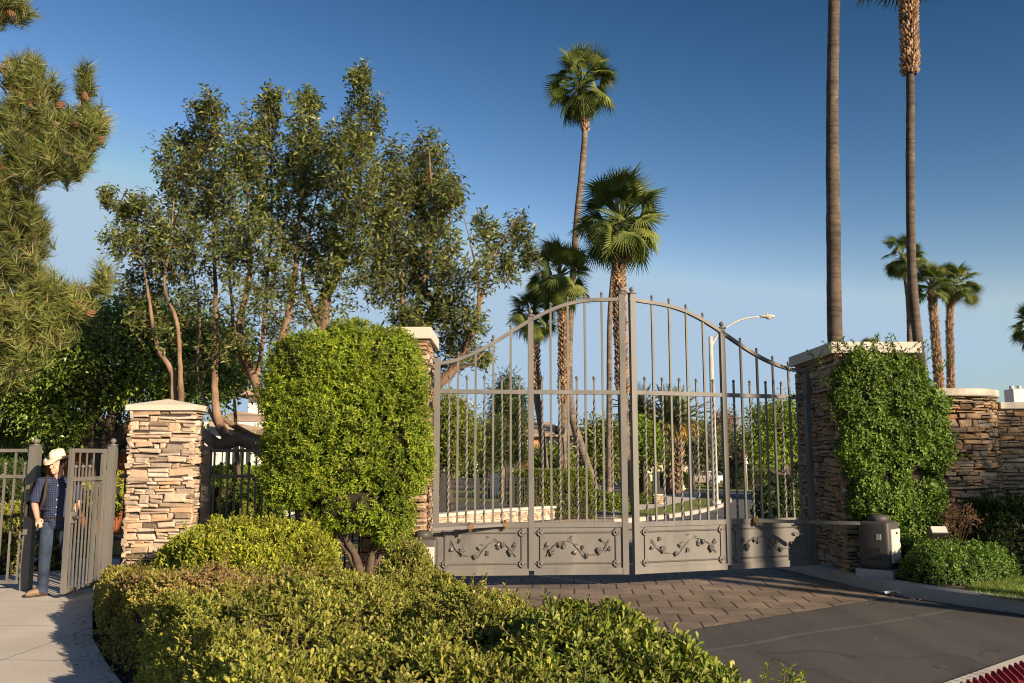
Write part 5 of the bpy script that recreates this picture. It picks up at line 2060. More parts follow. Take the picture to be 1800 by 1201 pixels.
# ------------------------------------------------------------------ pine at the left edge
def pine():
    Yp = 8.6
    rt = thing('pine_tree', 'long-needled pine with cones reaching in at the left frame edge', 'tree', (A(-150, 900, Yp).x, Yp, 0))
    mb = MB()
    limb(mb, [(-170, 1080, 70), (-160, 800, 60), (-150, 500, 48), (-145, 200, 36), (-140, -150, 22)], Yp, .3, 12, .1)
    L = []
    br = [[(-150, 150, 20), (-80, 60, 14), (-10, 20, 9), (45, 10, 4)], [(-150, 330, 24), (-60, 220, 17), (20, 200, 11), (55, 150, 6), (70, 110, 4)], [(-148, 420, 24), (-50, 300, 18), (60, 270, 12), (130, 240, 8), (150, 150, 5)],
          [(20, 290, 10), (110, 300, 8), (170, 240, 4)], [(-150, 560, 24), (-60, 440, 18), (10, 400, 12), (70, 380, 6)], [(-150, 640, 24), (-60, 560, 18), (30, 520, 12), (110, 520, 8), (180, 500, 5)],
          [(30, 540, 10), (90, 560, 8), (165, 540, 5)], [(-155, 760, 24), (-60, 660, 16), (20, 620, 10), (60, 600, 6)], [(60, 280, 8), (90, 200, 5), (95, 170, 3)], [(-60, 230, 12), (0, 120, 7), (20, 105, 4)], [(-60, 480, 12), (0, 470, 8), (60, 440, 5)]]
    for q in ([(-148, 180, 20), (-210, 90, 13), (-260, 60, 5)], [(-150, 340, 22), (-220, 260, 14), (-300, 230, 5)], [(-150, 520, 24), (-230, 430, 15), (-310, 400, 5)], [(-152, 680, 24), (-240, 600, 15), (-320, 580, 5)], [(-143, 60, 16), (-150, -60, 10), (-120, -130, 4)]):
        br.append(q)
    for b in br:
        L += limb(mb, b, Yp, .15, 7, .12, [rng.uniform(-.2, .2) for _ in b])
    mb.build('trunk', MT['pinebark'], rt, True)
    bl = [(15, 15, 45, 26, 26), (45, 140, 38, 40, 40), (10, 200, 30, 20, 14), (60, 230, 60, 40, 46), (140, 225, 38, 38, 36), (150, 150, 9, 34, 12), (93, 160, 10, 22, 6), (170, 215, 16, 26, 10), (95, 280, 70, 42, 60), (20, 300, 50, 50, 44), (30, 390, 52, 55, 60), (60, 420, 24, 40, 16), (20, 500, 60, 60, 66), (80, 520, 40, 40, 34), (130, 530, 40, 24, 22), (178, 490, 12, 24, 10), (40, 590, 60, 48, 50), (10, 660, 40, 26, 16), (95, 580, 30, 24, 14)]
    bl += [(-250, 70, 55, 45, 34), (-290, 240, 60, 50, 40), (-300, 410, 65, 50, 44), (-310, 590, 65, 50, 44), (-140, -90, 80, 60, 50), (-200, 330, 40, 40, 16), (-210, 500, 40, 40, 16)]
    tp, ta = [], []
    B_ = np.array(L)
    for px, py, rx, ry, k in bl:
        for _ in range(int(k * 1.5)):
            a = rng.uniform(0, 6.28)
            r_ = rng.uniform(0, 1) ** .5
            yy = Yp + rng.normal(0, M(rx, Yp) * .6 + .05)
            p = np.array(A(px + rx * r_ * math.cos(a), py + ry * r_ * math.sin(a), yy))
            b = B_[np.argmin(np.linalg.norm(B_ - p, axis=1))]
            o = unit((p - b)[None])[0] * .6 + np.array([rng.normal(0, .3), rng.normal(-.1, .3), .75])
            tp.append(p)
            ta.append(unit(o[None])[0])
    tp, ta = np.array(tp), np.array(ta)
    K = 62
    n = len(tp)
    s = rng.uniform(-.16, .05, (n, K, 1))
    pos = tp[:, None] + ta[:, None] * s
    lat = rng.normal(0, 1, (n, K, 3))
    lat -= ta[:, None] * (lat * ta[:, None]).sum(-1, keepdims=True)
    d = ta[:, None] * rng.uniform(.35, 1.3, (n, K, 1)) + unit(lat)
    leaves('crown', pos.reshape(-1, 3), d.reshape(-1, 3), rng.normal(0, 1, (n * K, 3)), rng.uniform(.1, .19, n * K), .0082, MT['needle'], rt, NEEDLE)
    mb = MB()
    for p, a in zip(tp, ta):
        b = B_[np.argmin(np.linalg.norm(B_ - p, axis=1))]
        mb.tube([b, (np.array(b) + p) / 2 + [0, 0, -.02], p - a * .1, p], [.012, .009, .006, .005], 4, False)
    mb.build('twigs', MT['twig'], rt)
    for px, py in [(20, 155), (35, 170), (12, 148), (48, 185), (150, 178), (98, 188), (125, 222), (162, 240), (170, 250), (168, 265), (15, 410), (30, 415), (140, 545), (150, 552), (132, 540), (100, 190), (10, 25), (25, 30), (60, 300), (75, 292), (5, 300), (110, 250)]:
        q = A(px, py, Yp - .18)
        R_ = Matrix.Rotation(rng.uniform(-1.2, 1.2), 3, 'Y') @ Matrix.Rotation(rng.uniform(-.8, .8), 3, 'X')
        mb = MB()
        vs, fs = [], []
        prof = [(.004, 0), (.02, .006), (.028, .022), (.027, .04), (.021, .058), (.012, .074), (.002, .084)]
        nn = 14
        for i, (r_, z_) in enumerate(prof):
            for j in range(nn):
                aa = 2 * PI * j / nn
                rr = r_ * (1 + .16 * (1 if (i + j) % 2 else -1))
                vs.append(q + R_ @ Vector((rr * math.cos(aa), rr * math.sin(aa), z_)) * 1.15)
        for i in range(len(prof) - 1):
            for j in range(nn):
                k = (j + 1) % nn
                fs.append((i * nn + j, i * nn + k, (i + 1) * nn + k, (i + 1) * nn + j))
        mb.add(vs, fs)
        mb.build('cone', MT['rustcone'], rt)


MT['rustcone'] = surf('cone_scales', [(.1, .05, .025), (.19, .1, .05)], 40, 5, .8, .4, 80, .004)
MT['pinebark'] = surf('pine_bark', [(.07, .05, .038), (.17, .115, .08), (.26, .175, .12)], 7, 8, .95, 1.0, 16, .05, co=(1, 1, .4))
pine()


# ------------------------------------------------------------------ background trees
def bg_tree(name, label, trunk, blobs, Y, n, L, mat, wr=.5, clus=None, bark='bark_dark', droop=.2, shell=.45, group='trees beyond the gate', per=24, base=None):
    b = A(trunk[0][0][0], trunk[0][0][1], Y)
    rt = thing(name, label, 'tree', (b.x, Y, gz(Y)), group)
    mb = MB()
    B = []
    for i, s_ in enumerate(trunk):
        if i == 0:
            zf = A(s_[0][0], s_[0][1], Y).z
            if zf > gz(Y):
                # carry the trunk down to the ground
                pyg = 805 + (CAMZ - gz(Y)) * FPX / Y
                s_ = [(s_[0][0], pyg, s_[0][2] * 1.2)] + list(s_)
        B += limb(mb, s_, Y, .4, 8, .06)
    mb.build('trunk', MT[bark], rt, True)
    bb = [pxblob(*q, Y + rng.normal(0, M(12, Y)), w=1) for q in blobs]
    crown(rt, bb, n, L, wr, mat, clus or M(9, Y), per, shell, droop, twigs_from=B, tw=M(1.0, Y), twig_mat=MT[bark])
    return rt


bg_tree('shade_tree', 'leafy yellow-green tree seen through the left quarter of the gate', [[(790, 880, 12), (788, 830, 11), (785, 780, 8)], [(790, 835, 7), (770, 790, 5)], [(789, 830, 7), (812, 790, 5)]],
        [(775, 735, 28, 42), (800, 745, 30, 45), (770, 790, 26, 30), (805, 795, 26, 28), (818, 760, 18, 36), (790, 705, 20, 20), (745, 760, 20, 40)], 30, 11000, .14, MT['lf_far'], .45)
bg_tree('pine_tree', 'bushy green pine tree beyond the gate, right of the sign-bearing lamp', [[(884, 870, 10), (884, 800, 9), (886, 730, 6), (890, 670, 3)]],
        [(893, 668, 7, 16), (880, 690, 14, 20), (905, 700, 16, 24), (885, 725, 24, 22), (906, 735, 22, 24), (870, 755, 26, 20), (892, 770, 34, 22), (880, 795, 36, 16), (908, 797, 20, 14)], 46, 15000, .26, MT['needle_far'], .16, M(8, 46), 'bark', -.1)
bg_tree('shade_tree', 'dense tree hugging the left side of the pine, behind the lamp post', [[(860, 870, 6), (858, 800, 5)]], [(858, 765, 18, 22), (850, 790, 16, 22), (865, 800, 16, 18)], 52, 4500, .22, MT['lf_far'], .5)
bg_tree('shade_tree', 'mid-green tree before the orange house, between the dark palm and the leaning palm', [[(968, 880, 7), (968, 810, 6)]], [(970, 805, 15, 20), (984, 812, 18, 18), (960, 822, 16, 12)], 50, 5000, .2, MT['lf_far'], .5)
bg_tree('shade_tree', 'round-topped tree between the leaning palm and the meeting stiles', [[(1050, 880, 8), (1050, 820, 7)]], [(1045, 770, 24, 30), (1062, 755, 22, 24), (1040, 800, 26, 26), (1068, 795, 22, 28), (1080, 770, 16, 30), (1062, 825, 30, 16)], 52, 8500, .22, MT['lf_far'], .5)
bg_tree('shade_tree', 'light green street tree right of the meeting stiles', [[(1133, 870, 7), (1132, 825, 6), (1130, 790, 5)]], [(1128, 755, 17, 24), (1140, 775, 17, 28), (1122, 790, 18, 26), (1138, 805, 20, 20), (1150, 790, 14, 26)], 44, 6500, .18, MT['lf_bright'], .5)
bg_tree('olive_tree', 'grey-green olive tree left of the street lamp pole', [[(1222, 870, 6), (1218, 830, 5), (1228, 800, 4)]], [(1225, 765, 22, 22), (1212, 790, 18, 26), (1240, 780, 22, 28), (1228, 810, 26, 16)], 72, 6000, .28, MT['lf_olive'], .35)
bg_tree('olive_tree', 'grey-green olive tree right of the street lamp pole', [[(1290, 860, 6), (1288, 820, 5)]], [(1270, 785, 18, 30), (1292, 780, 22, 30), (1310, 790, 18, 28), (1290, 815, 32, 14)], 76, 6000, .3, MT['lf_olive'], .35)
bg_tree('shade_tree', 'thin-topped brownish tree rising behind the olive trees', [[(1272, 850, 4), (1272, 770, 3)]], [(1268, 740, 10, 16), (1280, 745, 12, 14), (1272, 765, 16, 14)], 96, 2200, .36, MT['lf_dry'], .4)
bg_tree('ficus_tree', 'round bright-topped tree right behind the stone pillar end of the gate', [[(1392, 900, 14), (1388, 860, 12), (1378, 810, 9), (1360, 780, 6)], [(1384, 835, 8), (1398, 790, 6)]],
        [(1350, 745, 30, 32), (1380, 735, 32, 34), (1335, 775, 26, 28), (1365, 790, 34, 24), (1400, 765, 30, 36), (1345, 805, 24, 16)], 29, 14000, .11, MT['lf_bright'], .5)
for i, (x, y, rx, ry, Y, lab) in enumerate([
        (765, 800, 40, 34, 92, 'far dark tree behind the low fence at the left gate stile'),
        (845, 815, 30, 26, 96, 'far tree behind the sign-bearing lamp post'),
        (1020, 810, 26, 26, 88, 'far tree right of the orange house, behind the leaning palm'),
        (1095, 800, 34, 34, 92, 'far tree behind the meeting stiles'),
        (1165, 815, 34, 26, 98, 'far tree behind the date palm trunks'),
        (1255, 808, 36, 30, 100, 'far tree behind the parked car'),
        (1330, 800, 36, 34, 95, 'far tree behind the red and white parking sign'),
        (1420, 800, 40, 40, 70, 'far tree behind the right gate pillar')]):
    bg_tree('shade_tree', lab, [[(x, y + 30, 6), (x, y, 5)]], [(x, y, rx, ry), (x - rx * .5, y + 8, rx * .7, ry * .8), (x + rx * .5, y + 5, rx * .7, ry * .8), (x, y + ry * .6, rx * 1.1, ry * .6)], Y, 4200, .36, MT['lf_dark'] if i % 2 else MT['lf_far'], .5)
# left background greenery
bg_tree('shade_tree', 'bright small tree peeping between the white house and the camphor stems', [[(420, 850, 8), (415, 760, 7), (412, 700, 5)]], [(405, 640, 24, 40), (420, 600, 26, 34), (390, 680, 26, 26), (430, 650, 20, 36)], 22, 5200, .1, MT['lf_bright'], .5, group=None)
for i, (x, y, rx, ry, Y, lab) in enumerate([(-40, 760, 90, 70, 24, 'dark tree filling the gap at the far left edge'), (95, 790, 70, 50, 27, 'dark tree beyond the red wood fence'), (270, 770, 60, 60, 28, 'dark tree between the wood fence and the white house')]):
    bg_tree('shade_tree', lab, [[(x, y + 60, 12), (x, y, 8)]], [(x, y, rx, ry), (x - rx * .5, y + 8, rx * .7, ry * .8), (x + rx * .5, y + 5, rx * .7, ry * .8), (x, y + ry * .6, rx * 1.1, ry * .6)], Y, 9000, .16, MT['lf_dark'], .5, group=None)


# hedges and bushes seen through the fences
def px_hedge(name, label, x0, x1, ytop, Y, depth, mat, dens=150, L=.09, r=.2, cat='hedge', K=6, zb=None):
    z = A((x0 + x1) / 2, ytop, Y).z
    g = gz(Y) if zb is None else zb
    X0, X1 = A(x0, 850, Y).x, A(x1, 850, Y).x
    return hedge(name, label, [(X0, Y), (X1, Y), (X1, Y + depth), (X0, Y + depth)], z - g, mat, dens, L, .5, K, r, g, .06, 2.2, cat, None, LEAF2)


px_hedge('hedge', 'boxy clipped hedge behind the low metal fence, seen through the gate', 893, 1046, 828, 29.5, 1.6, MT['lf_far'], 260, .08)
px_hedge('hedge', 'clipped hedge around the grey utility post beyond the gate', 1112, 1147, 834, 45, 2, MT['lf_far'], 150, .11)
px_hedge('hedge', 'long dark far hedge behind the grass island', 1282, 1400, 829, 78, 2, MT['lf_dark'], 70, .2)
px_hedge('hedge', 'far hedge left of the parked car', 1165, 1222, 832, 84, 2, MT['lf_dark'], 60, .22)
px_hedge('hedge', 'sunlit hedge row behind the dark picket fence, before the white house', 352, 480, 822, 22, 1.6, MT['lf_bright'], 220, .08)
px_hedge('hedge', 'clipped hedge behind the grey pickets at the left frame edge', -60, 40, 895, 13.2, .8, MT['lf_hedge'], 420, .05, .2)
px_hedge('hedge', 'clipped hedge directly behind the man and the open walk gate', 52, 112, 905, 13.6, .8, MT['lf_hedge'], 420, .05, .2)


def px_bush(name, label, blobs, Y, mat, dens, L, cat='bush', p=2.4, wr=.45):
    c = A(blobs[0][0], blobs[0][1], Y)
    rt = thing(name, label, cat, (c.x, Y, gz(Y)))
    shrub(rt, [(tuple(A(x, y, Y)), (M(rx, Y), M((rx + ry) / 2, Y), M(ry, Y))) for x, y, rx, ry in blobs], mat, dens, L, wr, 6, p, (30, 90), M(5, Y), 3, .1)
    return rt


px_bush('bush', 'leafy bush at the foot of the leaning palm', [(1062, 880, 26, 14), (1085, 884, 20, 14), (1048, 872, 12, 12)], 31, MT['lf_bright'], 190, .1)
px_bush('bush', 'dark green bush inside the gate by the right pillar', [(1362, 885, 34, 34), (1390, 880, 30, 42), (1345, 900, 22, 22)], 21, MT['lf_dark'], 300, .08)
px_bush('bush', 'ornamental grass clump beside the stone mailbox base', [(1128, 878, 18, 10), (1115, 882, 14, 8)], 44, MT['lf_bright'], 120, .16, wr=.15)
px_bush('bush', 'reddish brown shrub behind the left end of the low metal fence', [(768, 868, 22, 16)], 31, MT['lf_dry'], 170, .1)
px_bush('bush', 'yellow-green strappy plant behind the dark pickets beside the pillar', [(372, 885, 22, 24), (392, 868, 22, 16)], 17.5, MT['lf_bright'], 260, .1, wr=.2)
px_bush('bush', 'yellow-green fern-like plant behind the dark pickets near the round bush', [(452, 862, 34, 34), (470, 885, 26, 24)], 17.5, MT['lf_bright'], 260, .12, wr=.25)
px_bush('bush', 'small strappy plant behind the middle of the dark pickets', [(415, 895, 22, 16)], 16.8, MT['lf_mound'], 300, .14, wr=.1)
px_bush('bush', 'sunlit yellow bush seen between walk gate and pillar', [(198, 870, 22, 40), (165, 880, 22, 30), (140, 870, 18, 24)], 17.5, MT['lf_mound'], 280, .08)
px_bush('bush', 'dark strappy clump in shade behind the left pickets', [(20, 850, 34, 40), (-20, 850, 40, 46)], 15.5, MT['lf_dark'], 300, .1, wr=.2)

# ------------------------------------------------------------------ ground beyond the gate


def gpoly(pts):
    return [(lambda p: (p.x, p.y))(G(*q)) for q in pts]


sheet('street', [(-2.4, 14.99), (4.05, 14.99), (6.5, 17), (30, 22), (80, 40), (80, 104), (-60, 104), (-60, 46), (-9, 34), (-1, 27), (-2.4, 22)], -.012, MT['street'])
sheet('inner_drive', gpoly([(700, 960), (1110, 960), (1115, 919), (1205, 907), (1150, 893), (1085, 905), (1033, 910), (760, 934), (700, 934)]), -.004, MT['gravel'])
GP = gpoly([(1088, 913), (1112, 917), (1203, 906), (1262, 893), (1283, 880), (1262, 871), (1222, 878), (1160, 892), (1088, 904)])
sheet('grass_strip', GP, .0, MT['lawn'])
blades('grass', GP, 9000, .06, MT['grassblade'], .0, .014)
sheet('inner_sidewalk', gpoly([(1080, 904), (1160, 891.5), (1222, 877.5), (1232, 868), (1180, 868), (1135, 884), (1080, 896)]), .004, MT['walk'])
kerb('kerb', gpoly([(1080, 920), (1115, 918), (1203, 907), (1262, 894), (1286, 880), (1266, 870), (1234, 867)]), .18, .13, MT['kerb'], 0, 1)
IP = gpoly([(1205, 862), (1420, 868), (1420, 851), (1205, 851)])
sheet('grass_island', IP, .02, MT['lawn'])
blades('grass', IP, 9000, .1, MT['grassblade'], .02, .03)
kerb('kerb', gpoly([(1200, 863), (1300, 866), (1420, 869)]), .2, .14, MT['kerb'], 0, 1)
LP_ = gpoly([(780, 884), (870, 884), (910, 870), (905, 858), (780, 858)])
sheet('far_lawn', LP_, .02, MT['lawn'])
sheet('garden_path', [(-9.5, 13.61), (-4.5, 13.61), (-2.0, 16.0), (-2.0, 17.0), (-5.5, 15.6), (-10, 16.0)], -.004, MT['walk'])
sheet('garden_lawn', [(-9, 16.3), (-2.6, 17.2), (-2.6, 19.5), (-14, 20.5), (-14, 16.3)], -.004, MT['lawn'])

# low wall and metal fence on the bend
wl = thing('low_wall', 'low curved pale stone wall with concrete cap seen through the left gate leaf', 'wall', tuple(G(900, 925)))
wp = [G(742, 938), G(800, 930), G(870, 922), G(950, 915), G(1032, 908)]
wp, _ = smooth_path([Vector((p.x, p.y, 0)) for p in wp], [0] * 5, .2)
wp = [Vector(p) for p in wp]
cum = np.concatenate([[0], np.cumsum([(wp[i + 1] - wp[i]).length for i in range(len(wp) - 1)])])


def wallat(u, d=0.0):
    u = min(max(u, 0), cum[-1])
    i = min(len(wp) - 2, int(np.searchsorted(cum, u, 'right') - 1))
    t = (wp[i + 1] - wp[i]).normalized()
    n = Vector((t.y, -t.x, 0))
    if n.y > 0:
        n = -n
    q = wp[i] + t * (u - cum[i]) + n * d
    return Vector((q.x, q.y, gz(q.y)))


mb = MB()
stones(mb, lambda u, z, d: wallat(u, d) + Vector((0, 0, z)), cum[-1], .36, 71, .05, .11, .16, .5)
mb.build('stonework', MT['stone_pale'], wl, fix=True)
mb = MB()
vs, fs = [], []
us = np.linspace(0, cum[-1], 50)
for u in us:
    for d, z in ((.08, .362), (.08, .44), (-.3, .44), (-.3, .0), (0.0, .0), (0, .362)):
        vs.append(wallat(u, d) + Vector((0, 0, z)))
for i in range(49):
    for j in range(6):
        k = (j + 1) % 6
        fs.append((i * 6 + j, i * 6 + k, (i + 1) * 6 + k, (i + 1) * 6 + j))
fs += [tuple(range(6)), tuple(49 * 6 + j for j in range(6))[::-1]]
mb.add(vs, fs)
mb.build('cap', MT['cap'], wl, fix=True)
fn_ = thing('low_fence', 'low grey metal fence on the curved stone wall, posts with ball caps', 'fence', tuple(G(900, 915)))
nP = 66
for z in (.5, 1.08, 1.34):
    m = MB()
    pts = [wallat(u, -.45) + Vector((0, 0, z)) for u in np.linspace(.1, cum[-1] - .2, 40)]
    m.tube(pts, .022, 4)
    m.build('rail', MT['fence'], fn_)
for i in range(nP):
    u = .15 + (cum[-1] - .4) * i / (nP - 1)
    q = wallat(u, -.45)
    m = MB()
    big = i % 13 == 0
    m.sqbar(q + Vector((0, 0, .4 if not big else 0)), q + Vector((0, 0, 1.34 if not big else 1.5)), .012 if not big else .06)
    if big:
        m.ell(q + Vector((0, 0, 1.56)), .06, .06, .06, 8, 6)
    m.build('post' if big else 'picket', MT['fence'], fn_)


# ------------------------------------------------------------------ street furniture
def lamp(label, base_px, top_px, Y, arm_px, w0, w1, head_len):
    g = gz(Y)
    b = A(base_px[0], base_px[1], Y)
    t = A(top_px[0], top_px[1], Y)
    root = thing('street_lamp', label, 'street lamp', (t.x, Y, g), 'street lamps beyond the gate')
    m = MB()
    m.tube([(t.x, Y, g), (t.x, Y, g + .25), (t.x, Y, g + .27), (t.x, Y, t.z)], [w0 * .9, w0 * .85, w0 / 2, w1 / 2], 14)
    m.build('pole', MT['galv'], root, True)
    pts = [A(x, y, Y) for x, y in arm_px]
    pts, rr = smooth_path(pts, [w1 * .4] * len(pts), .2)
    m = MB()
    m.tube(pts, [w1 * .3 - i * w1 * .12 / len(rr) for i in range(len(rr))], 8)
    m.build('arm', MT['galv'], root, True)
    e = pts[-1]
    d = (pts[-1] - pts[-2]).normalized()
    sgn = 1 if d.x > 0 else -1
    m = MB()
    prof = [(0, .045, .04), (.08, .07, .055), (.3, .12, .085), (.6, .17, .1), (.85, .16, .09), (1.0, .07, .05)]
    vs, fs = [], []
    for s_, ry, rz in prof:
        for j in range(12):
            a = 2 * PI * j / 12
            vs.append(e + Vector((sgn * s_ * head_len, ry * math.cos(a), rz * math.sin(a) + .02)))
    for i in range(len(prof) - 1):
        for j in range(12):
            k = (j + 1) % 12
            fs.append((i * 12 + j, i * 12 + k, i * 12 + 12 + k, i * 12 + 12 + j))
    fs += [tuple(range(12))[::-1], tuple(60 + j for j in range(12))]
    m.add(vs, fs)
    hd = m.build('lamp_head', MT['galv'], root, True, fix=True)
    m = MB()
    m.ell(e + Vector((sgn * .62 * head_len, 0, -.06)), .22 * head_len, .12, .07, 12, 8)
    m.build('lens', MT['oppanel'], hd, True)
    m = MB()
    m.tube([e + Vector((sgn * .5 * head_len, 0, .1)), e + Vector((sgn * .5 * head_len, 0, .19))], .04, 8)
    m.build('photocell', MT['galv'], hd, True)
    return root


lamp('tall pale street lamp with curved arm rising above the right gate leaf', (1264, 888), (1249, 592), 42, [(1250, 610), (1262, 588), (1285, 570), (1310, 560), (1335, 557)], .3, .2, M(27, 42))
l2 = lamp('pale street lamp carrying small signs, seen through the left gate leaf', (836, 858), (836, 722), 62, [(836, 724), (832, 712), (822, 704), (809, 701)], .24, .15, .6)


def sign_panel(parent, px, py, w, h, Y, mat, name='sign', deco=None):
    c = A(px, py, Y)
    m = MB()
    m.rbox(c.x - w / 2, c.x + w / 2, c.y - .012, c.y + .012, c.z - h / 2, c.z + h / 2, .01)
    o = m.build(name, mat, parent)
    for i, (x0, x1, z0, z1, mt) in enumerate(deco or []):
        m = MB()
        m.box(c.x + x0 * w, c.x + x1 * w, c.y - .018, c.y - .0125, c.z + z0 * h, c.z + z1 * h)
        m.build('marking', mt, o)
    return o


MT['orange'] = plain('orange_sign', (.62, .16, .03), .6)
MT['green'] = plain('green_sign', (.02, .2, .1), .6)
MT['redsign'] = plain('red_sign', (.5, .04, .03), .6)
MT['bluegreen'] = plain('pale_green_sign', (.3, .45, .36), .6)
sign_panel(l2, 836.5, 796, .36, .5, 61.8, MT['white'], 'warning_sign', [(-.5, .5, .32, .5, MT['orange']), (-.5, .5, -.5, -.36, MT['orange']), (-.12, .16, -.15, .15, MT['black'])])
sign_panel(l2, 837, 813, .34, .36, 61.8, MT['white'], 'notice_sign', [(-.25, .25, -.2, .2, MT['bluegreen'])])
sign_panel(l2, 845, 805, .5, .12, 62.15, MT['green'], 'street_name_sign')
p3 = thing('lamp_post', 'slim pale post with a small green sign, left of the street lamp', 'post', (A(1213, 800, 56).x, 56, gz(56)))
m = MB()
m.tube([(A(1213, 800, 56).x, 56, gz(56) - .05), (A(1213, 800, 56).x, 56, A(1213, 712, 56).z)], [.16, .11], 12)
m.build('pole', MT['galv'], p3, True)
sign_panel(p3, 1215, 804, .24, .36, 55.8, MT['bluegreen'])
p4 = thing('parking_sign', 'small red and white sign on a thin pole before the far hedge', 'sign', (A(1312, 820, 66).x, 66, gz(66)))
m = MB()
m.tube([(A(1312, 820, 66).x, 66, gz(66)), (A(1312, 820, 66).x, 66, A(1312, 792, 66).z)], .04, 8)
m.build('pole', MT['galv'], p4, True)
sign_panel(p4, 1311, 804, .24, .32, 65.9, MT['white'], 'sign', [(-.5, .5, .25, .5, MT['redsign']), (-.18, .18, -.3, .12, MT['redsign'])])
sign_panel(p4, 1312, 813, .2, .2, 65.9, MT['white'], 'sign')

# hydrant
Yh = 62
hb = A(1200, 857, Yh)
hy = thing('fire_hydrant', 'small pale yellow fire hydrant at the far kerb', 'hydrant', (hb.x, Yh, gz(Yh)))
MT['cream'] = plain('cream_paint', (.7, .58, .32), .5)
m = MB()
m.lathe((hb.x, Yh, gz(Yh)), [(.16, 0), (.16, .04), (.11, .05), (.105, .42), (.14, .43), (.14, .48), (.12, .52), (.07, .6), (.03, .64), (.03, .7), (.001, .7)], 14)
m.build('body', MT['cream'], hy, True)
for s_ in (-1, 1):
    m = MB()
    m.tube([(hb.x, Yh, gz(Yh) + .34), (hb.x + .19 * s_, Yh, gz(Yh) + .34)], .06, 10)
    m.build('outlet', MT['cream'], hy, True)

# mailbox pedestal and utility post
Ym = 44
q = A(1160, 879, Ym)
rt = thing('stone_plinth', 'low stone plinth carrying a grey slatted post at the sidewalk edge', 'plinth', (q.x, Ym, gz(Ym)))
m = MB()
w_ = M(21, Ym)
hz_ = .42
stones(m, lambda u, z, d: Vector((q.x - w_ / 2 + u, Ym - d, gz(Ym) + z)), w_, hz_, 5, .06, .12, .15, .4)
stones(m, lambda u, z, d: Vector((q.x + w_ / 2 + d, Ym + u, gz(Ym) + z)), w_, hz_, 6, .06, .12, .15, .4)
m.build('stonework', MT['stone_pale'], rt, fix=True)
m = MB()
m.box(q.x - w_ / 2, q.x + w_ / 2, Ym, Ym + w_, gz(Ym), gz(Ym) + hz_)
m.build('backing', MT['mortar'], rt)
m = MB()
m.rbox(q.x - w_ * .55, q.x + w_ * .55, Ym - .08, Ym + w_ + .05, gz(Ym) + hz_ + .003, gz(Ym) + hz_ + .08, .01)
m.build('cap', MT['cap'], rt)
m = MB()
zt = A(1156, 829, Ym).z
for i in range(3):
    m.rbox(q.x - .3 + i * .12, q.x - .2 + i * .12, Ym + .1, Ym + .35, gz(Ym) + hz_ + .085, zt, .01)
m.build('post', MT['fence'], rt)
q = A(866, 858, 58)
rt = thing('utility_cabinet', 'white utility cabinet on the far lawn behind the low fence', 'cabinet', (q.x, 58, gz(58)))
m = MB()
m.rbox(q.x - .38, q.x + .38, 58, 58.5, gz(58), A(866, 833, 58).z, .03)
bd = m.build('cabinet', MT['white'], rt)
m = MB()
m.rbox(q.x - .32, q.x + .32, 57.985, 58.02, gz(58) + .15, A(866, 833, 58).z - .1, .01)
m.build('door', MT['white'], bd)


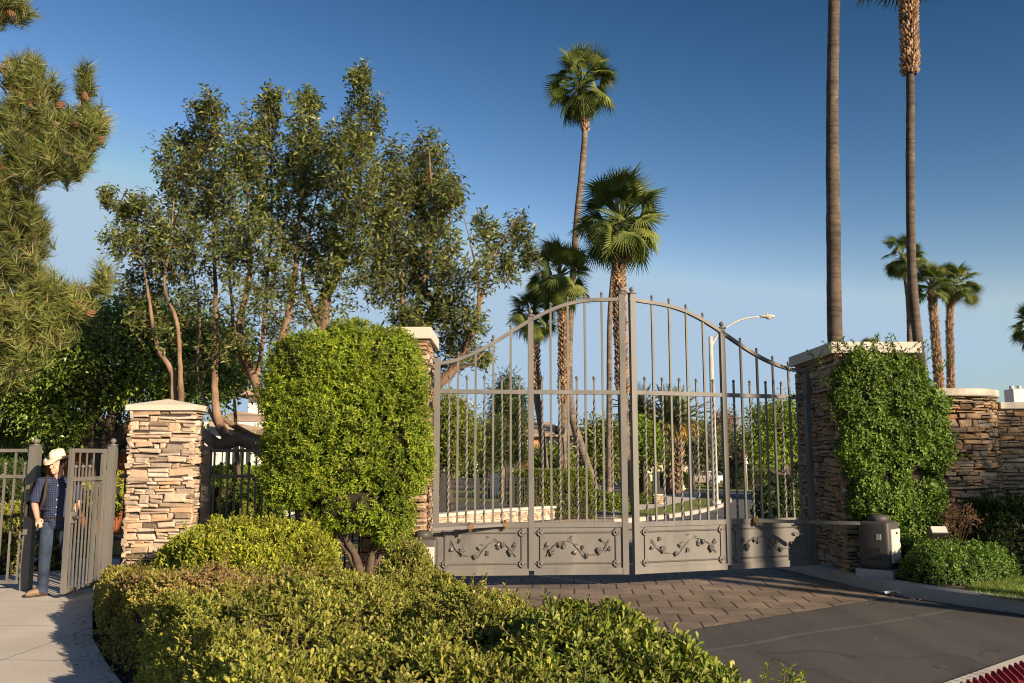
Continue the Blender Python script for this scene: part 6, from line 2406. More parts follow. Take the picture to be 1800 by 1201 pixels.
# ------------------------------------------------------------------ car
def car():
    Yc = 90
    c = A(1246, 845, Yc)
    g = gz(Yc)
    root = thing('parked_car', 'silver white car parked on the far street behind the lamp pole', 'car', (c.x, Yc, g), None, math.radians(62))
    MT['carpaint'] = plain('silver_car_paint', (.74, .75, .78), .3, 0, .5, .03)
    prof = [(-2.2, .32), (-2.28, .55), (-2.2, .85), (-1.95, .95), (-1.55, 1.0), (-1.0, 1.42), (-.6, 1.5), (.5, 1.48), (.85, 1.38), (1.35, 1.02), (2.05, .9), (2.26, .72), (2.3, .5), (2.2, .3)]
    m = MB()
    n = len(prof)
    vs = []
    for yy, k in ((-.88, 0), (-.9, 0), (.9, 0), (.88, 0)):
        pass
    rows = []
    for w, ins in ((-.9, 0), (.9, 0)):
        row = []
        for x, z in prof:
            t = max(0, (z - .95) / .55)
            row.append(Vector((x, w * (1 - .2 * t), z)))
        rows.append(row)
    vs = rows[0] + rows[1]
    fs = [tuple(range(n)), tuple(range(n, 2 * n))[::-1]] + [(i, n + i, n + (i + 1) % n, (i + 1) % n) for i in range(n)]
    bm = bmesh.new()
    bv = [bm.verts.new(v) for v in vs]
    for f in fs:
        bm.faces.new([bv[i] for i in f])
    bmesh.ops.recalc_face_normals(bm, faces=bm.faces[:])
    bmesh.ops.bevel(bm, geom=[e for e in bm.edges if abs(e.verts[0].co.y - e.verts[1].co.y) < .01], offset=.07, segments=3, affect='EDGES', profile=.5)
    m.bm(bm)
    bd = m.build('body', MT['carpaint'], root, True, local=True)

    def sl(x, z, s_, out=.004):
        t = max(0, (z - .95) / .55)
        return Vector((x, s_ * (.9 * (1 - .2 * t) + out), z))
    for s_ in (-1, 1):
        for poly in ([(-1.2, 1.02), (-.92, 1.36), (-.15, 1.41), (-.15, 1.02)], [(-.08, 1.02), (-.08, 1.41), (.55, 1.39), (1.1, 1.04)]):
            m = MB()
            m.add([sl(x, z, s_) for x, z in poly], [tuple(range(len(poly)))])
            m.build('side_window', MT['glass'], bd, local=True)
    m = MB()
    m.add([(.92, -.66, 1.37), (.92, .66, 1.37), (1.36, .76, 1.06), (1.36, -.76, 1.06)], [(0, 1, 2, 3)])
    m.build('windscreen', MT['glass'], bd, local=True)
    for s_ in (-1, 1):
        m = MB()
        m.rbox(2.1, 2.285, s_ * .62 - .17, s_ * .62 + .17, .62, .76, .03)
        m.build('headlight', MT['oppanel'], bd, local=True)
    m = MB()
    m.rbox(2.2, 2.315, -.55, .55, .36, .6, .02)
    m.build('grille', MT['black'], bd, local=True)
    m = MB()
    m.rbox(2.3, 2.325, -.22, .22, .42, .52, .004)
    m.build('number_plate', MT['white'], bd, local=True)
    for x in (-1.4, 1.42):
        for s_ in (-1, 1):
            m = MB()
            m.tube([(x, s_ * .72, .33), (x, s_ * .92, .33)], .33, 22)
            wh = m.build('wheel', MT['black'], root, local=True)
            m = MB()
            m.tube([(x, s_ * .9, .33), (x, s_ * .93, .33)], .21, 18)
            m.build('rim', MT['galv'], wh, local=True)
    root.rotation_euler.z = math.radians(-62)


car()


# ------------------------------------------------------------------ houses
def wallbox(m, x0, x1, y0, y1, z0, z1):
    m.box(x0, x1, y0, y1, z0, z1)


def hip_roof(m, x0, x1, y0, y1, z0, z1, ov=.5, ridge=.5):
    X0, X1, Y0, Y1 = x0 - ov, x1 + ov, y0 - ov, y1 + ov
    cy_ = (Y0 + Y1) / 2
    rx = (X1 - X0) * ridge / 2
    cx_ = (X0 + X1) / 2
    v = [(X0, Y0, z0), (X1, Y0, z0), (X1, Y1, z0), (X0, Y1, z0), (X0, Y0, z0 + .15), (X1, Y0, z0 + .15), (X1, Y1, z0 + .15), (X0, Y1, z0 + .15), (cx_ - rx, cy_, z1), (cx_ + rx, cy_, z1)]
    m.add(v, [(3, 2, 1, 0), (0, 1, 5, 4), (1, 2, 6, 5), (2, 3, 7, 6), (3, 0, 4, 7), (4, 5, 9, 8), (5, 6, 9), (6, 7, 8, 9), (7, 4, 8)])


def window(parent, x, z, w, h, yw_, mat_frame, shutter=False):
    m = MB()
    for a, b, c_, d in ((x - w / 2 - .07, x + w / 2 + .07, z + h / 2, z + h / 2 + .08), (x - w / 2 - .07, x + w / 2 + .07, z - h / 2 - .08, z - h / 2), (x - w / 2 - .07, x - w / 2, z - h / 2, z + h / 2), (x + w / 2, x + w / 2 + .07, z - h / 2, z + h / 2), (x - .025, x + .025, z - h / 2, z + h / 2)):
        m.box(a, b, yw_ - .07, yw_ - .003, c_, d)
    f = m.build('window', mat_frame, parent)
    m = MB()
    m.box(x - w / 2, x + w / 2, yw_ - .02, yw_ - .004, z - h / 2, z + h / 2)
    m.build('pane', MT['glass'], f)


# white house at the left
Yw = 31
g = gz(Yw)
X = lambda px, Y=Yw: A(px, 780, Y).x
Z = lambda py, Y=Yw: A(400, py, Y).z
rt = thing('white_house', 'white stucco house with beige tiled roofs behind the dark picket fence', 'house', (X(420), Yw, g))
m = MB()
m.box(X(342), X(500), Yw, Yw + 8, g, Z(742))
m.build('wall', MT['stucco_white'], rt)
m = MB()
m.box(X(398), X(520), Yw + 2.4, Yw + 9, Z(742) + .01, Z(688))
m.build('upper_wall', MT['stucco_white'], rt)
m = MB()
vs = [(X(375), Yw - .5, Z(742)), (X(505), Yw - .5, Z(764)), (X(505), Yw + 2.39, Z(735)), (X(375), Yw + 2.39, Z(716))]
vs2 = [(a, b, c_ - .16) for a, b, c_ in vs]
m.add(vs + vs2, [(0, 1, 2, 3), (7, 6, 5, 4), (0, 4, 5, 1), (1, 5, 6, 2), (2, 6, 7, 3), (3, 7, 4, 0)])
m.build('roof', MT['tile'], rt, fix=True)
m = MB()
hip_roof(m, X(398), X(520), Yw + 2.4, Yw + 9, Z(688) + .004, Z(655), .6, .4)
m.build('upper_roof', MT['tile'], rt)
m = MB()
m.box(X(340), X(362), Yw - .08, Yw - .003, g + .0, Z(782))
m.build('garage_door', MT['black'], rt)
for px_ in (408, 432):
    window(rt, X(px_), Z(800), .42, 1.3, Yw, MT['stucco_white'])
window(rt, X(427), Z(712), .14, .5, Yw + 2.4, MT['stucco_white'])
# terracotta house through the gate
Yo = 66
g = gz(Yo)
X = lambda px, Y=Yo: A(px, 780, Y).x
Z = lambda py, Y=Yo: A(960, py, Y).z
rt = thing('orange_house', 'orange stucco house with tiled hip roofs behind the palms', 'house', (X(970), Yo, g))
m = MB()
m.box(X(908), X(985), Yo, Yo + 8, g, Z(769))
m.build('wall', MT['stucco_orange'], rt)
m = MB()
m.box(X(985) + .01, X(1036), Yo + 2, Yo + 9, g, Z(772))
m.build('side_wall', MT['stucco_tan'], rt)
m = MB()
hip_roof(m, X(908), X(984), Yo, Yo + 8, Z(768), Z(738), .6, .5)
m.build('roof', MT['tile'], rt)
m = MB()
hip_roof(m, X(990), X(1036), Yo + 2, Yo + 9, Z(771), Z(745), .6, .35)
m.build('side_roof', MT['tile'], rt)
m = MB()
m.box(X(933), X(940), Yo + 3, Yo + 3.6, Z(762), Z(733))
m.build('chimney', MT['stucco_orange'], rt)
for px_, py_ in ((927, 786), (958, 786), (975, 786), (940, 818), (965, 818)):
    window(rt, X(px_), Z(py_), .7, 1.1 if py_ < 800 else 1.5, Yo, MT['stucco_tan'])
# far tan house with garage at the date palms
Yg = 88
g = gz(Yg)
X = lambda px, Y=Yg: A(px, 780, Y).x
Z = lambda py, Y=Yg: A(1180, py, Y).z
rt = thing('tan_house', 'far tan house with red roof and white garage door behind the date palms', 'house', (X(1175), Yg, g))
m = MB()
m.box(X(1128), X(1216), Yg, Yg + 8, g, Z(800))
m.build('wall', MT['stucco_tan'], rt)
m = MB()
m.box(X(1148), X(1210), Yg + 2, Yg + 9, Z(800) + .01, Z(762))
m.build('upper_wall', MT['stucco_orange'], rt)
m = MB()
hip_roof(m, X(1148), X(1210), Yg + 2, Yg + 9, Z(761), Z(742), .6, .4)
m.build('upper_roof', MT['tile_red'], rt)
m = MB()
hip_roof(m, X(1128), X(1216), Yg - .4, Yg + 1.9, Z(799), Z(789), .4, .8)
m.build('roof', MT['tile'], rt)
m = MB()
m.rbox(X(1133), X(1147), Yg - .06, Yg - .003, g, Z(815), .02)
m.build('garage_door', MT['white'], rt)
for px_ in (1165, 1195):
    window(rt, X(px_), Z(778), 1.0, 1.0, Yg + 2, MT['stucco_tan'])
# small tan house right of the lamp
rt = thing('tan_house', 'far tan house peeping out behind the parked car and olive trees', 'house', (X(1245), Yg + 12, g))
m = MB()
Y2 = 106
X2 = lambda px: A(px, 780, Y2).x
Z2 = lambda py: A(1240, py, Y2).z
m.box(X2(1228), X2(1262), Y2, Y2 + 7, gz(Y2), Z2(806))
m.build('wall', MT['stucco_tan'], rt)
m = MB()
hip_roof(m, X2(1228), X2(1262), Y2, Y2 + 7, Z2(805), Z2(792), .5, .4)
m.build('roof', MT['tile_red'], rt)
window(rt, X2(1240), Z2(820), 1.0, 1.2, Y2, MT['stucco_tan'])
# house with chimney beyond the right wall
Yk = 42
X = lambda px: A(px, 780, Yk).x
Z = lambda py: A(1770, py, Yk).z
rt = thing('chimney_house', 'house roof and white chimney just showing over the right garden wall', 'house', (X(1770), Yk, gz(Yk)))
m = MB()
m.box(X(1710), X(1960), Yk, Yk + 9, gz(Yk), Z(716))
m.build('wall', MT['stucco_tan'], rt)
m = MB()
vs = [(X(1700), Yk - .5, Z(722)), (X(1975), Yk - .5, Z(722)), (X(1975), Yk + 9.5, Z(722)), (X(1700), Yk + 9.5, Z(722)), (X(1712), Yk + 1.2, Z(686)), (X(1800), Yk + 1.2, Z(712)), (X(1800), Yk + 8, Z(712)), (X(1712), Yk + 8, Z(686))]
m.add(vs, [(3, 2, 1, 0), (0, 1, 5, 4), (1, 2, 6, 5), (2, 3, 7, 6), (3, 0, 4, 7), (4, 5, 6, 7)])
m.build('roof', MT['tile'], rt, fix=True)
m = MB()
m.rbox(X(1769), X(1796), Yk - .9, Yk - .1, Z(760), Z(686), .03)
ch = m.build('chimney', MT['stucco_white'], rt)
for px_ in (1775, 1788):
    m = MB()
    m.tube([(X(px_), Yk - .5, Z(686)), (X(px_), Yk - .5, Z(680))], .1, 10)
    m.build('flue_cap', MT['galv'], ch, True)
# red wood fence far left
q0, q1 = A(118, 840, 20), A(225, 840, 20)
rt = thing('wood_fence', 'red-brown wooden board fence in shade beyond the walk gate', 'fence', ((q0.x + q1.x) / 2, 20, 0))
m = MB()
zt = A(170, 797, 20).z
n = 13
for i in range(n):
    a = q0.x - .5 + (q1.x - q0.x + 1) * i / n
    b = q0.x - .5 + (q1.x - q0.x + 1) * (i + 1) / n - .012
    m.rbox(a, b, 20 + .01 * (i % 2), 20.03 + .01 * (i % 2), 0, zt + .015 * math.sin(i * 2.3), .005)
m.build('boards', MT['wood'], rt)
for z in (.4, zt - .3):
    m = MB()
    m.box(q0.x - .5, q1.x + .5, 20.045, 20.1, z, z + .09)
    m.build('rail', MT['wood'], rt)
# ------------------------------------------------------------------ the man at the walk gate
def person():
    S = Vector(P(86, 1047))
    root = thing('person', 'man in a straw cowboy hat and blue checked shirt stepping out of the walk gate', 'person', (S.x, S.y + .05, 0))
    K = 1.0
    skin, nt, bs = nmat('skin')
    c = objco(nt, world=True)
    nt.links.new(ramp(nt, noise(nt, 30, 4, .6, c), [(.3, (.5, .27, .185)), (.7, (.6, .35, .25))]), bs.inputs['Base Color'])
    bs.inputs['Roughness'].default_value = .55
    hair = plain('dark_hair', (.05, .03, .02), .6, var=.3, scale=60)
    # checked cotton
    shirt, nt, bs = nmat('checked_shirt')
    co = objco(nt, (1, 1, 1))
    base = (.035, .055, .13)
    masks = []
    for ax in ('X', 'Z'):
        w = N(nt, 'ShaderNodeTexWave', Scale=11.0, Distortion=.25, Detail=1)
        w.bands_direction = ax
        nt.links.new(co, w.inputs['Vector'])
        masks.append(ramp(nt, w.outputs['Fac'], [(.72, (0, 0, 0)), (.86, (1, 1, 1))]))
    both = mix(nt, 1, masks[0], masks[1], 'ADD')
    col = mix(nt, both, (.035, .05, .12), (.01, .014, .04))
    nt.links.new(col, bs.inputs['Base Color'])
    bs.inputs['Roughness'].default_value = .9
    bump(nt, bs, noise(nt, 14, 4, .6, co), .5, .02)
    jeans = surf('denim', [(.012, .018, .038), (.028, .042, .078), (.05, .07, .115)], 5, 6, .85, .3, 30, .01, world=False)
    boot = plain('tan_boots', (.17, .115, .07), .6, var=.25, scale=20)
    straw = surf('straw_hat', [(.62, .52, .38), (.74, .65, .5)], 40, 4, .8, .3, 120, .003)
    pack = surf('pack_cloth', [(.022, .018, .015), (.045, .038, .032)], 12, 5, .8, .4, 40, .006)
    belt = plain('dark_belt', (.03, .02, .015), .5)
    o = Vector((S.x, S.y + .05, 0))
    yaw = math.radians(24)
    Ry = Matrix.Rotation(yaw, 3, 'Z')

    def W(x, y, z):
        return o + Ry @ Vector((x, y, z))
    # front is -y; the man's right arm is at -x (left in the picture)
    lean = -.03
    J = dict(neck=W(.0, lean, 1.47), chest=W(0, lean, 1.3), hipc=W(0.02, 0, .93),
             shR=W(-.185, lean + .01, 1.40), elR=W(-.255, .02, 1.13), wrR=W(-.2, -.17, .965), shL=W(.185, lean - .01, 1.41), elL=W(.25, -.03, 1.14), wrL=W(.2, -.2, 1.0))
    # body: head, neck, torso, arms, hands, all one surface
    mb = MB()
    hc = W(-.02, lean - .03, 1.62)
    RH = Matrix.Rotation(yaw - math.radians(48), 3, 'Z') @ Matrix.Rotation(math.radians(10), 3, 'X')

    def H(x, y, z):
        return hc + RH @ Vector((x, y, z))
    mb.ell(H(0, .012, .03), .074, .093, .098, 20, 14, RH)        # skull
    mb.ell(H(0, -.03, -.045), .056, .062, .072, 16, 10, RH)      # jaw
    mb.ell(H(0, -.073, -.095), .024, .02, .018, 10, 8, RH)       # chin
    mb.tube([H(0, -.088, .022), H(0, -.103, -.012), H(0, -.112, -.03)], [.009, .011, .014], 10)   # nose
    mb.ell(H(0, -.094, -.062), .022, .01, .0075, 10, 6, RH)      # lips
    mb.ell(H(0, -.092, -.074), .019, .01, .007, 10, 6, RH)
    for s in (-1, 1):
        mb.ell(H(.074 * s, .015, -.01), .01, .02, .032, 10, 8, RH)   # ears
        mb.ell(H(.036 * s, -.078, -.015), .018, .014, .016, 10, 8, RH)  # cheeks
        mb.ell(H(.031 * s, -.088, .036), .022, .012, .007, 10, 6, RH)   # brows
    mb.tube([J['chest'], J['neck'] + Vector((0, 0, -.03)), J['neck'] + Vector((0, 0, .04)), H(0, .01, -.04)], [.07, .062, .055, .052], 14)
    mb.tube([W(0, 0, .95), W(0, lean, 1.2), J['chest'], W(0, lean, 1.4)], [(.12, .09), (.12, .09), (.14, .1), (.11, .08)], 14)
    for sh, el, wr, sg in (('shR', 'elR', 'wrR', -1), ('shL', 'elL', 'wrL', 1)):
        a, b, c_ = J[sh], J[el], J[wr]
        mb.tube([W(0, lean, 1.38), a, a.lerp(b, .35), a.lerp(b, .8), b, b.lerp(c_, .25), b.lerp(c_, .7), c_], [.06, .056, .05, .042, .04, .042, .034, .026], 12)
        d = (c_ - b).normalized()
        sd = d.cross(Ry @ Vector((0, -1, 0))).normalized()
        nn = sd.cross(d).normalized()
        pal = c_ + d * .05
        mb.tube([c_, c_ + d * .03, c_ + d * .075, c_ + d * .09], [(.024, .018), (.036, .017), (.04, .016), (.036, .014)], 12)
        for f, (off, ln) in enumerate(((-.03, .07), (-.01, .08), (.01, .075), (.029, .06))):
            p0 = c_ + d * .078 + sd * off
            cu = -nn if f % 2 == 0 else -nn
            p1 = p0 + d * ln * .45 + cu * .008
            p2 = p1 + d * ln * .25 + cu * ln * .3
            p3 = p2 - d * ln * .05 + cu * ln * .35
            mb.tube([p0, p1, p2, p3], [.0095, .009, .0082, .007], 8)
        p0 = c_ + d * .03 + sd * (-.03)
        mb.tube([p0, p0 - sd * .02 + d * .03 - nn * .015, p0 - sd * .012 + d * .06 - nn * .035], [.012, .0105, .008], 8)
    body = remeshed(mb, 'body', skin, root, .0065, 3)
    # eyes
    m = MB()
    for s in (-1, 1):
        m.ell(H(.031 * s, -.081, .02), .012, .011, .009, 10, 8, RH)
    m.build('eye', plain('eye_white', (.6, .58, .55), .3), root, True)
    m = MB()
    for s in (-1, 1):
        m.ell(H(.031 * s, -.089, .02), .0055, .0045, .0055, 8, 6, RH)
    m.build('iris', plain('iris', (.03, .02, .015), .3), root, True)
    # hair
    mb = MB()
    mb.ell(H(0, .03, .035), .08, .09, .098, 18, 12, RH)
    mb.ell(H(0, .06, .0), .064, .042, .05, 14, 10, RH)
    for s in (-1, 1):
        mb.ell(H(.071 * s, -.005, .02), .012, .022, .04, 10, 8, RH)
    remeshed(mb, 'hair', hair, root, .008, 3)
    # shirt
    mb = MB()
    mb.tube([W(.015, .0, .86), W(.015, -.005, .96), W(.01, lean * .6, 1.1), W(0, lean, 1.27), W(0, lean, 1.38), W(0, lean, 1.44)],
            [(.19, .135), (.178, .125), (.17, .12), (.19, .128), (.165, .105), (.085, .075)], 24)
    for sh, el in (('shR', 'elR'), ('shL', 'elL')):
        a, b = J[sh], J[el]
        inn = W(0, lean, 1.36)
        mb.tube([inn, inn.lerp(a, .6), a, a.lerp(b, .4), a.lerp(b, .88)], [.07, .085, .078, .073, .078], 18)
    # folds
    for z, x in ((1.0, .06), (1.08, -.08), (1.18, .1), (.94, -.05)):
        mb.tube([W(x - .12, -.1, z), W(x, -.128, z - .02), W(x + .1, -.1, z + .01)], [.008, .014, .008], 8)
    sh_ = remeshed(mb, 'shirt', shirt, root, .0095, 5)
    m = MB()
    nk = W(0, lean - .01, 1.455)
    for s in (-1, 1):
        vs = [W(0.008 * s, lean - .09, 1.40), W(.065 * s, lean - .085, 1.385), W(.08 * s, lean - .02, 1.45), W(.06 * s, lean + .05, 1.475), W(.055 * s, lean + .05, 1.50), W(.06 * s, lean - .02, 1.485), W(.03 * s, lean - .06, 1.45)]
        m.add(vs + [v + Vector((0, -.006, .004)) for v in vs], [tuple(range(7)), tuple(range(7, 14))[::-1]] + [(i, (i + 1) % 7, 7 + (i + 1) % 7, 7 + i) for i in range(7)])
    m.build('collar', shirt, sh_, fix=True)
    m = MB()
    for i in range(5):
        z = 1.36 - i * .09
        m.ell(W(.0, lean * .8 - .122 - .006 * (1 - abs(i - 2) / 2), z), .007, .004, .007, 8, 6)
    m.build('button', MT['white'], sh_, True)
    # trousers
    mb = MB()
    mb.tube([W(.02, 0, .98), W(.02, .0, .9), W(.02, .0, .82)], [(.165, .118), (.175, .128), (.165, .12)], 22)
    AR, AL = W(-.1, -.02, .09), W(.19, .16, .1)
    for hp, kn, an in ((W(-.075, 0, .88), W(-.095, -.055, .48), AR), (W(.105, 0, .88), W(.15, .04, .49), AL)):
        mb.tube([hp + Vector((0, 0, .02)), hp.lerp(kn, .4), kn, kn.lerp(an, .35), kn.lerp(an, .8), an + Vector((0, -.01, -.055))], [.098, .09, .072, .068, .064, .072], 18)
        for t in (.1, .5, .85):
            q = kn.lerp(an, t)
            mb.tube([q + Ry @ Vector((-.05, -.045, .01)), q + Ry @ Vector((0, -.068, -.01)), q + Ry @ Vector((.05, -.04, .012))], [.006, .012, .006], 8)
    remeshed(mb, 'jeans', jeans, root, .0095, 5)
    m = MB()
    m.tube([W(.018, -.0, .925), W(.018, -.0, .965)], [(.182, .134), (.182, .134)], 24, False)
    m.build('belt', belt, root, True)
    # boots
    for an, ya in ((AR, -38), (AL, 10)):
        mb = MB()
        R_ = Matrix.Rotation(math.radians(ya), 3, 'Z')
        q = Vector((an.x, an.y, 0))

        def B(x, y, z):
            return q + R_ @ Vector((x, y, z))
        mb.tube([B(0, .02, .2), B(0, .02, .1), B(0, .02, .03)], [(.05, .052), (.047, .05), (.045, .055)], 14)
        mb.tube([B(0, .06, .035), B(0, -.02, .06), B(0, -.09, .05), B(0, -.16, .035), B(0, -.2, .028)], [(.035, .033), (.046, .058), (.05, .047), (.045, .033), (.02, .02)], 14)
        bt = remeshed(mb, 'boot', boot, root, .009, 3)
        m = MB()
        out = [(.04, .075), (.046, 0), (.052, -.1), (.045, -.17), (.018, -.215), (-.018, -.215), (-.045, -.17), (-.052, -.1), (-.046, 0), (-.04, .075)]
        m.prism(out, lambda u, v, d: B(u, v, d), .0, .016)
        m.build('sole', belt, bt, fix=True)
    # hat
    hat = []
    m = MB()
    RHt = RH @ Matrix.Rotation(math.radians(6), 3, 'X')
    hb_ = H(0, .008, .075)

    def Q(x, y, z):
        return hb_ + RHt @ Vector((x, y, z))
    n = 40
    rings = [(.083, .098, 0, 1), (.1, .115, -.004, 1), (.125, .145, -.008, 1), (.15, .18, -.004, 1), (.152, .183, .002, 1), (.125, .145, .0, 1), (.098, .113, .008, 1), (.087, .102, .02, 1), (.084, .1, .06, 1), (.076, .094, .095, 1), (.062, .082, .115, 1), (.035, .06, .116, 1), (.012, .03, .104, 1)]
    vs, fs = [], []
    for i, (rx, ry, z, k) in enumerate(rings):
        for j in range(n):
            a = 2 * PI * j / n
            x, y = rx * math.cos(a), ry * math.sin(a)
            zz = z
            if i in (2, 3, 4, 5):
                zz += 2.6 * max(0, abs(x) - .085) ** 1.35 * .55 - .9 * max(0, abs(y) - .1) ** 1.3 * (1 if y < 0 else .7)
            if i >= 9:
                zz += .12 * max(0, .02 - abs(x)) * -2.5 - (.02 if y < -.04 else 0) * (i - 8) / 4
                x *= 1 - .18 * (1 if y < -.02 else 0) * (i - 8) / 4
            vs.append(Q(x, y, zz))
    for i in range(len(rings) - 1):
        for j in range(n):
            k = (j + 1) % n
            fs.append((i * n + j, i * n + k, (i + 1) * n + k, (i + 1) * n + j))
    fs.append(tuple((len(rings) - 1) * n + j for j in range(n)))
    m.add(vs, fs)
    ht = m.build('cowboy_hat', straw, root, True, fix=True)
    m = MB()
    vs, fs = [], []
    for z, r_ in ((.016, 1.02), (.036, 1.015)):
        for j in range(n):
            a = 2 * PI * j / n
            vs.append(Q(.0875 * r_ * math.cos(a), .1025 * r_ * math.sin(a), z))
    fs = [(j, (j + 1) % n, n + (j + 1) % n, n + j) for j in range(n)]
    m.add(vs, fs)
    m.build('hat_band', plain('hat_band', (.5, .4, .27), .7), ht, True)
    # backpack (its own thing) and straps
    c = W(-.2, .2, 1.2)
    bp = thing('backpack', 'dark brown backpack slung on the back of the man at the gate', 'backpack', tuple(c))
    m = MB()
    m.rbox(-.17, .15, .11, .31, .93, 1.42, .07, lambda v: W(v.x - .16, v.y - .03, v.z), 4)
    bg = m.build('pack', pack, bp, True)
    m = MB()
    m.rbox(-.13, .11, .31, .37, .97, 1.22, .03, lambda v: W(v.x - .16, v.y - .03, v.z), 3)
    m.build('front_pocket', pack, bp, True)
    m = MB()
    m.rbox(-.22, -.17, .14, .28, .95, 1.15, .02, lambda v: W(v.x - .16, v.y - .03, v.z), 3)
    m.build('side_pocket', pack, bp, True)
    for s in (-1, 1):
        m = MB()
        pts = [W(.115 * s, .12, 1.38), W(.12 * s, .05, 1.475), W(.118 * s, -.06, 1.45), W(.125 * s, -.135, 1.34), W(.135 * s, -.14, 1.2), W(.17 * s, -.06, 1.08), W(.17 * s, .11, 1.02)]
        pts, _ = smooth_path(pts, [0] * len(pts), .03)
        m.tube(pts, [(.026, .008)] * len(pts), 8)
        m.build('strap', pack, bp, True)
    m = MB()
    m.tube([W(-.2, .2, .96), W(-.21, .2, .85), W(-.2, .19, .76)], [(.012, .004)] * 3, 6)
    m.build('loose_strap', pack, bp)
    # keys held in the hand
    m = MB()
    k0 = J['wrR'] + (J['wrR'] - J['elR']).normalized() * .1
    kt = thing('key_bunch', 'small dark bunch of keys hanging from the right hand of the man', 'keys', tuple(k0))
    m.tube([k0 + Vector((0, -.01, -.005)), k0 + Vector((.005, -.012, -.045))], [(.012, .004), (.016, .006)], 8)
    m.build('fob', belt, kt)
    m = MB()
    for i in range(3):
        m.tube([k0 + Vector((0, -.012, -.03)), k0 + Vector((-.02 + .018 * i, -.014 - .004 * i, -.085))], [(.004, .0015), (.008, .0015)], 6)
    m.build('key', MT['steel'], kt)


person()
# ------------------------------------------------------------------ trees behind the photographer (they throw the shade at the right)
SUN_AZ, SUN_EL = math.radians(44), math.radians(18)     # to the right of straight behind the camera
SUN = Vector((math.sin(SUN_AZ) * math.cos(SUN_EL), -math.cos(SUN_AZ) * math.cos(SUN_EL), math.sin(SUN_EL)))


def toward_sun(p, t):
    return Vector(p) + SUN * t


def shade_tree(label, target, t, rads, n, L, seed, mat='lf_far', squash=.9):
    c = toward_sun(target, t)
    rt = thing('shade_tree', label, 'tree', (c.x, c.y, 0), 'street trees behind the photographer')
    mb = MB()
    r0 = max(r for _, r in rads)
    mb.tube([(c.x, c.y, -.1), (c.x + .1, c.y, max(1.2, c.z - r0) * .6), (c.x, c.y, max(1.2, c.z - r0 * .3))], [.2, .16, .1], 10)
    B = [(c.x, c.y, z) for z in np.linspace(1, c.z, 8)]
    mb.build('trunk', MT['bark'], rt, True)
    bl = [(np.array(c) + np.array(o), np.array([r, r, r * squash]), 1) for o, r in rads]
    crown(rt, bl, n, L, .5, MT[mat], .28, 26, .3, .2, twigs_from=B, tw=.02, twig_mat=MT['bark'])
    return c


shade_tree('street tree behind the photographer, shading the right wall', (7.15, 12.9, 1.25), 20, [((0, 0, 0), 1.45), ((1.5, 1.2, .1), 1.5), ((2.9, 2.3, -.2), 1.5), ((.5, .4, -.9), 1.2)], 10500, .17, 2)


def street_palm(label, target, t, w, h, seed):
    """a palm standing behind the photographer; its trunk shadow reaches the target"""
    c = toward_sun((target[0], target[1], 0), t)
    rt = thing('fan_palm', label, 'palm', (c.x, c.y, 0), 'fan palms')
    pth, rr = smooth_path([(c.x, c.y, -.1), (c.x + .1, c.y, h * .5), (c.x + .15, c.y + .1, h)], [w, w * .85, w * .75], .4)
    mb = MB()
    mb.tube(pth, rr, 12)
    mb.build('trunk', MT['palmtrunk'], rt, True)
    fan_crown(rt, (c.x + .15, c.y + .1, h), 1.9, 34, -60, seed, 3)


street_palm('palm behind the photographer whose trunk shadow crosses the right gate leaf', (3.13, 12.45), 16, .17, 16, 31)
street_palm('palm behind the photographer, farther right along the street', (4.2, 12.0), 24, .2, 18, 32)

# ------------------------------------------------------------------ light
w = bpy.data.worlds.new('World')
SC.world = w
w.use_nodes = True
nt = w.node_tree
bg = nt.nodes['Background']
sky = nt.nodes.new('ShaderNodeTexSky')
sky.sky_type = 'NISHITA'
sky.sun_disc = False
sky.sun_elevation = SUN_EL
sky.sun_rotation = PI - SUN_AZ
sky.altitude = 200
sky.air_density = 1.0
sky.dust_density = .7
sky.ozone_density = 2.4
gm = nt.nodes.new('ShaderNodeGamma')
gm.inputs['Gamma'].default_value = 1.5
nt.links.new(sky.outputs[0], gm.inputs['Color'])
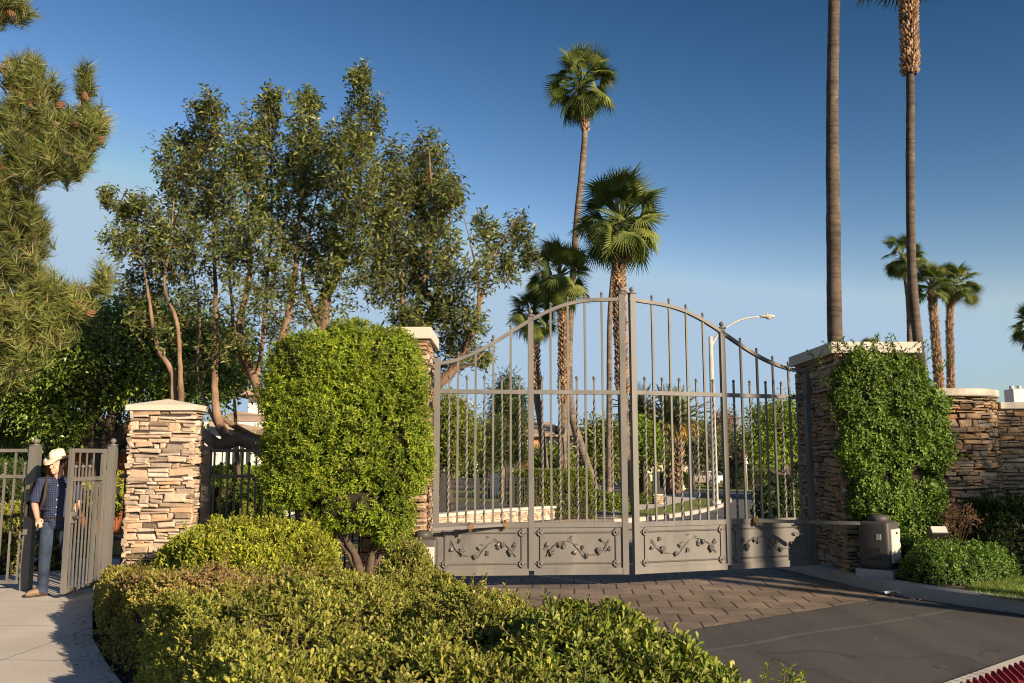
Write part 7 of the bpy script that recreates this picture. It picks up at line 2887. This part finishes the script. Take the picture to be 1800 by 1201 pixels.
# the sun lamp carries the sun's own glow: keep the aureole no brighter than the horizon
sp3 = nt.nodes.new('ShaderNodeSeparateColor')
nt.links.new(gm.outputs[0], sp3.inputs[0])
cb3 = nt.nodes.new('ShaderNodeCombineColor')
for ch, (a_, k_, cap) in enumerate([(.45, 2.05, 4.2), (.35, 1.55, 5.7), (.25, 1.46, 7.3)]):
    pw = N(nt, 'ShaderNodeMath', operation='POWER')
    nt.links.new(sp3.outputs[ch], pw.inputs[0])
    pw.inputs[1].default_value = k_
    ml = N(nt, 'ShaderNodeMath', operation='MULTIPLY')
    nt.links.new(pw.outputs[0], ml.inputs[0])
    ml.inputs[1].default_value = a_
    mn = N(nt, 'ShaderNodeMath', operation='MINIMUM')
    nt.links.new(ml.outputs[0], mn.inputs[0])
    mn.inputs[1].default_value = cap
    nt.links.new(mn.outputs[0], cb3.inputs[ch])
nt.links.new(cb3.outputs[0], bg.inputs['Color'])
bg.inputs['Strength'].default_value = .05
sl = bpy.data.lights.new('sun', 'SUN')
sl.energy = 5.0
sl.angle = math.radians(.53)
sl.color = (1.0, .79, .55)
so = bpy.data.objects.new('sun', sl)
so.rotation_euler = (-SUN).to_track_quat('-Z', 'Y').to_euler()
so.location = SUN * 40
link(so)

cam = bpy.data.cameras.new('camera')
cam.sensor_width = 36
cam.sensor_fit = 'HORIZONTAL'
cam.lens = 36 * FPX / 1800
cam.clip_end = 2000
cam.clip_start = .05
co_ = bpy.data.objects.new('camera', cam)
co_.location = (0, 0, CAMZ)
co_.rotation_euler = (PI / 2 + TH, 0, 0)
link(co_)
SC.camera = co_
SC.view_settings.view_transform = 'Standard'
SC.view_settings.look = 'None'
SC.view_settings.exposure = 1.0
SC.view_settings.gamma = 1
SC.cycles.filter_width = 1.1
SC.cycles.max_bounces = 6
SC.cycles.diffuse_bounces = 3
SC.cycles.glossy_bounces = 2
SC.cycles.transmission_bounces = 3
SC.cycles.transparent_max_bounces = 4
SC.cycles.sample_clamp_indirect = 4
